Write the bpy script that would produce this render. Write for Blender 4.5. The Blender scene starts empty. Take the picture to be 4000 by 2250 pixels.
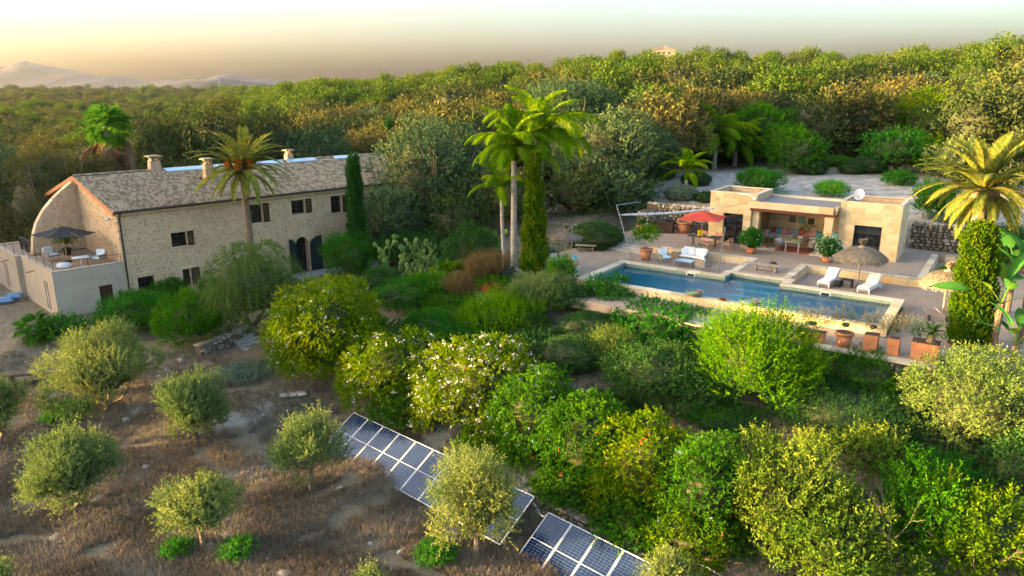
import bpy, math, random
import numpy as np
from mathutils import Vector, Matrix
R = math.radians
S = bpy.context.scene
COL = S.collection
rnd = random.Random(7)

# ---------------------------------------------------------------- camera, sky, sun, exposure
FPX, PITCH, CZ = 2850.0, R(15.1), 10.7
cd = bpy.data.cameras.new('camera'); cam = bpy.data.objects.new('camera', cd); COL.objects.link(cam)
cam.location = (0, 0, CZ); cam.rotation_euler = (R(90) - PITCH, 0, 0)
cd.sensor_width = 36; cd.lens = 36 * FPX / 4000; cd.clip_start = .5; cd.clip_end = 30000
S.camera = cam
SUN_AZ, SUN_EL = R(-94), R(4.6)          # azimuth clockwise from +Y
sd = Vector((math.sin(SUN_AZ) * math.cos(SUN_EL), math.cos(SUN_AZ) * math.cos(SUN_EL), math.sin(SUN_EL)))
W = bpy.data.worlds.new('World'); S.world = W; W.use_nodes = True
nt = W.node_tree; bg = nt.nodes['Background']
sk = nt.nodes.new('ShaderNodeTexSky'); sk.sky_type = 'NISHITA'; sk.sun_disc = False
sk.sun_elevation = SUN_EL; sk.sun_rotation = SUN_AZ; sk.air_density = .68; sk.dust_density = 6.0; sk.ozone_density = .7
nt.links.new(sk.outputs[0], bg.inputs[0]); bg.inputs[1].default_value = .15
sl = bpy.data.lights.new('sun', 'SUN'); sl.energy = 3.5; sl.angle = R(.6); sl.color = (1, .62, .24)
so = bpy.data.objects.new('sun', sl); COL.objects.link(so); so.rotation_euler = sd.to_track_quat('Z', 'Y').to_euler()
S.view_settings.view_transform = 'Standard'; S.view_settings.look = 'None'; S.view_settings.gamma = 1
S.view_settings.use_curve_mapping = False
S.view_settings.exposure = 3.35
S.cycles.max_bounces = 5; S.cycles.diffuse_bounces = 2; S.cycles.glossy_bounces = 2; S.cycles.transmission_bounces = 2
S.cycles.transparent_max_bounces = 6; S.cycles.volume_bounces = 0
S.cycles.caustics_reflective = False; S.cycles.caustics_refractive = False

# ---------------------------------------------------------------- tagging
def tag(o, label=None, cat=None, group=None, kind=None):
    if label: o['label'] = label
    if cat: o['category'] = cat
    if group: o['group'] = group
    if kind: o['kind'] = kind
    return o
def thing(name, label, cat, loc=(0, 0, 0), rz=0, group=None):
    o = bpy.data.objects.new(name, None); COL.objects.link(o); o.empty_display_size = .3
    o.location = loc; o.rotation_euler = (0, 0, rz)
    return tag(o, label, cat, group)
def kids(o): return [c for c in bpy.data.objects if c.parent == o]
def copy_tree(o, loc=None, rz=None, label=None, scale=None):
    c = _cp(o, None)
    if loc is not None: c.location = loc
    if rz is not None: c.rotation_euler = (0, 0, rz)
    if label: c['label'] = label
    if scale: c.scale = (scale,) * 3
    return c
KID = {}
def _cp(o, parent):
    c = o.copy(); COL.objects.link(c); c.parent = parent
    if parent is not None: KID.setdefault(parent.name, []).append(c)
    for ch in list(KID.get(o.name, [])): _cp(ch, c)
    return c
def link(name, me, parent=None):
    o = bpy.data.objects.new(name, me); COL.objects.link(o)
    if parent is not None:
        o.parent = parent; KID.setdefault(parent.name, []).append(o)
    return o

# ---------------------------------------------------------------- mesh building
def npmesh(name, V, F, mat=None, tint=None, smooth=False, mats=None, mi=None):
    V = np.asarray(V, dtype=np.float32); F = np.asarray(F, dtype=np.int32); k = F.shape[1]
    me = bpy.data.meshes.new(name)
    me.vertices.add(len(V)); me.vertices.foreach_set('co', V.ravel())
    me.loops.add(F.size); me.loops.foreach_set('vertex_index', F.ravel())
    me.polygons.add(len(F)); me.polygons.foreach_set('loop_start', np.arange(len(F), dtype=np.int32) * k)
    if smooth: me.polygons.foreach_set('use_smooth', np.ones(len(F), dtype=bool))
    if tint is not None:
        a = me.attributes.new('tint', 'FLOAT', 'POINT'); a.data.foreach_set('value', np.asarray(tint, dtype=np.float32))
    for m in (mats or [mat]):
        if m: me.materials.append(m)
    if mi is not None: me.polygons.foreach_set('material_index', np.asarray(mi, dtype=np.int32))
    me.update(calc_edges=True)
    return me
class MB:
    def __init__(s, off=(0, 0, 0)): s.v = []; s.f = []; s.t = []; s.M = None; s.off = Vector(off); s.tint = .5
    def _add(s, vs, fs):
        b = len(s.v)
        for p in vs:
            p = Vector(p)
            if s.M is not None: p = s.M @ p
            s.v.append(p - s.off); s.t.append(s.tint)
        s.f += [tuple(b + i for i in f) for f in fs]
    def box(s, c, d, rz=0, taper=1.0, rx=0, ry=0):
        h = [x / 2 for x in d]; vs = []
        m = Matrix.Rotation(rz, 3, 'Z') @ Matrix.Rotation(ry, 3, 'Y') @ Matrix.Rotation(rx, 3, 'X')
        for z in (-1, 1):
            k = taper if z > 0 else 1
            for x, y in ((-1, -1), (1, -1), (1, 1), (-1, 1)): vs.append(m @ Vector((x * h[0] * k, y * h[1] * k, z * h[2])) + Vector(c))
        s._add(vs, [(3, 2, 1, 0), (4, 5, 6, 7), (0, 1, 5, 4), (1, 2, 6, 5), (2, 3, 7, 6), (3, 0, 4, 7)]); return s
    def b2(s, a, b):
        return s.box([(a[i] + b[i]) / 2 for i in range(3)], [abs(b[i] - a[i]) for i in range(3)])
    def soft(s, c, d, r=.04, rz=0, rx=0, ry=0):   # pillowy box with chamfered edges
        m = Matrix.Rotation(rz, 3, 'Z') @ Matrix.Rotation(ry, 3, 'Y') @ Matrix.Rotation(rx, 3, 'X'); h = [x / 2 for x in d]; vs = []
        def ring(z, k): return [(-h[0] + k, -h[1] + k, z), (h[0] - k, -h[1] + k, z), (h[0] - k, h[1] - k, z), (-h[0] + k, h[1] - k, z)]
        r = min(r, min(h) * .9)
        for z, k in ((-h[2], r), (-h[2] + r, 0), (h[2] - r, 0), (h[2], r)): vs += [m @ Vector(p) + Vector(c) for p in ring(z, k)]
        fs = [(3, 2, 1, 0), (12, 13, 14, 15)]
        for k in range(3):
            for i in range(4): fs.append((4 * k + i, 4 * k + (i + 1) % 4, 4 * k + 4 + (i + 1) % 4, 4 * k + 4 + i))
        s._add(vs, fs); return s
    def tube(s, pts, rs, n=8, cap=True):
        pts = [Vector(p) for p in pts]
        if not hasattr(rs, '__len__'): rs = [rs] * len(pts)
        vs = []; fs = []
        for i, p in enumerate(pts):
            a = pts[max(i - 1, 0)]; b = pts[min(i + 1, len(pts) - 1)]; d = (b - a).normalized()
            u = d.orthogonal().normalized() if i == 0 else (u - d * u.dot(d)).normalized()
            w = d.cross(u)
            for k in range(n):
                an = 2 * math.pi * k / n; vs.append(p + (u * math.cos(an) + w * math.sin(an)) * rs[i])
        for i in range(len(pts) - 1):
            for k in range(n): fs.append((i * n + k, i * n + (k + 1) % n, (i + 1) * n + (k + 1) % n, (i + 1) * n + k))
        if cap: fs += [tuple(range(n))[::-1], tuple((len(pts) - 1) * n + k for k in range(n))]
        s._add(vs, fs); return s
    def lathe(s, prof, n=16, c=(0, 0, 0), wob=0, seed=0):
        rr = random.Random(seed); vs = []; fs = []; wb = [1 + wob * rr.uniform(-1, 1) for _ in range(n)]
        for r, z in prof:
            for k in range(n):
                an = 2 * math.pi * k / n; vs.append((c[0] + r * wb[k] * math.cos(an), c[1] + r * wb[k] * math.sin(an), c[2] + z))
        for i in range(len(prof) - 1):
            for k in range(n): fs.append((i * n + k, i * n + (k + 1) % n, (i + 1) * n + (k + 1) % n, (i + 1) * n + k))
        s._add(vs, fs); return s
    def prism(s, poly, z0, z1):
        n = len(poly); vs = [(p[0], p[1], z0) for p in poly] + [(p[0], p[1], z1) for p in poly]
        s._add(vs, [tuple(range(n))[::-1], tuple(range(n, 2 * n))] + [(i, (i + 1) % n, n + (i + 1) % n, n + i) for i in range(n)]); return s
    def quad(s, a, b, c, d): s._add([a, b, c, d], [(0, 1, 2, 3)]); return s
    def mesh(s, name, mat, smooth=False):
        me = bpy.data.meshes.new(name); me.from_pydata([tuple(p) for p in s.v], [], s.f)
        a = me.attributes.new('tint', 'FLOAT', 'POINT'); a.data.foreach_set('value', s.t)
        if mat: me.materials.append(mat)
        if smooth: me.polygons.foreach_set('use_smooth', [True] * len(me.polygons))
        me.update(); return me
    def build(s, name, mat, parent=None, smooth=False): return link(name, s.mesh(name, mat, smooth), parent)

# ---------------------------------------------------------------- materials
def N(t, typ, **kw):
    n = t.nodes.new(typ)
    for k, v in kw.items(): setattr(n, k, v)
    return n
def lin(c): return tuple(c) + (1,)
def mat(name, c1, c2=None, rough=.8, scale=3, bump=.0, bscale=None, attr=False, rand=0, metal=0, c3=None, detail=6, spec=.3):
    m = bpy.data.materials.new(name); m.use_nodes = True; t = m.node_tree; p = t.nodes['Principled BSDF']
    p.inputs['Roughness'].default_value = rough; p.inputs['Metallic'].default_value = metal
    p.inputs['Specular IOR Level'].default_value = spec
    tc = N(t, 'ShaderNodeTexCoord'); L = t.links.new
    if c2 is None: p.inputs['Base Color'].default_value = lin(c1); src = None
    else:
        rp = N(t, 'ShaderNodeValToRGB'); e = rp.color_ramp.elements
        e[0].color = lin(c1); e[1].color = lin(c2)
        if c3: x = e.new(.5); x.color = lin(c3); e[0].position = .2; e[1].position = .5; e[2].position = .8; e[1].color = lin(c3); e[2].color = lin(c2)
        else: e[0].position = .3; e[1].position = .7
        nz = N(t, 'ShaderNodeTexNoise'); nz.inputs['Scale'].default_value = scale; nz.inputs['Detail'].default_value = detail; nz.inputs['Roughness'].default_value = .6
        L(tc.outputs['Object'], nz.inputs['Vector'])
        fac = nz.outputs['Fac']
        if attr:
            at = N(t, 'ShaderNodeAttribute', attribute_name='tint'); mx = N(t, 'ShaderNodeMath', operation='MULTIPLY_ADD')
            L(at.outputs['Fac'], mx.inputs[0]); mx.inputs[1].default_value = 1.0
            m2 = N(t, 'ShaderNodeMath', operation='MULTIPLY_ADD'); L(fac, m2.inputs[0]); m2.inputs[1].default_value = .6; m2.inputs[2].default_value = -.3
            L(m2.outputs[0], mx.inputs[2]); fac = mx.outputs[0]
        if rand:
            oi = N(t, 'ShaderNodeObjectInfo'); m3 = N(t, 'ShaderNodeMath', operation='MULTIPLY_ADD'); L(oi.outputs['Random'], m3.inputs[0])
            m3.inputs[1].default_value = rand; m4 = N(t, 'ShaderNodeMath', operation='SUBTRACT'); L(fac, m4.inputs[0]); m4.inputs[1].default_value = rand / 2
            L(m4.outputs[0], m3.inputs[2]); fac = m3.outputs[0]
        L(fac, rp.inputs[0]); L(rp.outputs[0], p.inputs['Base Color'])
    if bump:
        n2 = N(t, 'ShaderNodeTexNoise'); n2.inputs['Scale'].default_value = bscale or scale * 6; n2.inputs['Detail'].default_value = 5
        L(tc.outputs['Object'], n2.inputs['Vector']); bp = N(t, 'ShaderNodeBump'); bp.inputs['Strength'].default_value = bump; bp.inputs['Distance'].default_value = .05
        L(n2.outputs['Fac'], bp.inputs['Height']); L(bp.outputs[0], p.inputs['Normal'])
    return m
def sat(c, k=1.12, b=1.0):
    l = .25 * c[0] + .65 * c[1] + .1 * c[2]; return tuple(max(.004, (l + k * (x - l)) * b) for x in c)
def leafmat(name, c1, c2, c3=None, trans=.35, orand=.25):
    if 'leaf' in name or 'needle' in name or 'cypress' in name: c1, c2, c3 = sat(c1), sat(c2), (sat(c3) if c3 else None)
    m = bpy.data.materials.new(name); m.use_nodes = True; t = m.node_tree; t.nodes.clear(); L = t.links.new
    out = N(t, 'ShaderNodeOutputMaterial'); at = N(t, 'ShaderNodeAttribute', attribute_name='tint')
    oi = N(t, 'ShaderNodeObjectInfo'); ma = N(t, 'ShaderNodeMath', operation='MULTIPLY_ADD'); L(oi.outputs['Random'], ma.inputs[0]); ma.inputs[1].default_value = orand
    ad = N(t, 'ShaderNodeMath', operation='SUBTRACT'); L(at.outputs['Fac'], ad.inputs[0]); ad.inputs[1].default_value = orand / 2; L(ad.outputs[0], ma.inputs[2])
    rp = N(t, 'ShaderNodeValToRGB'); e = rp.color_ramp.elements; e[0].color = lin(c1); e[0].position = .1; e[1].color = lin(c3 or c2); e[1].position = .95
    if c3: x = e.new(.6); x.color = lin(c2)
    L(ma.outputs[0], rp.inputs[0])
    d = N(t, 'ShaderNodeBsdfDiffuse'); tr = N(t, 'ShaderNodeBsdfTranslucent'); mx = N(t, 'ShaderNodeMixShader'); mx.inputs[0].default_value = trans
    L(rp.outputs[0], d.inputs[0]); L(rp.outputs[0], tr.inputs[0])
    L(d.outputs[0], mx.inputs[1]); L(tr.outputs[0], mx.inputs[2]); L(mx.outputs[0], out.inputs[0])
    return m

M = {}
M['mortar'] = mat('lime_mortar', (.58, .415, .255), (.68, .50, .32), scale=1.2, bump=.5, bscale=14)
M['rubble'] = mat('rubble_stone', (.42, .30, .19), (.64, .48, .32), c3=(.57, .41, .26), scale=4, bump=.4, bscale=20, attr=True)
M['dry'] = mat('dry_stone', (.15, .13, .10), (.44, .40, .33), c3=(.28, .24, .18), scale=5, bump=.4, bscale=20, attr=True)
M['drygap'] = mat('earth_between_stones', (.06, .05, .035), (.12, .10, .07), scale=4)
M['render'] = mat('painted_plaster', (.40, .325, .245), (.48, .40, .31), scale=.7, bump=.1, bscale=30)
M['chim'] = mat('pinkish_plaster', (.36, .24, .16), (.46, .32, .22), scale=2)
M['marès'] = mat('sandstone', (.52, .39, .22), (.66, .53, .34), scale=2.2, bump=.12, bscale=25, rand=.5)
M['marèscore'] = mat('sandstone_joint', (.38, .28, .17), (.5, .38, .24), scale=3)
M['coping'] = mat('coping_stone', (.44, .37, .26), (.66, .57, .42), scale=1.6, bump=.12, bscale=22, rand=.5)
M['paving'] = mat('terrace_paving', (.25, .19, .145), (.37, .30, .235), c3=(.31, .245, .19), scale=1.1, bump=.25, bscale=30)
M['tile'] = mat('clay_roof_tile', (.22, .172, .118), (.45, .36, .245), c3=(.335, .265, .178), scale=5, attr=True, rough=.9, bump=.2, bscale=30)
M['tilebed'] = mat('roof_bed', (.07, .055, .04), (.12, .09, .07), scale=6)
M['white'] = mat('white_paint', (.70, .70, .68), rough=.5)
M['cushion'] = mat('white_cushion', (.68, .71, .74), (.78, .80, .82), scale=2, rough=.9)
M['brown'] = mat('dark_brown_wood', (.035, .016, .009), (.06, .028, .015), scale=6, rough=.6)
M['green_sh'] = mat('dark_green_shutter', (.012, .022, .02), (.02, .035, .03), scale=6, rough=.5)
M['steel'] = mat('dark_steel', (.02, .02, .022), rough=.4)
M['rustbeam'] = mat('red_brown_beam', (.09, .025, .018), (.14, .04, .03), scale=4, rough=.6)
M['zinc'] = mat('zinc', (.42, .46, .48), rough=.35, metal=.4)
M['grey_metal'] = mat('grey_metal', (.30, .32, .33), rough=.45, metal=.5)
M['skyl'] = mat('skylight_glass', (.32, .50, .62), rough=.08, spec=.9)
M['glass'] = mat('window_glass', (.012, .015, .018), rough=.05, spec=.8)
M['terra'] = mat('terracotta', (.40, .15, .07), (.54, .24, .12), scale=3, rough=.85, bump=.1)
M['soil'] = mat('soil', (.06, .04, .025), (.12, .08, .05), scale=8)
M['straw'] = mat('dry_straw', (.15, .125, .09), (.34, .295, .225), scale=6, attr=True, rough=.95)
M['black_fab'] = mat('black_canvas', (.013, .017, .022), (.022, .027, .033), scale=3, rough=.9)
M['red_fab'] = mat('coral_red_canvas', (.52, .055, .035), (.62, .08, .05), scale=2, rough=.9)
M['pink'] = mat('pink_canvas', (.56, .24, .22), (.64, .32, .29), scale=3, rough=.9)
M['wood'] = mat('weathered_teak', (.20, .16, .12), (.36, .31, .25), scale=5, rough=.8)
M['pinewood'] = mat('pale_wood', (.34, .21, .11), (.48, .33, .19), scale=5, rough=.7)
M['darkwood'] = mat('grey_dark_wood', (.05, .045, .045), (.09, .08, .08), scale=5, rough=.7)
M['rattan'] = mat('grey_rattan', (.16, .15, .13), (.32, .30, .27), scale=25, rough=.8)
M['wicker'] = mat('white_wicker', (.52, .54, .55), (.70, .72, .73), scale=30, rough=.7)
M['blackw'] = mat('dark_rattan', (.018, .018, .02), (.04, .04, .045), scale=25, rough=.7)
M['teal'] = mat('teal_fabric', (.10, .30, .32), (.16, .42, .44), scale=3)
M['redcush'] = mat('red_fabric', (.42, .06, .06), (.5, .10, .10), scale=3)
M['lilac'] = mat('pale_pink_fabric', (.46, .26, .30), (.58, .38, .42), scale=3)
M['blue'] = mat('blue_painted_metal', (.11, .22, .38), (.15, .28, .45), scale=3, rough=.5)
M['turq'] = mat('turquoise_fabric', (.10, .45, .52), (.14, .52, .6), scale=3)
M['lime'] = mat('lime_fabric', (.22, .50, .03), (.28, .58, .05), scale=3)
M['yellow'] = mat('yellow_plastic', (.75, .50, .02), rough=.4)
M['kilim'] = mat('red_rug', (.28, .05, .04), (.38, .14, .10), scale=9)
M['ceramic'] = mat('green_glazed_ceramic', (.05, .10, .07), (.16, .23, .17), scale=6, rough=.25)
M['farwall'] = mat('distant_plaster', (.20, .17, .15), (.27, .24, .21), scale=.5)
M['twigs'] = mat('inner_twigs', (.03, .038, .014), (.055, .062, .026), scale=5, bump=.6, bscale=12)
M['bark'] = mat('bark', (.10, .075, .05), (.24, .19, .14), scale=6, bump=.5, bscale=12)
M['palmbark'] = mat('palm_trunk_grey', (.19, .18, .165), (.36, .35, .32), scale=4, bump=.4, bscale=10)
M['datebark'] = mat('date_palm_trunk', (.10, .07, .045), (.24, .18, .12), scale=8, bump=.8, bscale=14)
M['pool'] = None
M['gravel'] = mat('roof_gravel', (.16, .14, .14), (.30, .27, .26), scale=18, bump=.3)
M['rock'] = mat('pale_limestone', (.30, .28, .25), (.55, .52, .47), scale=3, bump=.5, bscale=9, attr=False, rand=.4)
M['flag'] = mat('flagstone', (.30, .30, .30), (.48, .47, .45), scale=3, bump=.3, rand=.4)
# pool mosaic
m = bpy.data.materials.new('blue_pool_mosaic'); m.use_nodes = True; t = m.node_tree; p = t.nodes['Principled BSDF']; tc = N(t, 'ShaderNodeTexCoord')
br = N(t, 'ShaderNodeTexBrick'); br.offset = 0; br.inputs['Scale'].default_value = 1; br.inputs['Brick Width'].default_value = .06; br.inputs['Row Height'].default_value = .06
br.inputs['Mortar Size'].default_value = .004; br.inputs['Color1'].default_value = (.005, .56, .72, 1); br.inputs['Color2'].default_value = (.01, .66, .78, 1); br.inputs['Mortar'].default_value = (.10, .40, .55, 1)
nz = N(t, 'ShaderNodeTexNoise'); nz.inputs['Scale'].default_value = 14; t.links.new(tc.outputs['Object'], nz.inputs['Vector'])
t.links.new(tc.outputs['Object'], br.inputs['Vector']); t.links.new(br.outputs['Color'], p.inputs['Base Color']); p.inputs['Roughness'].default_value = .35
M['pool'] = m
m = mat('waterline_mosaic', (.07, .13, .12), (.30, .36, .30), scale=16, rough=.4, detail=2); M['waterline'] = m
m = bpy.data.materials.new('pool_water'); m.use_nodes = True; t = m.node_tree; t.nodes.clear(); L = t.links.new
out = N(t, 'ShaderNodeOutputMaterial'); fr = N(t, 'ShaderNodeFresnel'); fr.inputs[0].default_value = 1.2
gl = N(t, 'ShaderNodeBsdfGlossy'); gl.inputs['Roughness'].default_value = .02; gl.inputs['Color'].default_value = (1, 1, 1, 1)
tp = N(t, 'ShaderNodeBsdfTransparent'); tp.inputs[0].default_value = (.26, .95, 1.0, 1); mx = N(t, 'ShaderNodeMixShader')
tc = N(t, 'ShaderNodeTexCoord'); mp = N(t, 'ShaderNodeMapping'); mp.inputs['Scale'].default_value = (1, 2.4, 1); nz = N(t, 'ShaderNodeTexNoise'); nz.inputs['Scale'].default_value = 2.3; nz.inputs['Detail'].default_value = 3
bp = N(t, 'ShaderNodeBump'); bp.inputs['Strength'].default_value = .35; bp.inputs['Distance'].default_value = .05
L(tc.outputs['Object'], mp.inputs[0]); L(mp.outputs[0], nz.inputs['Vector']); L(nz.outputs['Fac'], bp.inputs['Height']); L(bp.outputs[0], gl.inputs['Normal']); L(bp.outputs[0], fr.inputs['Normal'])
L(fr.outputs[0], mx.inputs[0]); L(tp.outputs[0], mx.inputs[1]); L(gl.outputs[0], mx.inputs[2]); L(mx.outputs[0], out.inputs[0]); M['water'] = m
# leaves
LM = {
 'olive': leafmat('olive_leaf', (.065, .115, .045), (.15, .21, .075), (.29, .32, .10)),
 'hedge': leafmat('jasmine_leaf', (.02, .075, .012), (.055, .15, .02), (.13, .24, .025)),
 'hedgey': leafmat('yellow_green_leaf', (.035, .09, .012), (.10, .18, .018), (.25, .28, .025)),
 'bright': leafmat('bright_green_leaf', (.025, .10, .016), (.05, .18, .028), (.11, .27, .04)),
 'spiky': leafmat('lime_needle', (.035, .12, .012), (.09, .21, .018), (.21, .31, .03)),
 'dark': leafmat('dark_green_leaf', (.018, .055, .018), (.04, .10, .028), (.08, .15, .04), trans=.2),
 'grey': leafmat('grey_green_leaf', (.08, .12, .09), (.17, .23, .17), (.28, .34, .26), trans=.2),
 'silver': leafmat('silver_yellow_leaf', (.05, .105, .035), (.14, .205, .06), (.26, .31, .10), trans=.25),
 'mastic': leafmat('mastic_leaf', (.04, .095, .02), (.12, .19, .035), (.28, .29, .06)),
 'oak': leafmat('holm_oak_leaf', (.025, .05, .02), (.065, .09, .035), (.15, .14, .05), trans=.2),
 'wolive': leafmat('wild_olive_leaf', (.03, .07, .04), (.07, .12, .06), (.14, .18, .07), trans=.25),
 'oliveb': leafmat('brown_olive_leaf', (.045, .06, .022), (.11, .11, .042), (.19, .165, .06), trans=.3),
 'pine': leafmat('pine_needle', (.035, .075, .02), (.085, .14, .03), (.16, .19, .04), trans=.3),
 'carob': leafmat('carob_leaf', (.025, .09, .012), (.06, .18, .02), (.13, .27, .03)),
 'willow': leafmat('pepper_tree_leaf', (.05, .10, .03), (.12, .18, .05), (.24, .26, .06)),
 'cyp': leafmat('cypress_green', (.012, .045, .015), (.025, .08, .02), (.05, .13, .03), trans=.1),
 'cypy': leafmat('cypress_yellow_green', (.03, .085, .012), (.085, .145, .016), (.20, .21, .02), trans=.2),
 'palm': leafmat('palm_leaflet', (.04, .11, .015), (.10, .20, .02), (.22, .28, .03)),
 'date': leafmat('date_palm_leaflet', (.07, .12, .03), (.17, .20, .05), (.32, .27, .07)),
 'fan': leafmat('fan_leaf', (.03, .11, .02), (.08, .20, .03), (.16, .28, .04)),
 'dead': leafmat('dead_frond', (.18, .11, .06), (.34, .22, .13), (.46, .33, .20)),
 'cactus': leafmat('cactus_pad', (.07, .15, .04), (.18, .27, .07), (.30, .36, .10), trans=.0, orand=.6),
 'bird': leafmat('strelitzia_leaf', (.03, .11, .03), (.07, .20, .05), (.30, .34, .04), trans=.3, orand=.5),
 'reddish': leafmat('reddish_grass', (.10, .07, .03), (.17, .13, .05), (.26, .11, .05)),
 'red': leafmat('coral_stem', (.28, .05, .03), (.40, .09, .05)),
 'drygrass': leafmat('dry_grass', (.125, .108, .082), (.23, .20, .155), (.36, .315, .245), trans=.25),
 'heath': leafmat('pale_heath', (.10, .12, .05), (.20, .20, .09), (.34, .25, .16)),
 'wflower': leafmat('white_petal', (.62, .60, .56), (.78, .76, .72), trans=.3),
 'bflower': leafmat('blue_petal', (.28, .36, .70), (.40, .48, .80), trans=.3),
 'rflower': leafmat('orange_red_petal', (.65, .10, .03), (.8, .22, .06), trans=.3),
 'pflower': leafmat('pink_petal', (.62, .15, .30), (.72, .30, .42), trans=.3),
 'dates': leafmat('date_fruit', (.40, .12, .015), (.58, .22, .03)),
}
M = {k: v for k, v in M.items() if v}

# ---------------------------------------------------------------- frames and ground
class Fr:
    def __init__(s, O, deg):
        s.O = O; s.a = R(deg); s.u = (math.cos(s.a), math.sin(s.a)); s.v = (-math.sin(s.a), math.cos(s.a))
    def w(s, a, b, z=0): return (s.O[0] + a * s.u[0] + b * s.v[0], s.O[1] + a * s.u[1] + b * s.v[1], z)
B = Fr((7.29, 46.02), -34.6)     # pool terrace: origin at the pool's far left corner, s along the pool, t away
H = Fr((-26.3, 48.1), 46.2)      # farmhouse: origin at its front corner, s along the front, t to the back
def ray(px, py):
    a = (px - 2000) / FPX; b = (1125 - py) / FPX
    return np.array((a, math.cos(PITCH) + b * math.sin(PITCH), -math.sin(PITCH) + b * math.cos(PITCH)))
CT = np.array([(-8, 32, -5.6), (-3, 27, -5.7), (1, 24, -5.7), (3, 21, -5.8), (0, 20, -6), (-15, 25, -5.6), (-25, 35, -4.6), (-20, 40, -4.0), (-10, 18, -6), (0, 12, -6.2), (8, 14, -5.8),
 (-35, 30, -5), (-40, 45, -4.5), (-14, 38, -3.9), (-11, 37, -3.7), (-9, 41, -3.3), (-2, 33.5, -4.3), (4, 27.5, -4.4), (8, 23, -4.6), (12, 19, -4.4), (18, 15, -4.4), (-5, 40, -2.9), (0, 38, -2.4), (5, 35, -2.0), (9, 31, -2.1), (14, 27, -2.4), (18, 23, -3.0), (22, 20, -3.2),
 (28, 22, -2), (27, 30, -.8), (34, 34, -.4), (34, 44, .5), (1, 44, -.65), (0, 48, -.8), (-3, 46, -1.5), (-6, 45, -2.2), (-8, 50, -3.0), (-12, 48, -3.5), (-3, 54, -1.5), (4, 56, -.4), (4, 62, .6), (-30, 56, -4), (-45, 60, -5), (-20, 30, -5.2), (3, 41, -1.0), (10, 64, 1.9), (20, 66, 2.2), (30, 55, 2.0), (38, 50, 1.8), (-20, 15, -6), (20, 5, -6), (-60, 20, -6), (50, 20, -1)])
PXC = [-1500, 0, 700, 1300, 2000, 2700, 3300, 4000, 5500]
AZC = [math.atan((p - 2000) / FPX) for p in PXC]
RC = [55, 90, 130, 200, 300, 400, 700, 1500, 3000]
TB = np.array([[-5, -7, -8, -9, -9, -9, -8, 0, -8], [-5, -7, -8, -9, -9, -9, -8, 0, -8], [-4, -4, -6, -8, -8, -8, -7, -1, -8], [-2.5, -1.5, -1, 0, 2, 3.5, 1, -2, -5], [-.5, 1.5, 2.5, 4.5, 9, 11, 8, 2, -3],
 [1.9, 2.4, 4, 7, 13.5, 13.5, 9, 4, 0], [1.9, 2.8, 4.2, 7.5, 11.8, 12, 9, 4, 0], [1.8, 2.8, 4.4, 9, 16, 16, 11, 4, 0], [1.8, 2.8, 4.4, 9, 16, 16, 11, 4, 0]], dtype=float)
LRC = np.log(RC)
def sstep(x): x = np.clip(x, 0, 1); return x * x * (3 - 2 * x)
def vnoise(x, y, seed=0):
    return (np.sin(x * 1.3 + 1.7 * seed + 1.9 * np.sin(y * .9 + seed)) * np.cos(y * 1.1 - .8 * seed + 1.3 * np.sin(x * .7 + 2 * seed)))
def hgt(x, y):
    x = np.atleast_1d(np.asarray(x, float)); y = np.atleast_1d(np.asarray(y, float)); r = np.hypot(x, y); az = np.arctan2(x, y)
    lr = np.log(np.clip(r, RC[0], RC[-1])); k = np.clip(np.searchsorted(LRC, lr) - 1, 0, len(RC) - 2); f = sstep((lr - LRC[k]) / (LRC[k + 1] - LRC[k]))
    a = np.clip(az, AZC[0], AZC[-1]); j = np.clip(np.searchsorted(AZC, a) - 1, 0, len(AZC) - 2); AZ = np.array(AZC); g = sstep((a - AZ[j]) / (AZ[j + 1] - AZ[j]))
    far = (TB[j, k] * (1 - f) + TB[j, k + 1] * f) * (1 - g) + (TB[j + 1, k] * (1 - f) + TB[j + 1, k + 1] * f) * g
    back = sstep((np.abs(az) - 1.4) / .5); far = far * (1 - back) - 7 * back
    d2 = (x[:, None] - CT[:, 0]) ** 2 + (y[:, None] - CT[:, 1]) ** 2 + 7.0
    w = d2 ** -2.2; near = (w * CT[:, 2]).sum(1) / w.sum(1)
    q = sstep((r - 56) / 18); h = near * (1 - q) + far * q
    h = h + vnoise(x * .55, y * .55, 1) * .10 * (1 - q) + vnoise(x * .06, y * .06, 2) * 1.0 * sstep((r - 100) / 150)
    # house pad
    s = (x - H.O[0]) * H.u[0] + (y - H.O[1]) * H.u[1]; t = (x - H.O[0]) * H.v[0] + (y - H.O[1]) * H.v[1]
    def rect(s, t, s0, s1, t0, t1, m): return 1 - sstep(np.maximum.reduce([s0 - s, s - s1, t0 - t, t - t1, np.zeros_like(s)]) / m)
    p = rect(s, t, -6.5, 28, -2.2, 17, 3.0); h = h * (1 - p) - 3.52 * p
    s = (x - B.O[0]) * B.u[0] + (y - B.O[1]) * B.u[1]; t = (x - B.O[0]) * B.v[0] + (y - B.O[1]) * B.v[1]
    p = rect(s, t, -6.5, 21.5, -5.5, 15.6, 2.2); h = h * (1 - p) - .75 * p
    p = rect(s, t, -.8, 16.8, -5.8, 2.0, .3); h = h * (1 - p) - 3.0 * p * (p > .02) if False else np.where(p > .5, -2.4, h)
    p = rect(s, t, -30, 60, 16.6, 26, 1.0) * sstep((s + 8) / 4) ; h = np.where(t > 13, h * (1 - p) + np.maximum(h, 1.75) * p, h)
    return h
def gz(x, y): return float(hgt(x, y)[0])
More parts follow.
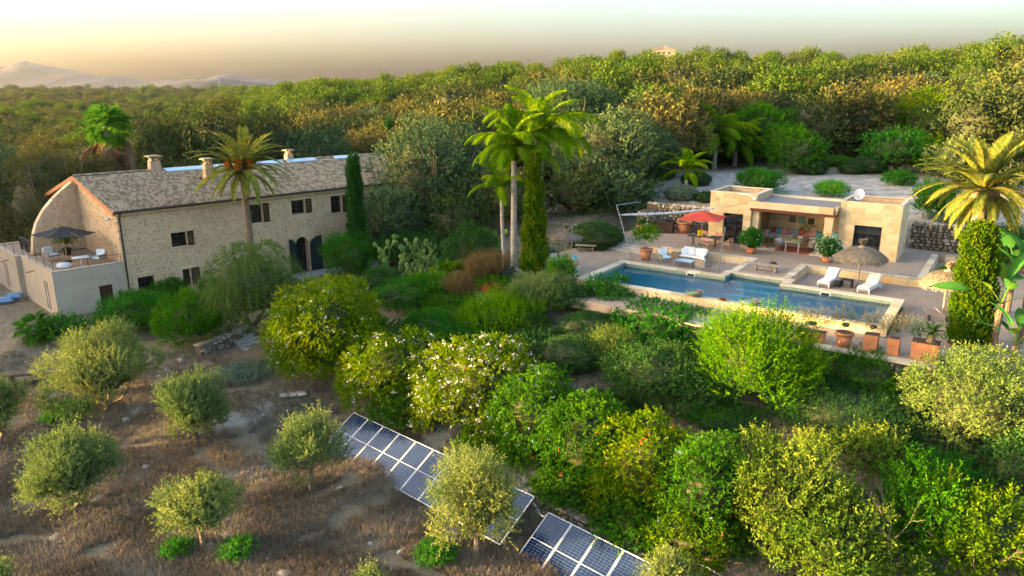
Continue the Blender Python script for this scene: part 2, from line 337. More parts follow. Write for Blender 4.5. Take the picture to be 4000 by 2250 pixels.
def onground(px, py):
    """where the line of sight through a photograph point meets the ground"""
    d = ray(px, py); t = np.concatenate([np.arange(12, 120, .15), np.arange(120, 900, 1.5)]); X = d[0] * t; Y = d[1] * t; Z = CZ + d[2] * t
    i = np.argmax(Z < hgt(X, Y)); return float(X[i]), float(Y[i]), gz(X[i], Y[i])
def at(px, py, z):
    d = ray(px, py); t = (z - CZ) / d[2]; return (d[0] * t, d[1] * t, z)
def zat(px, py, x, y):
    d = ray(px, py); return CZ + d[2] * y / d[1]
VS = 1.5528
# ---------------------------------------------------------------- terrain
def build_ground():
    az = np.concatenate([np.radians(np.arange(-180, -56, 3)), np.radians(np.arange(-56, 56, .28)), np.radians(np.arange(56, 180.1, 3))])
    rr = [4.0]
    while rr[-1] < 9000: rr.append(rr[-1] * (1.012 if rr[-1] < 110 else 1.03))
    rr = np.array(rr); A, Rr = np.meshgrid(az, rr); X = (np.sin(A) * Rr).ravel(); Y = (np.cos(A) * Rr).ravel()
    Z = np.concatenate([hgt(X[i:i + 20000], Y[i:i + 20000]) for i in range(0, len(X), 20000)])
    n = len(az); m = len(rr); V = np.stack([X, Y, Z], 1); V = np.vstack([V, [[0, 0, -6.2]]])
    i, j = np.meshgrid(np.arange(m - 1), np.arange(n - 1), indexing='ij'); a = (i * n + j).ravel()
    F = np.stack([a, a + 1, a + n + 1, a + n], 1)
    me = npmesh('ground', V, F[:, ::-1], None, smooth=True)
    mt = bpy.data.materials.new('dry_earth_and_grass'); mt.use_nodes = True; t = mt.node_tree; L = t.links.new; p = t.nodes['Principled BSDF']; p.inputs['Roughness'].default_value = .95; p.inputs['Specular IOR Level'].default_value = .1
    tc = N(t, 'ShaderNodeTexCoord')
    def noise(sc, de=6, ro=.6):
        q = N(t, 'ShaderNodeTexNoise'); q.inputs['Scale'].default_value = sc; q.inputs['Detail'].default_value = de; q.inputs['Roughness'].default_value = ro; L(tc.outputs['Object'], q.inputs['Vector']); return q.outputs['Fac']
    def ramp(f, cols):
        q = N(t, 'ShaderNodeValToRGB'); e = q.color_ramp.elements
        e[0].position, e[0].color = cols[0][0], lin(cols[0][1]); e[1].position, e[1].color = cols[-1][0], lin(cols[-1][1])
        for c in cols[1:-1]: x = e.new(c[0]); x.color = lin(c[1])
        L(f, q.inputs[0]); return q.outputs[0]
    def mixc(f, a, b):
        q = N(t, 'ShaderNodeMix', data_type='RGBA'); L(f, q.inputs[0]); L(a, q.inputs[6]); L(b, q.inputs[7]); return q.outputs[2]
    dirt = ramp(noise(1.6, 8, .7), [(.3, (.10, .08, .056)), (.48, (.18, .148, .105)), (.62, (.25, .21, .155)), (.75, (.40, .35, .28))])
    gr = ramp(noise(9, 6), [(.3, (.145, .12, .08)), (.7, (.27, .235, .165))])
    c = mixc(ramp(noise(.5, 5), [(.42, (0, 0, 0)), (.58, (1, 1, 1))]), dirt, gr)
    at_ = N(t, 'ShaderNodeAttribute', attribute_name='rock'); rk = ramp(noise(.9, 8, .65), [(.35, (.24, .21, .17)), (.5, (.38, .35, .31)), (.65, (.50, .47, .43))])
    c = mixc(at_.outputs['Fac'], c, rk)
    a2 = N(t, 'ShaderNodeAttribute', attribute_name='wild'); wd = ramp(noise(.25, 8, .7), [(.35, (.045, .055, .025)), (.6, (.11, .10, .05)), (.75, (.20, .16, .10))])
    c = mixc(a2.outputs['Fac'], c, wd)
    L(c, p.inputs['Base Color']); bp = N(t, 'ShaderNodeBump'); bp.inputs['Strength'].default_value = .7; bp.inputs['Distance'].default_value = .12; L(noise(5, 8, .7), bp.inputs['Height']); L(bp.outputs[0], p.inputs['Normal'])
    me.materials.append(mt)
    Xv, Yv = V[:, 0], V[:, 1]; r = np.hypot(Xv, Yv)
    # rocky plateau behind the pool house, plus outcrops in the olive field
    s = (Xv - B.O[0]) * B.u[0] + (Yv - B.O[1]) * B.u[1]; tt = (Xv - B.O[0]) * B.v[0] + (Yv - B.O[1]) * B.v[1]
    rock = sstep((tt - 14.5) / 1.5) * sstep((40 - tt) / 6) * sstep((s + 10) / 5) * sstep((34 - s) / 6)
    rock = np.clip(rock + .9 * sstep((vnoise(Xv * 1.1, Yv * 1.1, 3) * vnoise(Xv * .37, Yv * .37, 5) - .38) / .15) * (r < 45), 0, 1)
    wild = sstep((r - 78) / 20)
    for nm, ar in (('rock', rock * (1 - wild * .6)), ('wild', wild)):
        a = me.attributes.new(nm, 'FLOAT', 'POINT'); a.data.foreach_set('value', ar.astype(np.float32))
    o = link('ground', me); tag(o, 'dry brown ground of the olive field and wooded hills', kind='structure')
build_ground()

# distant mountains: solid ridges that stand beyond the plain
def ridge(name, Y0, pts, depth, m_, seed, rough):
    xs = np.linspace(pts[0][0], pts[-1][0], 260); ys = np.interp(xs, [p[0] for p in pts], [p[1] for p in pts])
    rg = np.random.RandomState(seed); k = np.cumsum(rg.randn(len(xs))) ; k -= np.interp(xs, [xs[0], xs[-1]], [k[0], k[-1]]); ys = ys + rough * (rg.randn(len(xs)) * .5 + np.sin(xs * .05 + seed) + np.sin(xs * .13) * .6)
    X = (xs - 2000) / FPX * Y0; Zt = CZ + np.array([ray(x, y)[2] / ray(x, y)[1] for x, y in zip(xs, ys)]) * Y0
    rows = []; nr = 14
    for i in range(nr + 1):
        f = i / nr
        d = (f - .5) * 2; hh = np.clip(1 - abs(d), 0, 1) ** .8
        y = Y0 + d * depth; z = -30 + (Zt + 30) * hh * (1 if i == nr // 2 else (1 + .05 * rg.randn(len(xs)) * (1 - hh)))
        rows.append(np.stack([X, np.full_like(X, y) + vnoise(X * .01, f * 9 + X * 0, seed) * depth * .1 * (i != nr // 2), z], 1))
    V = np.vstack(rows); n = len(xs); i, j = np.meshgrid(np.arange(nr), np.arange(n - 1), indexing='ij'); a = (i * n + j).ravel()
    o = link(name, npmesh(name, V, np.stack([a, a + 1, a + n + 1, a + n], 1), m_, smooth=True)); tag(o, kind='structure'); return o
M['mount'] = mat('wooded_mountain', (.03, .036, .034), (.07, .072, .06), scale=.02, detail=8)
o = ridge('mountain', 5200, [(-1200, 296), (-500, 286), (-200, 279), (0, 264), (50, 256), (110, 260), (140, 240), (190, 239), (230, 251), (270, 259), (310, 267), (340, 270), (400, 285), (450, 297), (480, 300), (530, 294), (570, 308), (620, 322), (700, 312), (760, 310), (800, 309), (850, 316), (900, 300), (940, 287), (975, 286), (1010, 298), (1050, 310), (1100, 305), (1150, 312), (1250, 318), (1400, 325), (1800, 350)], 900, M['mount'], 3, 1.0)
tag(o, 'pale hazy mountain range on the horizon at the far left')
o = ridge('hill', 2600, [(-1200, 345), (0, 352), (300, 345), (520, 335), (640, 328), (750, 318), (830, 310), (900, 307), (960, 311), (1020, 321), (1100, 330), (1250, 340), (1500, 352), (1900, 360)], 500, M['mount'], 9, .8)
tag(o, 'darker low wooded hill in front of the pale mountains')
# air
hz = MB(); hz.b2((-4200, -60, -32), (2600, 6400, 420)); o = hz.build('haze', None)
hm = bpy.data.materials.new('haze_air'); hm.use_nodes = True; t = hm.node_tree; t.nodes.clear(); out = N(t, 'ShaderNodeOutputMaterial'); pv = N(t, 'ShaderNodeVolumePrincipled')
pv.inputs['Color'].default_value = (.95, .95, .95, 1); pv.inputs['Density'].default_value = .00004; pv.inputs['Anisotropy'].default_value = .75; t.links.new(pv.outputs[0], out.inputs['Volume'])
o.data.materials.append(hm); tag(o, 'thin evening haze over the valley', kind='stuff')

# ---------------------------------------------------------------- stone work
def stone_variants(m_, n=10, seed=1, irr=.18):
    rg = random.Random(seed); out = []
    for k in range(n):
        b = MB(); b.tint = rg.random(); q = rg.choice((5, 6, 7)); r0 = rg.random() * 6
        base = []
        for i in range(q):
            a = r0 + 2 * math.pi * (i + rg.uniform(-.25, .25)) / q; c, s_ = math.cos(a), math.sin(a); k_ = max(abs(c), abs(s_)) ** .55
            base.append((c / k_ * .5 * rg.uniform(1 - irr, 1), s_ / k_ * .5 * rg.uniform(1 - irr, 1)))
        vs = [(x, 0, z) for x, z in base] + [(x * .78, -1, z * .78) for x, z in base]   # faces -Y
        b._add(vs, [tuple(range(q, 2 * q))] + [(i, (i + 1) % q, q + (i + 1) % q, q + i) for i in range(q)])
        out.append(b.mesh('stone', m_))
    return out
def rubble(parent, place, rects, openings, size, mt, var, near=None, nparts=300, proud=.05, seed=3, name='stone', inside=None):
    """irregular stones over the wall rectangles (u0,u1,z0,z1); place(u,z) gives a point in the parent's space and the face normal's rotation"""
    rg = random.Random(seed); st = []
    for u0, u1, z0, z1 in rects:
        z = z0
        while z < z1:
            h = size * rg.uniform(.75, 1.15); u = u0 - rg.uniform(0, size)
            while u < u1:
                w = size * rg.uniform(.8, 2.1); cu = u + w / 2; cz = z + h / 2 + rg.uniform(-.2, .2) * size * .5
                if u0 < cu < u1 and cz < z1 and not any(a - .05 < cu < b + .05 and c - .05 < cz < d + .05 for a, b, c, d in openings) and (inside is None or inside(cu, cz)):
                    st.append((cu, cz, w * rg.uniform(.86, .98), h * rg.uniform(.9, 1.08), rg.randrange(len(var)), rg.uniform(-.12, .12), rg.uniform(.5, 1.2) * proud))
                u += w
            z += h
    if near: st.sort(key=near)
    for cu, cz, w, h, k, ro, pr in st[:nparts]:
        p, rz = place(cu, cz); o = link(name, var[k], parent); o.location = p; o.rotation_euler = (0, ro, rz); o.scale = (w, pr, h)
    if len(st) > nparts:
        VV = []; FF = {}; TT = []; allf = []; base = 0
        for cu, cz, w, h, k, ro, pr in st[nparts:]:
            p, rz = place(cu, cz); mx = Matrix.Translation(p) @ Matrix.Rotation(rz, 4, 'Z') @ Matrix.Rotation(ro, 4, 'Y') @ Matrix.Diagonal((w, pr, h, 1))
            me = var[k]; co = np.array([v.co[:] + (1,) for v in me.vertices]) if k not in FF else FF[k][0]
            if k not in FF: FF[k] = (co, [tuple(q.vertices) for q in me.polygons], me.attributes['tint'].data[0].value)
            VV.append(co @ np.array(mx).T[:, :3]); allf += [tuple(i + base for i in q) for q in FF[k][1]]; TT += [FF[k][2]] * len(co); base += len(co)
        me = bpy.data.meshes.new(name); me.from_pydata(np.vstack(VV).tolist(), [], allf); a = me.attributes.new('tint', 'FLOAT', 'POINT'); a.data.foreach_set('value', TT)
        me.materials.append(mt); tag(link(name + '_infill', me, parent), kind='stuff')
    return st
def cut_wall(b, axis, at0, at1, u0, u1, z0, z1, ops):
    """solid wall made of butted boxes round its openings; axis 'x' runs along x with thickness y at0..at1"""
    us = sorted({u0, u1} | {x for a in ops for x in a[:2] if u0 < x < u1})
    for a, c in zip(us, us[1:]):
        zz = z0
        for o in sorted([o for o in ops if o[0] <= a + 1e-4 and o[1] >= c - 1e-4], key=lambda o: o[2]):
            if o[2] > zz: b.b2(*(((a, at0, zz), (c, at1, o[2])) if axis == 'x' else ((at0, a, zz), (at1, c, o[2]))))
            zz = o[3]
        if z1 > zz: b.b2(*(((a, at0, zz), (c, at1, z1)) if axis == 'x' else ((at0, a, zz), (at1, c, z1))))
RV = stone_variants(M['rubble'], 12, 2); DV = stone_variants(M['dry'], 12, 5, .12)

# ---------------------------------------------------------------- farmhouse (local x along the front, y to the back, z from its floor)
HZ = -3.5
house = thing('farmhouse', 'long two storey rubble stone farmhouse with clay tiled roof and arched door', 'house', H.w(0, 0, HZ), H.a)
LEN, DEP, EV, RDG = 27.0, 14.6, 6.45, 8.15
ops = [(3.33, 4.42, 3.56, 4.55), (.76, 1.86, .66, 1.80), (3.84, 4.36, .66, 1.85), (9.26, 10.31, 4.49, 5.89), (12.8, 13.96, 4.78, 5.85), (16.4, 17.4, 4.45, 5.83), (12.9, 14.05, 0, 2.86), (20.4, 21.4, 4.6, 5.8)]
b = MB(); cut_wall(b, 'x', 0, .55, 0, LEN, 0, EV, ops); b.build('front_wall', M['mortar'], house)
b = MB(); b.v = []; gp = [(0, .55, 0), (0, DEP, 0), (0, DEP, EV - .25), (0, DEP / 2, RDG - .12), (0, .55, EV + .02)]
def gable(x0, x1):
    g = MB(); n = 5; g._add([(x0, p[1], p[2]) for p in gp] + [(x1, p[1], p[2]) for p in gp], [tuple(range(n)), tuple(range(n, 2 * n))[::-1]] + [((i + 1) % n, i, n + i, n + (i + 1) % n) for i in range(n)]); return g
gable(0, .5).build('gable_wall', M['mortar'], house); gable(LEN - .5, LEN).build('gable_wall', M['mortar'], house)
b = MB(); b.b2((.5, DEP - .5, 0), (LEN - .5, DEP, EV - .3)); b.build('back_wall', M['mortar'], house)
b = MB(); b.b2((.5, .55, 2.9), (LEN - .5, DEP - .5, 3.1)); b.build('floor', M['brown'], house)
jr = [(a - .16, c + .16, d - .1, e + .22) for a, c, d, e in ops]
jr[6] = (12.4, 14.55, 0, 3.5)
rubble(house, lambda u, z: ((u, .004, z), 0), [(.02, LEN, .05, EV - .1)], jr, .185, M['rubble'], RV, near=lambda q: (q[0] ** 2 * 1.0 + (q[1] - 3) ** 2), nparts=180, proud=.028)
# gable end rubble (faces -x): skip what lies under the roof line
def gin(y, z): return z < (EV - .2 + (RDG - EV) * (1 - abs(y - DEP / 2) / (DEP / 2))) - .1 and not (5.4 < y < 7.0 and 2.7 < z < 5.0)
rubble(house, lambda u, z: ((-.004, u, z), -math.pi / 2), [(.02, DEP, 0, RDG)], [], .185, M['rubble'], RV, near=lambda q: q[0], nparts=100, proud=.03, seed=8, inside=gin)
# quoins, jambs, sills of dressed stone
b = MB()
def dress(name, a, c): q = MB(); q.b2(a, c); return q.build(name, M['marès'], house)
for i, (a, c, d, e) in enumerate(ops):
    if i == 6: continue
    dress('lintel', (a - .15, -.035, e), (c + .15, .3, e + .2)); dress('sill', (a - .1, -.06, d - .08), (c + .1, .3, d))
for z, k in ((0, 0), (.4, 1), (.8, 0), (1.2, 1)):
    dress('jamb_stone', (4.36, -.03, .66 + z * .7), (4.36 + (.1 if k else .16), .2, .66 + z * .7 + .27))
# windows
def window(a, c, d, e, panes=2, leaf=None, leafl=None, inset=.22):
    fr_ = MB(); w = .05
    fr_.b2((a, inset, d), (a + w, inset + .06, e)); fr_.b2((c - w, inset, d), (c, inset + .06, e)); fr_.b2((a + w, inset, d), (c - w, inset + .06, d + w)); fr_.b2((a + w, inset, e - w), (c - w, inset + .06, e))
    mid = (a + c) / 2; fr_.b2((mid - .03, inset - .005, d + w), (mid + .03, inset + .055, e - w))
    f = fr_.build('window', M['brown'], house)
    for k in (1, 2):
        z = d + (e - d) * k / 3
        for x0, x1 in ((a + w, mid - .03), (mid + .03, c - w)): q = MB(); q.b2((x0, inset + .01, z - .014), (x1, inset + .045, z + .014)); q.build('glazing_bar', M['brown'], f)
    q = MB(); q.b2((a + w, inset + .025, d + w), (c - w, inset + .032, e - w)); q.build('pane', M['glass'], f)
    for lf in (leaf, leafl):
        if lf:
            x0, x1 = lf; s_ = MB(); s_.b2((x0, -.10, d - .02), (x0 + .06, -.055, e + .02)); s_.b2((x1 - .06, -.10, d - .02), (x1, -.055, e + .02)); s_.b2((x0 + .06, -.10, d - .02), (x1 - .06, -.055, d + .06)); s_.b2((x0 + .06, -.10, e - .06), (x1 - .06, -.055, e + .02))
            o = s_.build('shutter', M['brown'], house); n_ = int((e - d) / .11)
            for k in range(n_): q = MB(); q.box(((x0 + x1) / 2, -.078, d + .11 + k * (e - d - .2) / max(n_ - 1, 1)), (x1 - x0 - .12, .012, .1), rx=.5); q.build('slat', M['brown'], o)
window(*ops[0], leaf=(4.46, 4.88)); window(*ops[1]); window(*ops[2], leaf=(4.44, 5.02)); window(*ops[3], leaf=(10.38, 10.85)); window(*ops[4], leaf=(14.05, 14.56)); window(*ops[5], leaf=(17.5, 18.0)); window(*ops[7], leaf=(21.5, 22.0))
# arched doorway
q = MB(); cx, zc = 13.475, 2.28
for k in range(9):
    a0, a1 = math.pi * k / 9, math.pi * (k + 1) / 9; v = MB(); r0, r1 = .575, 1.0 + (.12 if k == 4 else 0)
    vs = [(cx + r * math.cos(a), y, zc + r * math.sin(a)) for y in (-.045, .16) for r, a in ((r0, a0), (r1, a0 + .012), (r1, a1 - .012), (r0, a1))]
    v._add(vs, [(0, 1, 2, 3), (7, 6, 5, 4), (0, 4, 5, 1), (1, 5, 6, 2), (2, 6, 7, 3), (3, 7, 4, 0)]); v.build('voussoir', M['marès'], house)
for x0, x1 in ((12.42, 12.9), (14.05, 14.53)):
    for k in range(5): v = MB(); v.b2((x0 + (.08 if (k % 2) == (x0 < 13) else 0), -.04, .456 * k), (x1 - (.08 if (k % 2) == (x0 > 13) else 0), .16, .456 * k + .448)); v.build('jamb_stone', M['marès'], house)
v = MB(); v.b2((13.3, -.07, 3.42), (13.65, .1, 4.1)); v.build('coat_of_arms_stone', M['marès'], house)
v = MB(); v.b2((12.9, .5, 0), (14.05, .53, 2.86)); dr = v.build('door', M['glass'], house)
for x in (12.95, 13.3, 13.47, 13.64, 14.0): v = MB(); v.b2((x - .02, .46, 0), (x + .02, .498, 2.8)); v.build('bar', M['steel'], dr)
# each leaf: hinge side tall, or mirrored
def leaf2(xh, w, sgn, ang):
    v = MB(); v.M = Matrix.Translation((xh, -.075, 0)) @ Matrix.Rotation(ang, 4, 'Z'); n = 8
    pl = [(0, .03), (sgn * w, .03), (sgn * w, 2.85)] + [(sgn * w * math.cos(R(90 * i / n)), 2.1 + .75 * math.sin(R(90 * i / n))) for i in range(n - 1, 0, -1)][::1] + [(0, 2.1)]
    pl = [(0, .03), (sgn * w, .03)] + [(sgn * w * (1 - math.cos(R(90 * i / n))), 2.1 + .75 * math.sin(R(90 * i / n))) for i in range(n, -1, -1)]
    m_ = len(pl); v._add([(x, 0, z) for x, z in pl] + [(x, -.05, z) for x, z in pl], [tuple(range(m_)), tuple(range(m_, 2 * m_))[::-1]] + [((i + 1) % m_, i, m_ + i, m_ + (i + 1) % m_) for i in range(m_)])
    o = v.build('door_shutter', M['green_sh'], house); tag(o, None); return o
leaf2(12.9, .62, -1, R(4)); leaf2(14.15, 1.0, 1, R(-12))
# eaves, gutter, roof
def roof_pt(x, y, up=0):
    f = y / (DEP / 2); z = EV + .02 + (RDG - EV) * f if y <= DEP / 2 else RDG + .02 - (RDG - EV + .2) * (f - 1); return (x, y, z + up)
for y0, y1, nm in ((-.32, DEP / 2, 'roof'), (DEP / 2, DEP + .32, 'roof')):
    v = MB(); P4 = [roof_pt(-.28, y0), roof_pt(LEN + .28, y0), roof_pt(LEN + .28, y1), roof_pt(-.28, y1)]
    v._add([(x, y, z) for x, y, z in P4] + [(x, y, z + .10) for x, y, z in P4], [(3, 2, 1, 0), (4, 5, 6, 7), (0, 1, 5, 4), (1, 2, 6, 5), (2, 3, 7, 6), (3, 0, 4, 7)])
    rf = v.build(nm, M['tilebed'], house)
    if y0 < 0: roof = rf
    else: roofb = rf
sl_ang = math.atan2(RDG - EV, DEP / 2)
def tile_mesh(tn):
    v = MB(); v.tint = tn; n = 5; vs = []
    for y, k, up in ((0, 1.0, .0), (.44, .8, .0)):
        for i in range(n + 1): a = math.pi * i / n; vs.append((math.cos(a) * .088 * k, y, math.sin(a) * .075 * k + up))
    for i in range(n + 1): a = math.pi * i / n; vs.append((math.cos(a) * .07, 0.0, math.sin(a) * .055 - .004))
    v._add(vs, [(i, i + 1, n + 2 + i, n + 1 + i) for i in range(n)] + [(i + 1, i, 2 * n + 2 + i, 2 * n + 3 + i) for i in range(n)]); return v.mesh('roof_tile', M['tile'], True)
TV = [tile_mesh((k + .5) / 8) for k in range(8)]
skyl = [(6.1, 11.9), (12.6, 16.1), (16.6, 19.4), (21.4, 23.8)]
def roof_tiles(front):
    rg = random.Random(4); L_ = math.hypot(DEP / 2 + .3, RDG - EV); rows = int(L_ / .34); cols = int((LEN + .5) / .2); lst = []
    for i in range(rows):
        for j in range(cols):
            f = i * .34; x = -.2 + j * .2; y = -.34 + f * math.cos(sl_ang)
            if front and y > 6.35 and any(a - .1 < x < c + .1 for a, c in skyl): continue
            if front and any(abs(x - cx_) < .5 and abs(y - cy_) < .48 for cx_, cy_ in ((8.2, 3.9),)): continue
            lst.append((x + rg.uniform(-.012, .012), y, rg.uniform(-.05, .05), rg.randrange(8), rg.uniform(0, .012)))
    lst.sort(key=lambda q: q[0] ** 2 + q[1] ** 2) if front else None
    VV = []; FF = []; TT = []; base = 0; cos_ = [np.array([v.co[:] + (1,) for v in me.vertices]) for me in TV]; fs = [tuple(p.vertices) for p in TV[0].polygons]
    for n_, (x, y, ro, k, up) in enumerate(lst):
        if front: z = roof_pt(x, y)[2] + .10 + up; rot = Matrix.Rotation(sl_ang - .05, 4, 'X')
        else: yb = DEP - y; z = roof_pt(x, yb)[2] + .10 + up; rot = Matrix.Rotation(math.pi, 4, 'Z') @ Matrix.Rotation(sl_ang, 4, 'X'); y = yb
        mx = Matrix.Translation((x, y, z)) @ rot @ Matrix.Rotation(ro, 4, 'Z')
        if front and n_ < 300:
            o = link('roof_tile', TV[k], roof); o.matrix_local = mx; continue
        VV.append(cos_[k] @ np.array(mx).T[:, :3]); FF += [tuple(i + base for i in q) for q in fs]; TT += [(k + .5) / 8] * len(cos_[k]); base += len(cos_[k])
    me = npmesh('roof_tiles', np.vstack(VV), np.array(FF), M['tile'], TT, smooth=True); tag(link('roof_tile_field', me, roof if front else roofb), kind='stuff')
roof_tiles(True); roof_tiles(False)
v = MB()
for k in range(int(LEN / .42) + 1):
    x = -.25 + k * .42; v.tint = rnd.random(); v.M = Matrix.Translation((x, DEP / 2, RDG + .14)) @ Matrix.Rotation(-math.pi / 2, 4, 'Z') @ Matrix.Scale(1.5, 4)
    n = 5; vs = [(math.cos(math.pi * i / n) * .09, y, math.sin(math.pi * i / n) * .07) for y in (0, .32) for i in range(n + 1)]; v._add(vs, [(i, i + 1, n + 2 + i, n + 1 + i) for i in range(n)])
v.build('ridge_tiles', M['tile'], roof, True)
for y0, y1 in ((-.32, DEP / 2), (DEP / 2, DEP + .3)):      # plastered verge under the rake
    v = MB(); a = roof_pt(-.34, y0, -.16); c = roof_pt(-.34, y1, -.16); vs = [a, c, (a[0] + .1, c[1], c[2]), (a[0] + .1, a[1], a[2])]; vs += [(x, y, z + .27) for x, y, z in vs]
    v._add(vs, [(3, 2, 1, 0), (4, 5, 6, 7), (0, 1, 5, 4), (1, 2, 6, 5), (2, 3, 7, 6), (3, 0, 4, 7)]); v.build('verge', M['terra'], roof)
v = MB(); v.b2((-.2, -.28, EV - .22), (LEN, -.002, EV - .06)); v.build('cornice', M['marès'], house)
v = MB(); v.tube([(-.3, -.42, EV - .03), (LEN + .2, -.42, EV - .01)], .065, 8); gut = v.build('gutter', M['brown'], house)
v = MB(); v.tube([(.12, -.42, EV - .06), (.12, -.2, EV - .35), (.12, -.09, EV - .5), (.12, -.09, .1)], .05, 8); v.build('downpipe', M['steel'], gut)
for x in [k * 1.35 for k in range(21)]: v = MB(); v.tube([(x, -.505, EV + .0), (x, -.47, EV - .11), (x, -.4, EV - .1)], .014, 4); v.build('bracket', M['steel'], gut)
for a, c in skyl:
    v = MB(); y0, y1 = 6.42, 7.2; P4 = [roof_pt(a, y0, .12), roof_pt(c, y0, .12), roof_pt(c, y1, .12), roof_pt(a, y1, .12)]
    v._add(P4 + [(x, y, z + .12) for x, y, z in P4], [(3, 2, 1, 0), (4, 5, 6, 7), (0, 1, 5, 4), (1, 2, 6, 5), (2, 3, 7, 6), (3, 0, 4, 7)]); skf = v.build('skylight', M['zinc'], roof)
    n = max(1, round((c - a) / 1.9))
    for i in range(n):
        x0, x1 = a + (c - a) * i / n + .05, a + (c - a) * (i + 1) / n - .03; v = MB(); v.quad(*[roof_pt(x, y, .246) for x, y in ((x0, y0 + .05), (x1, y0 + .05), (x1, y1 - .05), (x0, y1 - .05))]); v.build('pane', M['skyl'], skf)
def chimney(x, y, w, d, h, label):
    z0 = roof_pt(x, y)[2] - .05
    v = MB(); v.box((x, y, z0 + h / 2), (w, d, h), taper=.86); c = v.build('chimney', M['chim'], house); tag(c, label)
    z = z0 + h; v = MB(); k = .86
    for sx in (-1, 1):      # curved horned sides that carry the cap
        vs = []
        for i in range(6):
            a = i / 5; xo = sx * (w * k / 2 - .02 - .13 * math.sin(a * math.pi)); vs += [(x + xo - .045 * 1, y - d * k / 2, z + a * .36), (x + xo + .045, y - d * k / 2, z + a * .36), (x + xo + .045, y + d * k / 2, z + a * .36), (x + xo - .045, y + d * k / 2, z + a * .36)]
        v._add(vs, [(4 * i + j, 4 * i + (j + 1) % 4, 4 * i + 4 + (j + 1) % 4, 4 * i + 4 + j) for i in range(5) for j in range(4)])
    v.build('flue', M['chim'], c)
    v = MB(); v.box((x, y, z + .39), (w * 1.25, d * 1.25, .06)); v.box((x, y, z + .44), (w * .95, d * .95, .04)); v.build('cap', M['tile'], c)
chimney(5.55, 7.4, .85, .7, .85, 'chimney at the near end of the ridge'); chimney(8.2, 3.9, .72, .72, 1.45, 'tall chimney halfway down the roof slope'); chimney(17.2, 7.6, .7, .6, .7, 'chimney at the far end of the ridge')
# lamp on the corner of the gable
v = MB(); v.tube([(-.02, .25, 5.9), (-.45, .2, 5.95), (-.5, .1, 6.0)], .02, 6); lm = v.build('wall_lamp', M['zinc'], house); v = MB(); v.lathe([(.02, .1), (.12, .06), (.2, -.06), (.17, -.08)], 14, (-.52, .1, 6.0)); v.build('lamp_shade', M['zinc'], lm, True)
# curved fin wall on the gable
fin = thing('buttress_wall', 'curved rubble stone fin wall sweeping down from the gable to the roof terrace', 'wall', H.w(-.01, 7.5, HZ + 2.95), H.a)
prof = [(0, 5.0), (-.35, 4.75), (-.9, 4.35), (-1.6, 3.75), (-2.3, 3.0), (-2.85, 2.15), (-3.2, 1.2), (-3.4, 0)]
v = MB(); pl = [(0, 0)] + prof[::1]; pl = [(0.0, 0.0)] + prof; m_ = len(pl)
v._add([(x, 0, z) for x, z in pl] + [(x, .5, z) for x, z in pl], [tuple(range(m_)), tuple(range(m_, 2 * m_))[::-1]] + [((i + 1) % m_, i, m_ + i, m_ + (i + 1) % m_) for i in range(m_)]); v.build('wall', M['mortar'], fin)
def fin_in(u, z): 
    x = -u; lim = np.interp(z, [p[1] for p in prof[::-1]], [p[0] for p in prof[::-1]]); return -u > lim + .12
rubble(fin, lambda u, z: ((-u, -.004, z), 0), [(.05, 3.4, 0, 4.8)], [], .185, M['rubble'], RV, nparts=60, proud=.03, seed=12, inside=fin_in, near=lambda q: -q[1])
for i in range(7):
    (x0, z0), (x1, z1) = prof[i], prof[i + 1]; v = MB(); L_ = math.hypot(x1 - x0, z1 - z0); v.box(((x0 + x1) / 2 - .03, .25, (z0 + z1) / 2 + .03), (L_ * .97, .58, .09), ry=-math.atan2(z0 - z1, x0 - x1) ); v.build('capstone', M['marès'], fin)

# single storey wing with the roof terrace
wing = thing('terrace_wing', 'plastered single storey wing with a roof terrace against the end of the farmhouse', 'building', H.w(-4.28, 0, HZ), H.a)
o_ = (-4.28, 0, 0)
v = MB(o_); cut_wall(v, 'x', -.004, .3, -4.28, -.004, 0, 3.05, [(-1.70, -.87, 0, 1.67)]); v.build('wall', M['render'], wing)
v = MB(o_); cut_wall(v, 'y', -4.28, -3.98, .3, 7.3, 0, 3.05, [(1.45, 1.7, .25, 2.2), (2.0, 2.25, .25, 2.2)]); v.build('wall', M['render'], wing)
v = MB(o_); cut_wall(v, 'y', -4.62, -4.3, 7.31, 13.6, 0, 3.0, [(10.1, 10.35, .25, 2.1), (10.7, 10.95, .25, 2.1)]); v.b2((-4.3, 7.31, 0), (-3.9, 7.6, 3.0)); v.build('wall', M['render'], wing)
v = MB(o_); v.b2((-4.3, 13.3, 0), (-.004, 13.6, 3.0)); v.build('wall', M['render'], wing)
v = MB(o_); v.b2((-3.98, .3, 2.8), (-.004, 7.3, 2.9)); v.b2((-4.3, 7.6, 2.8), (-.004, 13.3, 2.9)); v.build('terrace_floor', M['paving'], wing)
v = MB(o_); v.b2((-1.70, .14, 0), (-.87, .19, 1.67)); v.build('door', M['brown'], wing)
for y0, x0 in ((1.45, -4.28), (2.0, -4.28), (10.1, -4.62), (10.7, -4.62)): v = MB(o_); v.b2((x0 + .12, y0, .25), (x0 + .16, y0 + .25, 2.2)); v.build('window', M['glass'], wing)
for a, c in (((-4.32, -.04, 3.05), (-.004, .3, 3.09)), ((-4.32, .3, 3.05), (-3.98, 7.3, 3.09)), ((-4.66, 7.31, 3.0), (-4.3, 13.6, 3.04))): v = MB(o_); v.b2(a, c); v.build('coping', M['render'], wing)
for y in (3.9, 9.0): v = MB(o_); v.tube([(-4.35 - (y > 7) * .34, y, 2.55), (-4.85 - (y > 7) * .34, y, 2.48)], .05, 6); v.build('water_spout', M['terra'], wing)
v = MB(o_); v.b2((-.55, -.03, .9), (-.38, -.006, 1.15)); v.build('switch_box', M['brown'], wing)
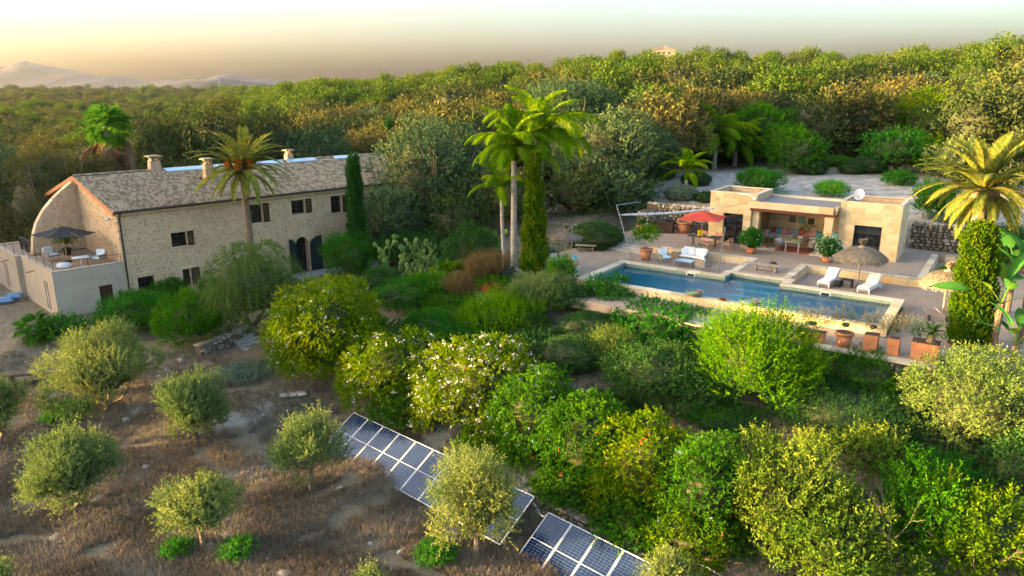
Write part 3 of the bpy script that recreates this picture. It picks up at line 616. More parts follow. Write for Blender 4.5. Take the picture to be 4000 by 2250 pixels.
rail = thing('railing', 'thin dark metal railing on the parapet of the roof terrace', 'railing', H.w(-4.2, .1, HZ + 3.09), H.a)
def bar(a, c, r=.016): v = MB((-4.2, .1, 3.09)); v.tube([a, c], r, 5); return v
for y in (.1, 1.9, 3.7, 5.5, 7.1): bar((-4.15, y, 3.09), (-4.15, y, 3.75), .018).build('post', M['steel'], rail)
for x in (-2.1, -.1): bar((x, .1, 3.09), (x, .1, 3.62), .018).build('post', M['steel'], rail)
for z in (3.72,): bar((-4.15, .1, z), (-4.15, 7.1, z)).build('rail', M['steel'], rail); bar((-4.15, .1, z - .02), (-.1, .1, z - .12)).build('rail', M['steel'], rail)
for y in (7.9, 10.3, 13.0): bar((-4.5, y, 3.04), (-4.5, y, 3.75), .018).build('post', M['steel'], rail)
bar((-4.5, 7.9, 3.72), (-4.5, 13, 3.72)).build('rail', M['steel'], rail)

# ---------------------------------------------------------------- pool and its terrace
def bslab(name, mt, rects, z0, z1, kind=True, rz=None, label=None):
    v = MB(); off = B.w(0, 0)
    for s0, s1, t0, t1 in rects: v.b2((s0, t0, z0), (s1, t1, z1))
    o = v.build(name, mt); o.location = (B.O[0], B.O[1], 0); o.rotation_euler = (0, 0, B.a)
    if kind: tag(o, label, kind='structure')
    return o
bslab('terrace', M['paving'], [(-4.6, 16.5, 5.7, 15.4), (6.35, 9.95, 1.66, 5.7), (16.5, 23.5, 14.0, 15.4)], -.9, 0, label='upper paved terrace round the pool house')
bslab('pool_deck', M['paving'], [(-6, 6.35, .46, 5.7), (-6, -.46, -5, .46), (9.95, 16.16, .46, 5.7), (16.5, 23.5, -8.1, 14.0), (16.16, 16.5, -8.1, 5.7), (-.46, 16.16, -8.1, -5.46), (-6, -4.6, 5.7, 12)], -.9, -.45, label='lower paved deck beside the pool')
pool = thing('swimming_pool', 'long rectangular blue mosaic swimming pool with a stepped recess and stone coping', 'pool', B.w(0, 0, 0), B.a)
PL, PW = 15.7, 5.0
def pb(name, mt, *bx): 
    v = MB()
    for a, c in bx: v.b2(a, c)
    return v.build(name, mt, pool)
pb('basin_floor', M['pool'], ((0, -PW, -1.7), (PL, 0, -1.6)), ((6.6, 0, -1.7), (9.8, 1.2, -1.6)))
pb('basin_wall', M['pool'], ((-.3, 0, -1.7), (6.6, .3, -.42)), ((9.8, 0, -1.7), (PL + .3, .3, -.42)), ((6.3, .3, -1.7), (6.6, 1.5, -.42)), ((9.8, .3, -1.7), (10.1, 1.5, -.42)), ((6.6, 1.2, -1.7), (9.8, 1.5, -.42)),
   ((-.3, -PW - .3, -1.7), (PL + .3, -PW, -.42)), ((-.3, -PW, -1.7), (0, 0, -.42)), ((PL, -PW, -1.7), (PL + .3, 0, -.42)))
wl = pb('waterline_band', M['waterline'], ((-.3, 0, -.42), (6.6, .3, -.06)), ((9.8, 0, -.42), (PL + .3, .3, -.06)), ((6.3, .3, -.42), (6.6, 1.5, -.06)), ((9.8, .3, -.42), (10.1, 1.5, -.06)), ((6.6, 1.2, -.42), (9.8, 1.5, -.06)),
   ((-.3, -PW - .3, -.42), (PL + .3, -PW, -.06)), ((-.3, -PW, -.42), (0, 0, -.06)), ((PL, -PW, -.42), (PL + .3, 0, -.06)))
M['lightstep'] = mat('light_blue_mosaic', (.10, .46, .62), (.16, .55, .70), scale=20)
for k in range(4): pb('pool_step', M['lightstep'], ((6.6, 1.2 - .42 * (k + 1), -1.6), (9.8, 1.2 - .42 * k, -.52 - .27 * k)))
pb('corner_shelf', M['lightstep'], ((13.9, -PW, -1.6), (PL, -3.3, -.6)))
v = MB(); v.prism([(0, -PW), (PL, -PW), (PL, 0), (9.8, 0), (9.8, 1.2), (6.6, 1.2), (6.6, 0), (0, 0)], -.242, -.24); 
v.v = v.v[8:]; v.t = v.t[8:]; v.f = [tuple(range(8))]; wt = v.build('water', M['water'], pool)
# coping slabs
def strip(s0, s1, t0, t1, n, along='s', z0=-.06, z1=.02):
    for k in range(n):
        a = k / n; c = (k + 1) / n; g = .006
        if along == 's': q = (s0 + (s1 - s0) * a + g, s0 + (s1 - s0) * c - g, t0, t1)
        else: q = (s0, s1, t0 + (t1 - t0) * a + g, t0 + (t1 - t0) * c - g)
        o = link('coping_slab', UNIT['cop'], pool); o.location = ((q[0] + q[1]) / 2, (q[2] + q[3]) / 2, (z0 + z1) / 2); o.scale = (q[1] - q[0], q[3] - q[2], z1 - z0)
UNIT = {}
def unit(key, mt, nm): v = MB(); v.box((0, 0, 0), (1, 1, 1)); UNIT[key] = v.mesh(nm, mt)
unit('cop', M['coping'], 'coping_slab'); unit('mar', M['marès'], 'stone_block'); unit('flag', M['flag'], 'paving_slab')
strip(-.46, 6.6, -.02, .46, 9); strip(9.8, 16.16, -.02, .46, 8); strip(6.14, 6.62, .47, 1.66, 2, 't'); strip(9.78, 10.26, .47, 1.66, 2, 't'); strip(6.63, 9.77, 1.18, 1.66, 4)
strip(-.46, 16.16, -PW - .42, -PW + .02, 20); strip(-.46, .02, -PW + .03, -.03, 7, 't'); strip(PL - .02, PL + .46, -PW + .03, -.03, 7, 't')
# light stone edging round the two sunken bays and the terrace edge
strip(6.35, 6.8, 1.67, 5.7, 5, 't', -.02, .03); strip(9.5, 9.95, 1.67, 5.7, 5, 't', -.02, .03); strip(.0, 6.8, 5.71, 6.1, 8, 's', -.02, .03); strip(9.5, 16.5, 5.71, 6.1, 9, 's', -.02, .03); strip(16.1, 16.5, 6.11, 14, 9, 't', -.02, .05)
# outer pool wall, bay walls of sandstone blocks
def blocks(parent, u0, u1, z0, z1, n, rows, place, ops=(), g=.008, th=.05, key='mar', name='stone_block'):
    h = (z1 - z0) / rows; w = (u1 - u0) / n
    for r_ in range(rows):
        cuts = [u0] + [u0 + w * (k + (.5 if r_ % 2 else 0)) for k in range(0 if r_ % 2 else 1, n)] + [u1]
        cuts = sorted(set([round(c, 4) for c in cuts]))
        zc_ = z0 + h * (r_ + .5)
        segs = [(a, c) for a, c in zip(cuts, cuts[1:])]
        for a, c, d, e in ops:
            if d < zc_ < e:
                ns = []
                for p, q in segs:
                    if q <= a or p >= c: ns.append((p, q))
                    else:
                        if p < a - .05: ns.append((p, a))
                        if q > c + .05: ns.append((c, q))
                segs = ns
        for p, q in segs:
            if q - p < .06: continue
            o = link(name, UNIT[key], parent); l, rz = place((p + q) / 2, zc_); o.location = l; o.rotation_euler = (0, 0, rz); o.scale = (q - p - g, th, h - g)
blocks(pool, -.46, 16.16, -.45, -.062, 18, 1, lambda u, z: ((u, -PW - .325, z), 0)); blocks(pool, -PW - .3, .4, -.45, -.062, 6, 1, lambda u, z: ((PL + .325, u, z), math.pi / 2))
v = MB(); v.b2((.2, .02, 0), (.21, .03, .01)) if 0 else None
bays = thing('bay_wall', 'low sandstone block walls round the sunken seating bays', 'wall', B.w(0, 5.7, -.45), B.a)
blocks(bays, -1.0, 6.35, 0, .42, 9, 1, lambda u, z: ((u, -.026, z), 0)); blocks(bays, 9.95, 16.5, 0, .42, 8, 1, lambda u, z: ((u, -.026, z), 0))
blocks(bays, -4.0, 0, 0, .42, 5, 1, lambda u, z: ((6.35 - .026, u, z), math.pi / 2)); blocks(bays, -4.0, 0, 0, .42, 5, 1, lambda u, z: ((9.95 + .026, u, z), math.pi / 2)); blocks(bays, 0, 8.3, 0, .42, 9, 1, lambda u, z: ((16.53, u, z), math.pi / 2))
st = thing('stone_steps', 'three wide pale stone steps at the left end of the terrace', 'steps', B.w(-4.3, 4.8, -.45), B.a)
for k in range(3): v = MB(); v.b2((0, .36 * k, 0), (3.2, .36 * (k + 1) - .01, .15 * (k + 1))); v.build('step', M['flag'], st)
for k in range(2): v = MB(); v.b2((0, 0, 0), (1, 1, 1)) if 0 else None
# drain grilles / skimmers in the far pool wall, lights
for s_ in (4.2, 12.0): pb('skimmer', M['white'], ((s_, -.012, -.30), (s_ + .55, -.002, -.08))); pb('skimmer_mouth', M['glass'], ((s_ + .06, -.02, -.26), (s_ + .49, -.013, -.12)))
# retaining wall in front
rw = thing('retaining_wall', 'dry stone retaining wall with a sandstone coping below the terracotta pots', 'wall', B.w(7.5, -8.35, -2.6), B.a)
v = MB(); v.b2((0, 0, 0), (16, .25, 2.05)); v.build('core', M['drygap'], rw)
rubble(rw, lambda u, z: ((u, -.004, z), 0), [(0, 16, .9, 2.05)], [], .2, M['dry'], DV, nparts=200, proud=.12, seed=21, near=lambda q: abs(q[0] - 8))
for k in range(14): v = MB(); v.b2((k * 16 / 14 + .008, -.2, 2.05), ((k + 1) * 16 / 14 - .008, .32, 2.16)); v.build('coping_slab', M['coping'], rw)
# dry stone walls behind
bw = thing('dry_stone_wall', 'dry stone garden wall of grey boulders right of the pool house', 'wall', B.w(14.5, 15.5, 0), B.a)
v = MB(); v.b2((0, .15, -.3), (16, .6, 1.7)); v.build('core', M['drygap'], bw)
rubble(bw, lambda u, z: ((u, .15, z), 0), [(0, 16, 0, 1.72)], [], .23, M['dry'], DV, nparts=220, proud=.16, seed=31, near=lambda q: abs(q[0] - 2))
for k in range(40): v = MB(); v.tint = rnd.random(); v.soft((k * .4 + .2, .34, 1.78), (.36, .45, .24 + rnd.uniform(-.05, .08)), .07, rz=rnd.uniform(-.15, .15)); v.build('capstone', M['dry'], bw)
bl = thing('dry_stone_wall', 'dry stone wall behind the barbecue corner left of the pool house', 'wall', B.w(-4.3, 12.6, 0), B.a)
v = MB(); v.b2((0, .15, -.3), (6.2, .6, 1.85)); v.b2((0, -1.6, -.3), (.9, .12, 1.5)); v.build('core', M['drygap'], bl)
rubble(bl, lambda u, z: ((u, .15, z), 0), [(.9, 6.2, 0, 1.85)], [], .23, M['dry'], DV, nparts=120, proud=.13, seed=33, near=lambda q: q[0])
rubble(bl, lambda u, z: ((u, -1.6, z), 0), [(0, .9, 0, 1.5)], [], .23, M['dry'], DV, nparts=60, proud=.13, seed=34); rubble(bl, lambda u, z: ((.9, u, z), math.pi / 2), [(-1.6, .1, 0, 1.5)], [], .23, M['dry'], DV, nparts=60, proud=.1, seed=35)
for k in range(15): v = MB(); v.tint = rnd.random(); v.soft((k * .41 + .2, .34, 1.93), (.38, .45, .2), .07, rz=rnd.uniform(-.15, .15)); v.build('capstone', M['dry'], bl)

# ---------------------------------------------------------------- pool house
ph = thing('pool_house', 'flat roofed sandstone block pool house with two wings and an open dining loggia between', 'building', B.w(1.95, 9.9, 0), B.a)
o_ = (1.95, 9.9, 0)
def hb(name, mt, *bx, par=None):
    v = MB(o_)
    for a, c in bx: v.b2(a, c)
    return v.build(name, mt, par or ph)
d1 = (2.99, 4.62, 0, 2.22); d2 = (11.75, 13.4, 0, 2.28)
v = MB(o_); cut_wall(v, 'x', 9.9, 10.2, 1.95, 5.3, 0, 3.62, [d1]); cut_wall(v, 'x', 9.9, 10.2, 10.76, 14.42, 0, 3.62, [d2])
v.b2((1.95, 10.2, 0), (2.25, 13.6, 3.62)); v.b2((5.0, 10.2, 0), (5.3, 13.3, 3.62)); v.b2((2.25, 13.3, 0), (14.12, 13.6, 3.05)); v.b2((2.25, 13.3, 3.05), (5.3, 13.6, 3.62)); v.b2((10.76, 13.3, 3.05), (14.12, 13.6, 3.62)); v.b2((10.76, 10.2, 0), (11.06, 13.3, 3.62)); v.b2((14.12, 10.2, 0), (14.42, 13.6, 3.62)); v.build('wall', M['marèscore'], ph)
P_ = lambda fn: (lambda u, z: (lambda q: ((q[0][0] - o_[0], q[0][1] - o_[1], q[0][2]), q[1]))(fn(u, z)))
blocks(ph, 1.93, 5.3, 0, 3.66, 5, 10, P_(lambda u, z: ((u, 9.884, z), 0)), [d1]); blocks(ph, 10.76, 14.44, 0, 3.66, 5, 10, P_(lambda u, z: ((u, 9.884, z), 0)), [(d2[0], d2[1], 0, 2.22)])
blocks(ph, 9.9, 13.6, 0, 3.66, 5, 10, P_(lambda u, z: ((14.436, u, z), math.pi / 2))); blocks(ph, 9.9, 13.6, 0, 3.66, 5, 10, P_(lambda u, z: ((1.934, u, z), math.pi / 2)))
blocks(ph, 5.32, 10.74, 0, 2.6, 7, 7, P_(lambda u, z: ((u, 13.286, z), 0)))
for a, c in (((1.9, 9.85, 3.66), (5.33, 10.1, 3.72)), ((1.9, 10.1, 3.66), (2.15, 13.6, 3.72)), ((5.08, 10.1, 3.66), (5.33, 13.6, 3.72)), ((2.15, 13.35, 3.66), (5.08, 13.6, 3.72)), ((10.73, 9.85, 3.66), (14.47, 10.1, 3.72)), ((10.73, 10.1, 3.66), (10.98, 13.6, 3.72)), ((14.22, 10.1, 3.66), (14.47, 13.6, 3.72)), ((10.98, 13.35, 3.66), (14.22, 13.6, 3.72))): hb('parapet_coping', M['coping'], (a, c))
hb('flat_roof', M['gravel'], ((2.15, 10.1, 3.2), (5.08, 13.35, 3.3)), ((10.98, 10.1, 3.2), (14.22, 13.35, 3.3)))
hb('loggia_roof', M['marèscore'], ((5.32, 9.1, 2.86), (10.74, 13.28, 3.12))); hb('roof_gravel', M['gravel'], ((5.33, 9.35, 3.12), (10.72, 13.25, 3.18)))
hb('ceiling_panel', M['marès'], ((5.34, 9.3, 2.83), (10.7, 13.2, 2.858)))
for k in range(6): hb('fascia_block', M['marès'], ((4.95 + k * .93 + .004, 8.95, 2.86), (4.95 + (k + 1) * .93 - .004, 9.098, 3.32)))
hb('fascia_block', M['marès'], ((10.53, 9.1, 2.86), (10.74, 9.88, 3.32))); hb('fascia_block', M['marès'], ((4.95, 9.1, 2.86), (5.3, 9.86, 3.32))); hb('parapet_coping', M['coping'], ((5.34, 13.3, 3.1), (10.72, 13.6, 3.32)))
hb('beam', M['rustbeam'], ((5.1, 9.0, 2.66), (10.5, 9.2, 2.855))); hb('beam', M['rustbeam'], ((10.5, 9.0, 2.66), (10.68, 9.86, 2.855)))
for a, c, n in (((4.66, 9.0, 0), (5.18, 9.85, 2.655), 7), ((5.2, 9.3, 0), (5.66, 9.86, 2.655), 7), ((10.04, 9.02, 0), (10.56, 9.5, 2.655), 7)):
    for k in range(n): hb('pillar_block', M['marès'], ((a[0], a[1], a[2] + (c[2] - a[2]) * k / n + .003), (c[0], c[1], a[2] + (c[2] - a[2]) * (k + 1) / n - .003)))
hb('loggia_floor', M['coping'], ((5.3, 9.0, .004), (10.76, 13.3, .03)))
def glazed(d, name, bars):
    a, c, z0, z1 = d; y = 10.02; f = hb(name, M['steel'], ((a, y, z0), (a + .06, y + .06, z1)), ((c - .06, y, z0), (c, y + .06, z1)), ((a + .06, y, z1 - .06), (c - .06, y + .06, z1)), ((a + .06, y, z0), (c - .06, y + .06, z0 + .06)))
    m_ = (a + c) / 2
    hb('glass', M['glass'], ((a + .06, y + .025, z0 + .06), (c - .06, y + .03, z1 - .06)), par=f)
    hb('mullion', M['steel'], ((m_ - .03, y - .005, z0 + .06), (m_ + .03, y + .02, z1 - .06)), par=f)
    for z in bars: hb('glazing_bar', M['steel'], ((a + .06, y - .003, z), (m_ - .03, y + .02, z + .035)), par=f); hb('glazing_bar', M['steel'], ((m_ + .03, y - .003, z), (c - .06, y + .02, z + .035)), par=f)
    return f
M['glassl'] = mat('window_glass_reflecting', (.03, .04, .045), (.06, .08, .09), scale=1.2, rough=.06, spec=.8)
g1 = glazed(d1, 'glazed_door', (.6, 1.3)); g2 = glazed(d2, 'glazed_door', ())
v = MB(o_); v.lathe([(.0, 0), (.14, .0), (.14, .02), (0, .02)], 14); 
v = MB(o_); v.M = Matrix.Translation((3.8, 10.0, 1.15)) @ Matrix.Rotation(math.pi / 2, 4, 'X'); v.lathe([(.0, 0), (.15, .0), (.15, .03), (0, .03)], 14); v.build('handle_disc', M['steel'], g1)
hb('panel', M['marès'], ((3.1, 10.035 + .1, .65), (4.5, 10.15 + .02, 1.28)), par=g1) if 0 else None
v = MB(o_); v.tube([(3.6, 9.95, 3.68), (4.9, 9.6, 3.62), (5.1, 9.5, 3.5)], .035, 6); v.build('drain_pipe', M['white'], ph); hb('junction_box', M['white'], ((5.05, 9.5, 3.38), (5.28, 9.7, 3.55)))
v = MB(o_); v.lathe([(0, 0), (.05, .0), (.06, .04), (.03, .06)], 10, (13.9, 9.84, 2.78)); v.build('wall_light', M['grey_metal'], ph); hb('wall_light', M['grey_metal'], ((2.35, 9.8, 3.1), (2.45, 9.86, 3.22)))
hb('relief_panel', M['terra'] if 0 else M['marès'], ((12.4, 9.84, 3.08), (13.2, 9.858, 3.42)))
dish = thing('satellite_dish', 'pale blue grey satellite dish on the right wing of the pool house', 'satellite dish', B.w(11.6, 11.2, 3.3), B.a); dish.scale = (.78, .78, .85)
v = MB(); v.tube([(0, 0, 0), (0, 0, .75)], .03, 6); v.build('mast', M['grey_metal'], dish)
v = MB(); v.M = Matrix.Translation((0, -.05, .85)) @ Matrix.Rotation(R(68), 4, 'X') @ Matrix.Diagonal((1, 1.15, 1, 1)); v.lathe([(0.001, 0), (.2, .02), (.34, .07), (.42, .12), (.40, .12), (.2, .04), (.001, .02)], 22); v.build('reflector', M['zinc'], dish, True)
v = MB(); v.tube([(0, -.1, .45), (.1, -.7, .8)], .015, 5); v.box((.1, -.72, .84), (.08, .14, .08)); v.build('receiver_arm', M['grey_metal'], dish)
# ---------------------------------------------------------------- foliage
def unitv(a): return a / np.maximum(np.linalg.norm(a, axis=1, keepdims=True), 1e-6)
def foliage(seed, rx, h, n, L=.35, nl=10, ls=.12, lw=.05, up=.3, clumps=30, cr=.38, droop=0.0, ball=False, spread=.55, zlow=-.35, skirt=0.0, ry=None, angle=.9, jag=.25, core=.62, zc=None):
    """leafy crown of radius rx and height h standing on z=0: shoots that leave leaf clumps, each shoot a row of small leaves"""
    rg = np.random.RandomState(seed); ry = ry or rx; hz_ = h / 2; zc = hz_ if zc is None else zc
    E_ = np.array([rx, ry, hz_])
    if ball: C = np.zeros((1, 3)); CR = np.array([1.0]); CD = np.array([[0, 0, 1.]])
    else:
        q_ = int(clumps * 2 / (1 - zlow)) + 1; i_ = np.arange(q_) + .5; z_ = 1 - 2 * i_ / q_; s_ = np.sqrt(1 - z_ ** 2); a_ = i_ * 2.39996; CD = unitv(np.stack([np.cos(a_) * s_, np.sin(a_) * s_, z_], 1) + rg.randn(q_, 3) * .09 * (1 + 3 * jag)); CD = CD[CD[:, 2] > zlow]; k = len(CD)
        CR = cr * rg.uniform(.65, 1.25, k); C = CD * (1 - CR * .75)[:, None] * rg.uniform(1 - jag, 1.0 + jag * .25, k)[:, None]
        C = np.vstack([C, [[0, 0, 0]]]); CR = np.append(CR, .7); CD = np.vstack([CD, [[0, 0, 1.]]])
    ci = rg.choice(len(C), n, p=(CR ** 2) / (CR ** 2).sum()); q = unitv(rg.randn(n, 3) + CD[ci] * (.0 if ball else .7))
    if ball: q = q[q[:, 2] > zlow - .3] if False else np.where(q[:, 2:3] < zlow, q * [1, 1, -1], q)
    base = (C[ci] + q * CR[ci][:, None] * rg.uniform(.72, 1.0, (n, 1))) * E_ + [0, 0, zc]
    if skirt:
        zz = np.clip((base[:, 2] - zc) / hz_, -.97, 0); f = 1 + skirt * (1 / np.sqrt(1 - zz ** 2) - 1); base[:, 0] *= f; base[:, 1] *= f
    out = unitv(q)
    d = unitv(out * .8 + [0, 0, up] + rg.randn(n, 3) * (spread * .5)); ln = L * rg.uniform(.45, 1.3, n)
    t = (np.arange(nl) + .5) / nl; T = t[None, :] * np.ones((n, 1)); T = np.clip(T + rg.uniform(-.4, .4, T.shape) / nl, 0, 1.05)
    P = base[:, None, :] + d[:, None, :] * (ln[:, None] * T)[..., None]; P[..., 2] -= droop * T ** 2 * ln[:, None]
    ld = unitv((d[:, None, :] * (1 - angle * .5) + rg.randn(n, nl, 3) * angle * .7 - np.array([0, 0, droop * .6])).reshape(-1, 3)); nr = unitv(rg.randn(n * nl, 3) + .7 * np.repeat(out, nl, 0) + [0, 0, .5]); sd_ = unitv(np.cross(ld, nr))
    P = P.reshape(-1, 3); sc = rg.uniform(.6, 1.25, (len(P), 1)) * ls; ww = sc / ls * lw
    V = np.stack([P, P + ld * sc * .5 + sd_ * ww * .5, P + ld * sc, P + ld * sc * .5 - sd_ * ww * .5], 1)
    keep = V[:, :, 2].min(1) > -.05; V = V[keep]
    tint = (rg.rand(len(C))[ci] * .35)[:, None] + (rg.rand(n) * .25)[:, None] + T * .22 + rg.rand(n, nl) * .22; tint = tint.ravel()[keep]
    V = V.reshape(-1, 3); F = np.arange(len(V)).reshape(-1, 4); tint = np.repeat(tint, 4)
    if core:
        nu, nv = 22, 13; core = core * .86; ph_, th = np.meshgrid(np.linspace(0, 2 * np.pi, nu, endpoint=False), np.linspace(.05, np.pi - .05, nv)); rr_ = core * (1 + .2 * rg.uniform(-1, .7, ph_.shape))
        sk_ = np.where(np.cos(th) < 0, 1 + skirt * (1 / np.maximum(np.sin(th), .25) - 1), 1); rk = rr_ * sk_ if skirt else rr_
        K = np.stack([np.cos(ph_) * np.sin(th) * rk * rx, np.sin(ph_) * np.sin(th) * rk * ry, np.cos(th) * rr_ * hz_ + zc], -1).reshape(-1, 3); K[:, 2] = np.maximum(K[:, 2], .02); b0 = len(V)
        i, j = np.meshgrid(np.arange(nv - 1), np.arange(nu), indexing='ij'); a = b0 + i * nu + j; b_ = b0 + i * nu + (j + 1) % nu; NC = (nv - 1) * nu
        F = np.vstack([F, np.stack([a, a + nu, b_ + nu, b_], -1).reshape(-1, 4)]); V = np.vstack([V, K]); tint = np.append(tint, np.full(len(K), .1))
    return V, F, tint
def leafy(name, V, F, mt, T):
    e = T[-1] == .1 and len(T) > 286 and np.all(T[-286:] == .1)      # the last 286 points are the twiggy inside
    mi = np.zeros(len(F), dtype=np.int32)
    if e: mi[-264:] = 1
    return npmesh(name, V, F, None, T, mats=[mt, M['twigs']], mi=mi)
def limb_mesh(rx, h, trunk_h, r0, seed, nb=6, lean=0):
    rg = random.Random(seed); b = MB(); top = Vector((rg.uniform(-.2, .2) + lean, rg.uniform(-.2, .2), trunk_h)); b.tube([(0, 0, -.5), (0, 0, trunk_h * .4), top], [r0 * 1.25, r0, r0 * .8], 8)
    for i in range(nb):
        a = 2 * math.pi * i / nb + rg.uniform(-.4, .4); d = Vector((math.cos(a) * rx * .75, math.sin(a) * rx * .75, trunk_h + (h - trunk_h) * rg.uniform(.35, .8)))
        m_ = top.lerp(d, .5) + Vector((0, 0, -.1 * h)) * .5; b.tube([top, m_, d], [r0 * .6, r0 * .38, r0 * .12], 6)
        for _ in range(2): e = d + Vector((rg.uniform(-1, 1), rg.uniform(-1, 1), rg.uniform(0, 1))) * rx * .3; b.tube([m_.lerp(d, .4), e], [r0 * .25, r0 * .07], 5)
    return b.mesh('trunk', M['bark'])
SEED = [100]
def bush(name, label, cat, cx, top, bot, hw, mk, dens=1.0, z=None, group=None, trunk=0, flowers=None, v=True, dist=None, grow=1.08, **k):
    """cx, top, bot, hw: where it shows in the photograph (2576 px wide); it stands on the ground there with real size"""
    SEED[0] += 1; sc = VS if v else 1; px, py = cx * sc, bot * sc
    x, y, g = onground(px, py) if z is None else at(px, py, z)
    if dist: f = dist / math.hypot(x, y); x *= f; y *= f; g = gz(x, y)
    rx = hw * sc / FPX * math.hypot(y, CZ - g) * grow
    y2 = y + rx * (.75 if not trunk else .3); x2 = x * y2 / y; g2 = gz(x2, y2) if z is None else z
    zt = zat(px, top * sc, x2, y2); h = max(zt - g2, .4)
    k.setdefault('L', .3); k.setdefault('nl', 9); k.setdefault('ls', .13); k.setdefault('lw', .055)
    if not trunk: k.setdefault('skirt', .8); k.setdefault('zlow', -.85)
    else: k.setdefault('zlow', -.7); k.setdefault('skirt', .35)
    area = 2 * math.pi * rx * (rx + h) * .75; n = int(dens * area * 3.0 / (k['ls'] * k['lw'] * .5 * k['nl']) * .42)
    n = min(n, 64000 // k['nl'])
    o = thing(name, label, cat, (x2, y2, g2), rnd.uniform(0, 6), group)
    sh = k['L'] * (.55 + .35 * k.get('up', .3)) * .55; rx = max(rx - sh * .6, rx * .7); h = max(h - sh, h * .65) * (.94 if grow < 1 else 1) * (1.3 if name == 'low_shrub' else 1); zc = h / 2
    if trunk: hh = h - trunk; kw = dict(k); V, F, T = foliage(seed=SEED[0], rx=rx, h=hh, n=n, **kw); V[:, 2] += trunk; link('trunk', limb_mesh(rx, h, trunk * 1.15, .05 + .02 * h, SEED[0]), o)
    else: V, F, T = foliage(seed=SEED[0], rx=rx, h=h, n=n, **k)
    link('crown' if trunk else 'foliage', leafy('foliage', V, F, LM[mk], T), o)
    if flowers:
        for fm, cnt, fs in flowers:
            rg = np.random.RandomState(SEED[0]); nn = len(V) - 200; idx = rg.choice(nn // 4, cnt) * 4; cpt = V[idx].mean(0); PP = V[idx]; PP = PP + unitv(PP - [0, 0, h * .4]) * .06
            offs = rg.randn(cnt, 5, 3) * fs * .7; c0 = (PP[:, None, :] + offs).reshape(-1, 3); a = unitv(rg.randn(len(c0), 3)); b_ = unitv(np.cross(a, rg.randn(len(c0), 3))); s_ = fs * rg.uniform(.6, 1.2, (len(c0), 1)) * .6
            Q = np.stack([c0 - a * s_, c0 - b_ * s_, c0 + a * s_, c0 + b_ * s_], 1).reshape(-1, 3)
            tag(link('flowers', npmesh('flowers', Q, np.arange(len(Q)).reshape(-1, 4), LM[fm], np.repeat(rg.rand(len(c0)), 4)), o), kind='stuff')
    return o

# olives in the dry field
OL = dict(mk='olive', L=.6, nl=15, ls=.10, lw=.035, up=.75, clumps=24, cr=.3, jag=.6, dens=1.1, core=.6, grow=.93)
bush('olive_tree', 'largest olive tree, grey green and bushy, in the upper left of the dry field', 'tree', 275, 815, 1060, 140, trunk=.25, **OL)
bush('olive_tree', 'round compact olive tree below the flagstone steps', 'tree', 500, 925, 1132, 95, trunk=.25, **OL)
bush('olive_tree', 'grey green olive tree cut off by the left edge of the picture', 'tree', 5, 930, 1140, 75, trunk=.6, **OL)
bush('olive_tree', 'ragged olive tree with golden left side, low on the left of the dry field', 'tree', 195, 1068, 1305, 122, trunk=.35, **OL)
bush('olive_tree', 'small lollipop olive tree with two green tufts at its foot', 'tree', 515, 1215, 1405, 112, trunk=1.1, **OL)
bush('olive_tree', 'slender open olive tree in front of the left end of the long solar array', 'tree', 785, 1025, 1250, 98, trunk=.8, **dict(OL, dens=.75, core=.35))
bush('olive_tree', 'tall olive tree hiding the right end of the long solar array', 'tree', 1200, 1125, 1425, 118, trunk=.6, **OL)
bush('olive_tree', 'young olive tree at the bottom edge by the short solar array', 'tree', 1675, 1385, 1560, 62, trunk=.5, **OL)
bush('olive_tree', 'tip of an olive tree at the bottom left corner', 'tree', -5, 1395, 1560, 45, trunk=.4, **OL)
bush('olive_tree', 'tip of an olive tree at the bottom edge below the dry grass', 'tree', 935, 1432, 1560, 40, trunk=.4, **OL)
for cx, top, bot, hw, lb in ((450, 1375, 1415, 34, 'green tuft left of the lollipop olive trunk'), (605, 1375, 1420, 40, 'green tuft right of the lollipop olive trunk'), (1100, 1375, 1440, 45, 'green tuft left below the tall olive tree'), (170, 1035, 1075, 50, 'low bright shrub between the two left olive trees'), (620, 925, 970, 65, 'low trailing green plant beside the flagstone steps')):
    bush('shrub', lb, 'shrub', cx, top, bot, hw, 'bright' if cx != 620 else 'grey', L=.3, nl=8, ls=.12, lw=.03, up=.7, core=.5)

# flowering hedge through the middle
HG = dict(L=.42, nl=13, ls=.105, lw=.045, up=.35, clumps=46, cr=.3, jag=.3, droop=.35)
bush('flowering_shrub', 'tall golden green rambling shrub at the left hedge end, by the curved wall', 'shrub', 835, 688, 1000, 138, 'hedgey', flowers=[('wflower', 130, .075)], **HG)
bush('flowering_shrub', 'yellow green spray of jasmine overhanging the curved stone wall', 'shrub', 768, 785, 985, 82, 'hedgey', flowers=[('wflower', 50, .06)], **HG)
bush('flowering_shrub', 'jasmine hedge section with scattered white flowers left of the widest one', 'shrub', 1000, 830, 1090, 140, 'hedgey', flowers=[('wflower', 260, .08), ('rflower', 3, .09)], **HG)
bush('flowering_shrub', 'widest hedge section thickly dotted with white jasmine flowers', 'shrub', 1205, 845, 1150, 160, 'hedgey', flowers=[('wflower', 620, .08), ('rflower', 5, .09)], **HG)
bush('flowering_shrub', 'hedge section with pale blue plumbago sprays below the dark clipped ball', 'shrub', 1350, 925, 1215, 115, 'hedge', flowers=[('bflower', 90, .05), ('rflower', 5, .1)], **HG)
bush('flowering_shrub', 'dense green hedge section above the gap between the solar arrays', 'shrub', 1475, 980, 1290, 120, 'hedge', flowers=[('rflower', 6, .09), ('wflower', 12, .05)], **HG)
bush('flowering_shrub', 'green hedge section with orange red trumpet flowers', 'shrub', 1625, 1040, 1385, 135, 'hedgey', flowers=[('rflower', 18, .10), ('wflower', 14, .05)], **HG)
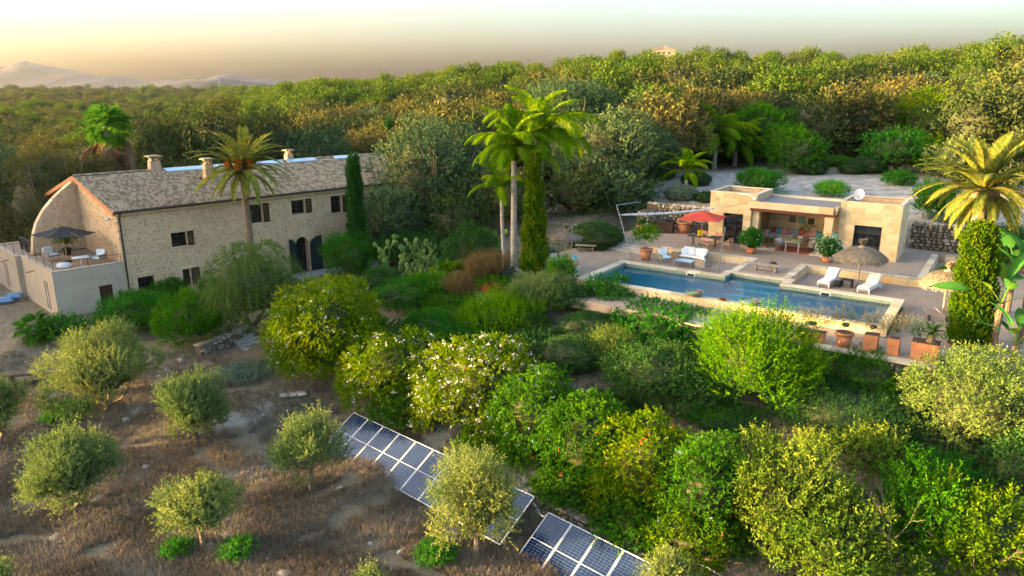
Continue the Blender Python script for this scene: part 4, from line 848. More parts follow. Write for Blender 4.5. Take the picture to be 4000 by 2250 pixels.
bush('flowering_shrub', 'hedge section next to the tall pale yellow green shrub', 'shrub', 1755, 1080, 1430, 110, 'hedge', flowers=[('bflower', 14, .05), ('wflower', 10, .05)], **HG)
bush('flowering_shrub', 'low jasmine skirt behind the left end of the long solar array', 'shrub', 1045, 950, 1105, 100, 'hedge', flowers=[('bflower', 20, .05), ('wflower', 30, .05)], **HG)
bush('flowering_shrub', 'dark lower hedge skirt behind the middle of the long solar array', 'shrub', 1270, 1080, 1200, 110, 'hedge', **HG)
bush('flowering_shrub', 'dark lower hedge skirt right of the tall olive tree', 'shrub', 1440, 1180, 1330, 100, 'hedge', flowers=[('rflower', 4, .08)], **HG)
bush('flowering_shrub', 'lower hedge section above the short solar array', 'shrub', 1600, 1240, 1440, 110, 'hedge', flowers=[('wflower', 8, .05)], **HG)
bush('flowering_shrub', 'lower hedge section hanging towards the irrigation pipe', 'shrub', 1730, 1270, 1480, 110, 'hedgey', flowers=[('rflower', 5, .08)], **HG)
bush('flowering_shrub', 'soft green shrub with white stars filling the space behind the jasmine', 'shrub', 930, 790, 960, 90, 'hedge', flowers=[('wflower', 60, .05)], **HG)
bush('flowering_shrub', 'bluish plumbago between the jasmine and the fountain shaped bush', 'shrub', 1180, 810, 930, 95, 'bright', flowers=[('bflower', 50, .05)], **HG)
# lower right
KS = dict(grow=.98, L=.55, nl=13, ls=.115, lw=.055, up=.8, clumps=40, cr=.28, jag=.5, core=.55)
bush('mastic_shrub', 'tall pale yellow green leaved shrub with upright shoots, bottom right of centre', 'shrub', 1950, 1075, 1470, 165, 'mastic', **KS)
bush('mastic_shrub', 'broad pale leaved shrub along the bottom edge, left of the bare branches', 'shrub', 2070, 1230, 1570, 190, 'mastic', **KS)
bush('mastic_shrub', 'golden shrub in front of the dark ground cover, left of the big round bush', 'shrub', 2180, 1075, 1260, 95, 'mastic', **KS)
bush('mastic_shrub', 'green shrub with bare twisted branches in the bottom right corner', 'shrub', 2430, 1215, 1560, 175, 'hedgey', **dict(KS, dens=.7))
bush('mastic_shrub', 'shrub with pale bare branches between the two bottom right shrubs', 'shrub', 2270, 1150, 1480, 120, 'carob', **dict(KS, dens=.8))
bush('mastic_shrub', 'feathery green shrub under the big round bush', 'shrub', 2370, 1150, 1300, 80, 'bright', L=.35, nl=12, ls=.1, lw=.03, up=.9)
bush('round_shrub', 'very large rounded silver yellow bush in front of the leaning cypress', 'shrub', 2432, 885, 1215, 168, 'silver', dens=1.0, L=.4, nl=14, ls=.085, lw=.04, up=.5, clumps=90, cr=.2, jag=.12, core=.68)
bush('spiky_shrub', 'large bright lime bush of upright spiky shoots in front of the pool', 'shrub', 1885, 778, 1080, 150, 'spiky', L=.85, nl=20, ls=.10, lw=.04, up=.95, clumps=40, cr=.3, jag=.25, spread=.4)
bush('round_shrub', 'large dark green rounded bush left of the lime spiky bush', 'shrub', 1640, 870, 1075, 128, 'dark', L=.35, nl=12, ls=.10, lw=.03, up=.3, clumps=60, cr=.25, jag=.12, core=.8)
BL = dict(ball=True, L=.16, nl=6, ls=.08, lw=.03, up=.3, core=1.05, zlow=-.9, spread=.9, skirt=.7)
bush('clipped_ball', 'dark clipped ball bush, the lower one of the pair in the middle of the garden', 'shrub', 1436, 852, 965, 84, 'dark', **BL)
bush('clipped_ball', 'dark clipped ball bush, the upper one of the pair beside the hibiscus', 'shrub', 1478, 790, 880, 72, 'dark', **BL)
bush('clipped_ball', 'dark mounded bush between the hibiscus and the pool wall', 'shrub', 1752, 783, 868, 62, 'dark', **BL)
bush('hibiscus', 'mid green hibiscus bush with a few pink flowers', 'shrub', 1655, 763, 905, 125, 'bright', flowers=[('pflower', 6, .07)], L=.4, nl=10, ls=.12, lw=.07, up=.5, clumps=40, cr=.28)
bush('shrub', 'thin pale green shrub between the clipped balls and the hibiscus', 'shrub', 1540, 825, 945, 62, 'willow', L=.5, nl=12, ls=.09, lw=.03, up=.9, dens=.8)
bush('low_shrub', 'green mounding ground cover below the terracotta pots', 'shrub', 2165, 905, 1030, 115, 'carob', L=.2, nl=7, ls=.09, lw=.04, up=.5, clumps=60, cr=.25, jag=.1, core=.85)
bush('low_shrub', 'dark low mound left of the green ground cover under the pots', 'shrub', 2060, 965, 1050, 90, 'dark', L=.2, nl=7, ls=.09, lw=.035, up=.4, clumps=60, cr=.25, jag=.1, core=.85)
bush('low_shrub', 'wide dark rosemary mat below the ground cover', 'shrub', 2120, 1010, 1160, 175, 'dark', L=.3, nl=10, ls=.08, lw=.02, up=.8, clumps=70, cr=.25, jag=.1, core=.85)
bush('low_shrub', 'dark rosemary mat in the gap behind the pale leaved shrub', 'shrub', 1830, 1040, 1150, 90, 'dark', L=.3, nl=10, ls=.08, lw=.02, up=.8, clumps=70, cr=.25, jag=.1, core=.85)
bush('spiky_shrub', 'bright green fountain shaped spiky bush in the middle of the garden', 'shrub', 1262, 738, 880, 103, 'spiky', L=.8, nl=18, ls=.11, lw=.03, up=.9, clumps=30, cr=.3, spread=.5)
bush('low_shrub', 'bright mounded shrub behind the jasmine hedge, nearest the golden one', 'shrub', 1012, 718, 805, 70, 'bright', L=.25, nl=9, ls=.08, lw=.03, up=.4, clumps=50, cr=.25, jag=.1, core=.85)
bush('low_shrub', 'flat layered juniper mound, the upper one', 'shrub', 1130, 735, 790, 78, 'carob', L=.25, nl=9, ls=.08, lw=.03, up=.2, clumps=50, cr=.25, jag=.2, core=.8)
bush('low_shrub', 'flat layered juniper mound, the lower one in front', 'shrub', 1120, 775, 835, 90, 'carob', L=.25, nl=9, ls=.08, lw=.03, up=.2, clumps=50, cr=.25, jag=.2, core=.8)
bush('shrub', 'dark upright rosemary bush under the yellow cypress', 'shrub', 1360, 688, 820, 85, 'olive', L=.45, nl=14, ls=.08, lw=.03, up=1.0, clumps=40, cr=.28, core=.75)
bush('shrub', 'dark rosemary bush between the fountain bush and the plumbago', 'shrub', 1425, 715, 810, 70, 'dark', L=.4, nl=14, ls=.08, lw=.03, up=1.0, clumps=40, cr=.28, core=.75)
bush('flowering_shrub', 'bright plumbago bush with blue flowers at the left end of the pool', 'shrub', 1530, 688, 800, 72, 'bright', flowers=[('bflower', 60, .05)], L=.35, nl=11, ls=.1, lw=.05, up=.5, clumps=36, cr=.3)
for q_ in ((1600, 930, 1000, 60, 'small green shrub in the gap beside the large dark rounded bush', 'bright'), (1760, 960, 1060, 60, 'dark filler shrub between the dark rounded bush and the lime spiky bush', 'dark'), (1790, 1040, 1110, 70, 'low dark shrub in front of the lime spiky bush', 'carob'), (1690, 1010, 1090, 70, 'low grey green shrub under the large dark rounded bush', 'olive'), (1090, 800, 870, 70, 'soft green shrub right behind the golden green rambler', 'bright'), (1320, 790, 870, 60, 'dark shrub right of the fountain shaped bush', 'dark'), (1600, 800, 860, 60, 'dark little shrub left of the hibiscus', 'dark'), (1700, 800, 850, 60, 'green shrub along the pool wall', 'carob'), (2000, 880, 960, 60, 'green shrub under the leftmost terracotta trough', 'carob'), (1985, 1000, 1080, 60, 'dark mound right of the lime spiky bush', 'dark'), (1250, 700, 745, 50, 'olive green shrub under the grasses', 'carob')):
    bush('low_shrub', q_[4], 'shrub', q_[0], q_[1], q_[2], q_[3], q_[5], L=.3, nl=9, ls=.1, lw=.04, up=.5)
def ground_cover():
    rg = np.random.RandomState(77); n = 46000; s = rg.uniform(-17, 24, n); t = rg.uniform(-24, -8.6, n); X = B.O[0] + s * B.u[0] + t * B.v[0]; Y = B.O[1] + s * B.u[1] + t * B.v[1]
    t2 = rg.uniform(-8.6, 12, n // 3); s2 = rg.uniform(-24, -6.4, n // 3); X = np.append(X, B.O[0] + s2 * B.u[0] + t2 * B.v[0]); Y = np.append(Y, B.O[1] + s2 * B.u[1] + t2 * B.v[1])
    ax, ay = math.cos(R_(-41.7)), math.sin(R_(-41.7)); dn_ = (X + 7.7) * -ay + (Y - 32.7) * ax; hs = (X - H.O[0]) * H.u[0] + (Y - H.O[1]) * H.u[1]; ht = (X - H.O[0]) * H.v[0] + (Y - H.O[1]) * H.v[1]
    ok = (dn_ > 1.6) & ~((hs > -5) & (hs < 28) & (ht > -1.5)) & (vnoise(X * .8, Y * .8, 6) + rg.uniform(-.5, .5, len(X)) > -.45) & ~(np.hypot(X + 11.5, Y - 37) < 2.6); X, Y = X[ok], Y[ok]; Z = np.concatenate([hgt(X[i:i + 8000], Y[i:i + 8000]) for i in range(0, len(X), 8000)]); n = len(X)
    P = np.stack([X, Y, Z + rg.uniform(.01, .22, n)], 1); d = unitv(rg.randn(n, 3) + [0, 0, .8]); e = unitv(np.cross(d, rg.randn(n, 3))); s = rg.uniform(.08, .2, (n, 1)); V = np.stack([P, P + d * s * .5 + e * s * .2, P + d * s, P + d * s * .5 - e * s * .2], 1).reshape(-1, 3)
    tag(link('ground_cover', npmesh('ground_cover', V, np.arange(len(V)).reshape(-1, 4), LM['dark'], np.repeat(rg.rand(n), 4))), 'low dark green ground cover between the garden shrubs', 'ground cover', kind='stuff')
R_ = math.radians
ground_cover()
# in front of the farmhouse
bush('low_shrub', 'dark green low shrub under the prickly pear on its left side', 'shrub', 960, 690, 770, 60, 'dark', L=.3, nl=9, ls=.1, lw=.04, up=.5)
bush('low_shrub', 'green shrub between the cycads and the mounded shrub', 'shrub', 1085, 700, 765, 60, 'carob', L=.3, nl=9, ls=.1, lw=.04, up=.5)
bush('low_shrub', 'dark evergreen behind the prickly pear', 'shrub', 1060, 600, 690, 110, 'dark', L=.4, nl=9, ls=.12, lw=.05, up=.5)
bush('low_shrub', 'dark evergreen beside the palm trunks', 'shrub', 1190, 590, 690, 75, 'dark', L=.4, nl=9, ls=.12, lw=.05, up=.5)
bush('low_shrub', 'dark leafy shrub hiding the foot of the yellow cypress on its right', 'shrub', 1410, 660, 735, 40, 'carob', L=.3, nl=9, ls=.1, lw=.04, up=.5)
bush('low_shrub', 'dark shrub in the gap below the fountain shaped bush', 'shrub', 1350, 850, 960, 85, 'dark', L=.3, nl=9, ls=.1, lw=.04, up=.5)
bush('low_shrub', 'dark understory shrub between the big dark bush and the hedge', 'shrub', 1560, 1000, 1090, 80, 'dark', L=.3, nl=9, ls=.1, lw=.04, up=.5)
bush('low_shrub', 'dark green shrub behind the golden cypress foot', 'shrub', 2300, 960, 1060, 70, 'carob', L=.3, nl=9, ls=.1, lw=.04, up=.5)
bush('low_shrub', 'shadowed green shrub under the right side of the big round bush', 'shrub', 2540, 1130, 1300, 90, 'dark', L=.4, nl=10, ls=.12, lw=.05, up=.6)
bush('low_shrub', 'green weeds at the foot of the farmhouse wall beside the small window', 'shrub', 430, 715, 770, 50, 'carob', L=.3, nl=9, ls=.1, lw=.04, up=.6)
bush('shrub', 'bright green shrub in front of the plastered wing', 'shrub', 350, 738, 862, 92, 'bright', L=.4, nl=12, ls=.11, lw=.035, up=.6, clumps=40, cr=.3)
bush('shrub', 'yellow green shrub left of the weeping tree, in front of the farmhouse', 'shrub', 500, 733, 885, 92, 'carob', L=.35, nl=10, ls=.10, lw=.05, up=.6, clumps=50, cr=.26, jag=.15)
bush('shrub', 'small leafy shrub behind the little fan palm by the wing', 'shrub', 165, 800, 885, 62, 'bright', L=.35, nl=9, ls=.13, lw=.08, up=.5)
bush('weeping_tree', 'grey green weeping pepper tree in front of the farmhouse wall', 'tree', 645, 602, 858, 125, 'willow', trunk=.4, dens=1.4, L=.8, nl=18, ls=.12, lw=.03, up=.1, droop=1.1, clumps=34, cr=.33, jag=.4)
bush('round_shrub', 'bright green rounded shrub beside the arched door', 'shrub', 888, 578, 705, 70, 'bright', L=.4, nl=12, ls=.10, lw=.035, up=.5, clumps=40, cr=.28, core=.75)
bush('clipped_ball', 'small dark clipped ball against the farmhouse wall', 'shrub', 516, 693, 735, 30, 'dark', **BL)
bush('grey_mound', 'small grey santolina ball left of the yellow cypress', 'shrub', 1270, 670, 712, 29, 'grey', **BL)
bush('grey_mound', 'pale grey mound behind the thatched parasol beside the palms', 'shrub', 1382, 622, 660, 22, 'grey', **BL)
bush('round_shrub', 'broad dark clipped mound behind the bench left of the terrace steps', 'shrub', 1497, 560, 640, 68, 'dark', **BL)
# behind the pool house
bush('grey_mound', 'grey green clipped ball beside the slim palm behind the terrace wall', 'shrub', 1712, 465, 520, 40, 'grey', **BL)
bush('clipped_ball', 'dark clipped ball right of the grey green one behind the terrace', 'shrub', 1775, 482, 525, 26, 'dark', **BL)
bush('shrub', 'blue green bushy shrub behind the left wing of the pool house', 'shrub', 1908, 423, 490, 55, 'bright', L=.5, nl=14, ls=.1, lw=.03, up=.7, core=.8)
bush('clipped_ball', 'large dark dome shrub on the rocky plateau', 'shrub', 2034, 393, 442, 44, 'dark', **BL)
bush('clipped_ball', 'lighter green dome shrub right of the large dark one on the plateau', 'shrub', 2108, 392, 421, 36, 'carob', **BL)
bush('low_shrub', 'low dark spreading shrub at the foot of the bright carob', 'shrub', 2185, 400, 438, 42, 'dark', **BL)
bush('low_shrub', 'small green tuft on the rocks behind the loggia roof', 'shrub', 2090, 462, 500, 40, 'bright', L=.4, nl=10, ls=.1, lw=.03, up=.8)
bush('low_shrub', 'dark low shrub left of the slim palm on the plateau', 'shrub', 1665, 420, 455, 30, 'dark', **BL)
bush('low_shrub', 'dark low shrub between the palm trunks on the plateau', 'shrub', 1750, 440, 470, 36, 'dark', **BL)
bush('shrub', 'bright green oleander right of the pool house', 'shrub', 2345, 455, 560, 50, 'carob', L=.5, nl=12, ls=.14, lw=.05, up=.7)
bush('shrub', 'grey green shrub above the dry stone wall on the right', 'shrub', 2395, 545, 585, 60, 'grey', L=.3, nl=10, ls=.1, lw=.03, up=.6)
bush('shrub', 'dark shrub under the date palm, above the stone wall', 'shrub', 2520, 560, 700, 70, 'dark', L=.4, nl=10, ls=.12, lw=.04, up=.6)

# big broadleaf trees round the houses: base point by eye on the ground
def bigtree(name, label, cx, top, cy, hw, dist, mk, trunk=2.0, group=None, **k):
    SEED[0] += 1; az = math.atan((cx * VS - 2000) / FPX); x, y = math.sin(az) * dist, math.cos(az) * dist; g = gz(x, y); zt = zat(cx * VS, top * VS, x, y)
    rx = hw * VS / FPX * math.hypot(y, 3); h = zt - g; o = thing(name, label, 'tree', (x, y, g), rnd.uniform(0, 6), group)
    k.setdefault('ls', .22); k.setdefault('lw', .12); k.setdefault('L', .7); k.setdefault('nl', 9); k.setdefault('clumps', 55); k.setdefault('cr', .27); k.setdefault('jag', .3); k.setdefault('up', .4)
    dens = k.pop('dens', 1); hh = h - trunk; area = 2 * math.pi * rx * (rx + hh) * .7; n = min(int(dens * area * 3.0 / (k['ls'] * k['lw'] * .5 * k['nl']) * .4), 40000 // k['nl']); trunk *= .4; k.setdefault('skirt', .6); hh = h - trunk
    V, F, T = foliage(seed=SEED[0], rx=rx, h=hh, n=n, core=.74, zlow=-.9, **k); V[:, 2] += trunk
    link('crown', leafy('crown', V, F, LM[mk], T), o); link('trunk', limb_mesh(rx, h, trunk * 1.3, .12 + .02 * h, SEED[0]), o); return o
bigtree('holm_oak', 'broad holm oak between the farmhouse and the palms, golden on its left side', 1085, 300, 0, 155, 66, 'wolive', trunk=1.2)
bigtree('holm_oak', 'lower shadowed half of holm oak foliage beside the farmhouse corner', 985, 470, 0, 80, 60, 'wolive', trunk=.5)
bigtree('holm_oak', 'darker oak just behind the prickly pear', 1200, 420, 0, 80, 64, 'wolive', trunk=.8)
bigtree('wild_olive_tree', 'huge grey green wild olive tree behind the palms in the middle', 1440, 198, 0, 150, 80, 'wolive', trunk=1.5)
bigtree('wild_olive_tree', 'huge dark wild olive right of the cypress, overhanging the barbecue corner', 1530, 275, 0, 150, 68, 'wolive', trunk=1.2)
bigtree('wild_olive_tree', 'tall wild olive with brownish top left of the huge dark one', 1330, 270, 0, 90, 84, 'oliveb', trunk=1)
bigtree('wild_olive_tree', 'rounded blue green wild olive right behind the huge dark one', 1625, 235, 0, 85, 88, 'wolive', trunk=1)
bigtree('holm_oak', 'dark brownish oak above the far end of the farmhouse roof, left of the centre palms', 1225, 262, 0, 62, 92, 'oak', trunk=1.5)
bigtree('holm_oak', 'very large dark holm oak directly behind the farmhouse roof', 560, 248, 0, 120, 88, 'oak', trunk=1.5)
bigtree('holm_oak', 'dark oak behind the near chimneys, left of the very large one', 430, 268, 0, 85, 84, 'oak', trunk=1.5)
bigtree('holm_oak', 'dark oak behind the date palm crown and the skylights', 690, 275, 0, 95, 86, 'oak', trunk=1)
bigtree('holm_oak', 'lower blue green oak at the far end of the farmhouse roof', 810, 318, 0, 100, 84, 'wolive', trunk=.8)
bigtree('olive_tree', 'large yellowish wild olive left behind the farmhouse gable', 130, 345, 0, 130, 72, 'oliveb', trunk=.6, ls=.16, lw=.06)
bigtree('olive_tree', 'lower golden olive crown behind the gable and fan palm', 235, 400, 0, 95, 70, 'oliveb', trunk=.5, ls=.16, lw=.06)
bigtree('olive_tree', 'dark round olive at the left edge above the banana plants', 15, 365, 0, 48, 84, 'wolive', trunk=.6)
bigtree('carob_tree', 'bright green carob behind the right palms', 1900, 265, 0, 82, 92, 'carob', trunk=1)
bigtree('carob_tree', 'dark green carob behind the blue green shrub', 1965, 310, 0, 55, 86, 'carob', trunk=1)
bigtree('olive_tree', 'grey green tree right of the dark carob on the plateau edge', 2060, 285, 0, 82, 96, 'olive', trunk=1)
bigtree('carob_tree', 'bright lime green carob standing on the plateau in front of the others', 2245, 328, 0, 82, 84, 'bright', trunk=1)
bigtree('carob_tree', 'tall yellow green carob behind the bright one', 2310, 225, 0, 92, 100, 'hedgey', trunk=1.5)
bigtree('olive_tree', 'dark grey tree left of the tall yellow green carob', 2145, 262, 0, 70, 110, 'wolive', trunk=1)
bigtree('carob_tree', 'yellow green tree at the right edge above the date palm', 2530, 245, 0, 90, 105, 'hedgey', trunk=1.5)
bigtree('holm_oak', 'dark oak with brown top on the slope left of the carobs', 1990, 225, 0, 55, 120, 'oak', trunk=1)
bigtree('holm_oak', 'shadowed dark oak behind the date palm on the right', 2520, 420, 0, 110, 75, 'oak', trunk=1)

bigtree('holm_oak', 'dark understory oak under the huge wild olive, behind the bench', 1450, 440, 0, 85, 62, 'oak', trunk=.3)
bigtree('holm_oak', 'shadowed evergreen left of the barbecue wall', 1565, 420, 0, 85, 63, 'wolive', trunk=.3)
bigtree('holm_oak', 'dark evergreen behind the palm trunks', 1290, 430, 0, 80, 60, 'oak', trunk=.3)
bigtree('holm_oak', 'dark evergreen between the two large oaks, behind the prickly pear', 1150, 500, 0, 80, 58, 'oak', trunk=.3)
bigtree('holm_oak', 'dark evergreen right under the slim palm behind the terrace wall', 1640, 350, 0, 60, 76, 'oak', trunk=.3)
bigtree('holm_oak', 'big oak filling the slope between the middle wild olives', 1400, 300, 0, 90, 76, 'wolive', trunk=.3)
bigtree('carob_tree', 'bright bushy tree on the plateau right behind the blue green shrub', 1995, 330, 0, 62, 80, 'carob', trunk=.3)
bigtree('carob_tree', 'green tree closing the plateau between the palms and the carobs', 1860, 330, 0, 55, 92, 'carob', trunk=.3)
bigtree('olive_tree', 'grey green tree at the right end of the rocky plateau, behind the date palm', 2400, 350, 0, 70, 76, 'olive', trunk=.3)
bigtree('carob_tree', 'low lime green tree right of the bright carob', 2330, 350, 0, 55, 84, 'hedgey', trunk=.3)
bush('shrub', 'green oleander on the plateau just behind the right wing', 'shrub', 2260, 430, 470, 40, 'bright', L=.4, nl=10, ls=.12, lw=.05, up=.7)
bush('low_shrub', 'small dark mound on the rocks left of the bright carob', 'shrub', 2140, 415, 440, 30, 'dark', **BL)
# woods: individually placed nearest trees of six kinds, the rest of the forest as one
def kindmesh(seed, mt, h=5.2, rx=2.9, **k):
    a = dict(seed=seed, rx=rx, h=h, n=620, L=.75, nl=8, ls=.26, lw=.15, up=.5, clumps=26, cr=.32, jag=.35, core=.7, zlow=-.3); a.update(k); V, F, T = foliage(**a); V[:, 2] += .3; return leafy('crown', V, F, LM[mt], T)
KINDS = [('holm_oak', 'oak', 'dark holm oak in the wood on the slope', kindmesh(1, 'oak')), ('holm_oak', 'oak', 'browner holm oak in the wood on the slope', kindmesh(2, 'oliveb', h=4.6)),
         ('pine_tree', 'pine', 'lime green pine rising from the wood', kindmesh(3, 'pine', h=7.0, rx=2.7)), ('pine_tree', 'pine', 'spreading yellow green pine in the wood', kindmesh(4, 'pine', h=6.2, rx=3.3, zlow=0)),
         ('wild_olive_tree', 'wild olive', 'grey green wild olive in the wood on the slope', kindmesh(5, 'wolive', h=4.4)), ('wild_olive_tree', 'wild olive', 'brown topped wild olive in the wood on the slope', kindmesh(6, 'oliveb', h=5.0, rx=2.6)),
         ('pine_tree', 'pine', 'tall narrow dark pine in the wood', kindmesh(7, 'pine', h=8.6, rx=2.1, clumps=34)), ('holm_oak', 'oak', 'big dark round holm oak in the wood on the slope', kindmesh(8, 'oak', h=6.4, rx=3.6, clumps=34))]
trk = MB(); trk.tube([(0, 0, -.6), (.1, 0, 1.2), (.2, .1, 2.6)], [.22, .17, .1], 6); TRK = trk.mesh('trunk', M['bark'])
rg = np.random.RandomState(11); pts = []
sp = 5.8
gx = np.arange(-260, 330, sp); gy = np.arange(30, 330, sp); X, Y = np.meshgrid(gx, gy); X = (X + rg.uniform(-.45, .45, X.shape) * sp).ravel(); Y = (Y + rg.uniform(-.45, .45, Y.shape) * sp).ravel()
r = np.hypot(X, Y); pxs = 2000 + FPX * X / Y; ok = (r > 74) & (r < 330) & (pxs > -400) & (pxs < 4400)
s_ = (X - B.O[0]) * B.u[0] + (Y - B.O[1]) * B.u[1]; t_ = (X - B.O[0]) * B.v[0] + (Y - B.O[1]) * B.v[1]; ok &= ~((s_ > -8) & (s_ < 34) & (t_ > 10) & (t_ < 45))
s_ = (X - H.O[0]) * H.u[0] + (Y - H.O[1]) * H.u[1]; t_ = (X - H.O[0]) * H.v[0] + (Y - H.O[1]) * H.v[1]; ok &= ~((s_ > -9) & (s_ < 30) & (t_ > -6) & (t_ < 19)) & ~((pxs < 300) & (r < 82))
X, Y = X[ok], Y[ok]
la = []; lr = 330.0
Xf = []; Yf = []
while lr < 2100:
    da = .015; a_ = np.arange(-.66, .68, da); a_ = a_ + rg.uniform(-.4, .4, len(a_)) * da; q = lr * (1 + rg.uniform(-.5, .5, len(a_)) * .015)
    if lr > 520: a_, q = a_[a_ < -.08], q[a_ < -.08]
    Xf.append(np.sin(a_) * q); Yf.append(np.cos(a_) * q); lr *= 1.015
Xf = np.concatenate(Xf); Yf = np.concatenate(Yf)
def kindof(x, y):
    n_ = vnoise(x * .03, y * .03, 4); pxs_ = 2000 + FPX * x / y; r_ = np.hypot(x, y); hi = (r_ > 170) & (pxs_ > 900); k = rg.randint(0, 6, len(x)); pine = rg.rand(len(x)) < np.where(hi, .62, .12) + .15 * n_
    k = np.where(pine, 2 + rg.randint(0, 2, len(x)), np.where((k == 2) | (k == 3), 1, k)); e_ = rg.rand(len(x)); k = np.where(e_ < .12, 7, np.where((e_ < .2) & hi, 6, k)); return k
K1 = kindof(X, Y); Z1 = np.concatenate([hgt(X[i:i + 5000], Y[i:i + 5000]) for i in range(0, len(X), 5000)])
rr = np.hypot(X, Y); order = np.argsort(rr); near = order[:290]; rest = order[290:]
first = {}
for i in near:
    nm, cat_, lb, me = KINDS[K1[i]]; o = thing(nm, lb, 'tree', (X[i], Y[i], Z1[i] - .3), rg.uniform(0, 6.28), 'trees of the wood beyond the two houses: ' + lb.replace(' in the wood on the slope', '').replace(' rising from the wood', '').replace(' in the wood', ''))
    s = rg.uniform(.75, 1.6); o.scale = (s * rg.uniform(.9, 1.15), s, s * rg.uniform(.85, 1.15)); c = link('crown', me, o); link('trunk', TRK, o); first.setdefault(int(K1[i]), c)
XX = np.concatenate([X[rest], Xf]); YY = np.concatenate([Y[rest], Yf]); ZZ = np.concatenate([hgt(XX[i:i + 5000], YY[i:i + 5000]) for i in range(0, len(XX), 5000)]); KK = kindof(XX, YY)
RR = np.hypot(XX, YY); SC = np.where(RR < 330, 1.2, 1.2 + (RR - 330) * .0009) * rg.uniform(.6, 1.5, len(XX)); ZZ = ZZ - .3
def scatter(name, pts_, scl, kk, srcs, label, zs=1.0):
    me = bpy.data.meshes.new(name); me.vertices.add(len(pts_)); me.vertices.foreach_set('co', np.asarray(pts_, dtype=np.float32).ravel())
    for nm, ar, ty in (('scl', scl, 'FLOAT'), ('rot', rg.uniform(0, 6.28, len(scl)), 'FLOAT'), ('kind', kk, 'INT')):
        a = me.attributes.new(nm, ty, 'POINT'); a.data.foreach_set('value', np.asarray(ar, dtype=np.float32 if ty == 'FLOAT' else np.int32))
    o = link(name, me); ng = bpy.data.node_groups.new(name, 'GeometryNodeTree'); ng.interface.new_socket('Geometry', in_out='INPUT', socket_type='NodeSocketGeometry'); ng.interface.new_socket('Geometry', in_out='OUTPUT', socket_type='NodeSocketGeometry')
    gi = ng.nodes.new('NodeGroupInput'); go = ng.nodes.new('NodeGroupOutput'); L = ng.links.new; jn = ng.nodes.new('GeometryNodeJoinGeometry')
    for k, sobj in enumerate(srcs):
        oi = ng.nodes.new('GeometryNodeObjectInfo'); oi.inputs['Object'].default_value = sobj; oi.transform_space = 'ORIGINAL'
        ip = ng.nodes.new('GeometryNodeInstanceOnPoints'); L(gi.outputs[0], ip.inputs['Points']); L(oi.outputs['Geometry'], ip.inputs['Instance'])
        at_ = ng.nodes.new('GeometryNodeInputNamedAttribute'); at_.data_type = 'INT'; at_.inputs[0].default_value = 'kind'; cp = ng.nodes.new('FunctionNodeCompare'); cp.data_type = 'INT'; cp.operation = 'EQUAL'; L(at_.outputs[0], cp.inputs['A'] if False else [q for q in cp.inputs if q.type == 'INT'][0]); [q for q in cp.inputs if q.type == 'INT'][1].default_value = k
        L(cp.outputs[0], ip.inputs['Selection'])
        ro = ng.nodes.new('GeometryNodeInputNamedAttribute'); ro.data_type = 'FLOAT'; ro.inputs[0].default_value = 'rot'; cx_ = ng.nodes.new('ShaderNodeCombineXYZ'); L(ro.outputs[0], cx_.inputs[2]); L(cx_.outputs[0], ip.inputs['Rotation'])
        sc_ = ng.nodes.new('GeometryNodeInputNamedAttribute'); sc_.data_type = 'FLOAT'; sc_.inputs[0].default_value = 'scl'; cs = ng.nodes.new('ShaderNodeVectorMath'); cs.operation = 'SCALE'; cs.inputs[0].default_value = (1, 1, zs); L(sc_.outputs[0], cs.inputs['Scale']); L(cs.outputs[0], ip.inputs['Scale']); L(ip.outputs[0], jn.inputs[0])
    L(jn.outputs[0], go.inputs[0]); md = o.modifiers.new('scatter', 'NODES'); md.node_group = ng; tag(o, label, kind='stuff'); return o
scatter('forest', np.stack([XX, YY, ZZ], 1), SC, KK, [first.get(k) or first[0] for k in range(8)], 'far woods of holm oak, pine and wild olive covering the hills')

# unseen trees added on the left, placed and sized to shade field and houses
def shade_tree(x, y, ztop, hw, mk='oak'):
    g = gz(x, y); h = ztop - g; k = rnd.randrange(2); me = KINDS[4 if k else 0][3]; o = thing('wild_olive_tree' if k else 'holm_oak', 'dense evergreen tree added out of view on the left for its shade', 'tree', (x, y, g - .3), rnd.uniform(0, 6), 'trees added out of view on the left for their shade')
    o.scale = (hw / 2.9, hw / 2.9, h / 5.4); link('crown', me, o); link('trunk', TRK, o)
for i in range(24): shade_tree(-64 - rnd.uniform(0, 8), 34.5 + i * 1.8, (13.2 if i < 10 else 9.9) + rnd.uniform(-.7, .6), 3.6)
for i in range(14): shade_tree(-56 - rnd.uniform(0, 6), -4 + i * 2.9, -2.2 + rnd.uniform(-.5, .6), 2.4)

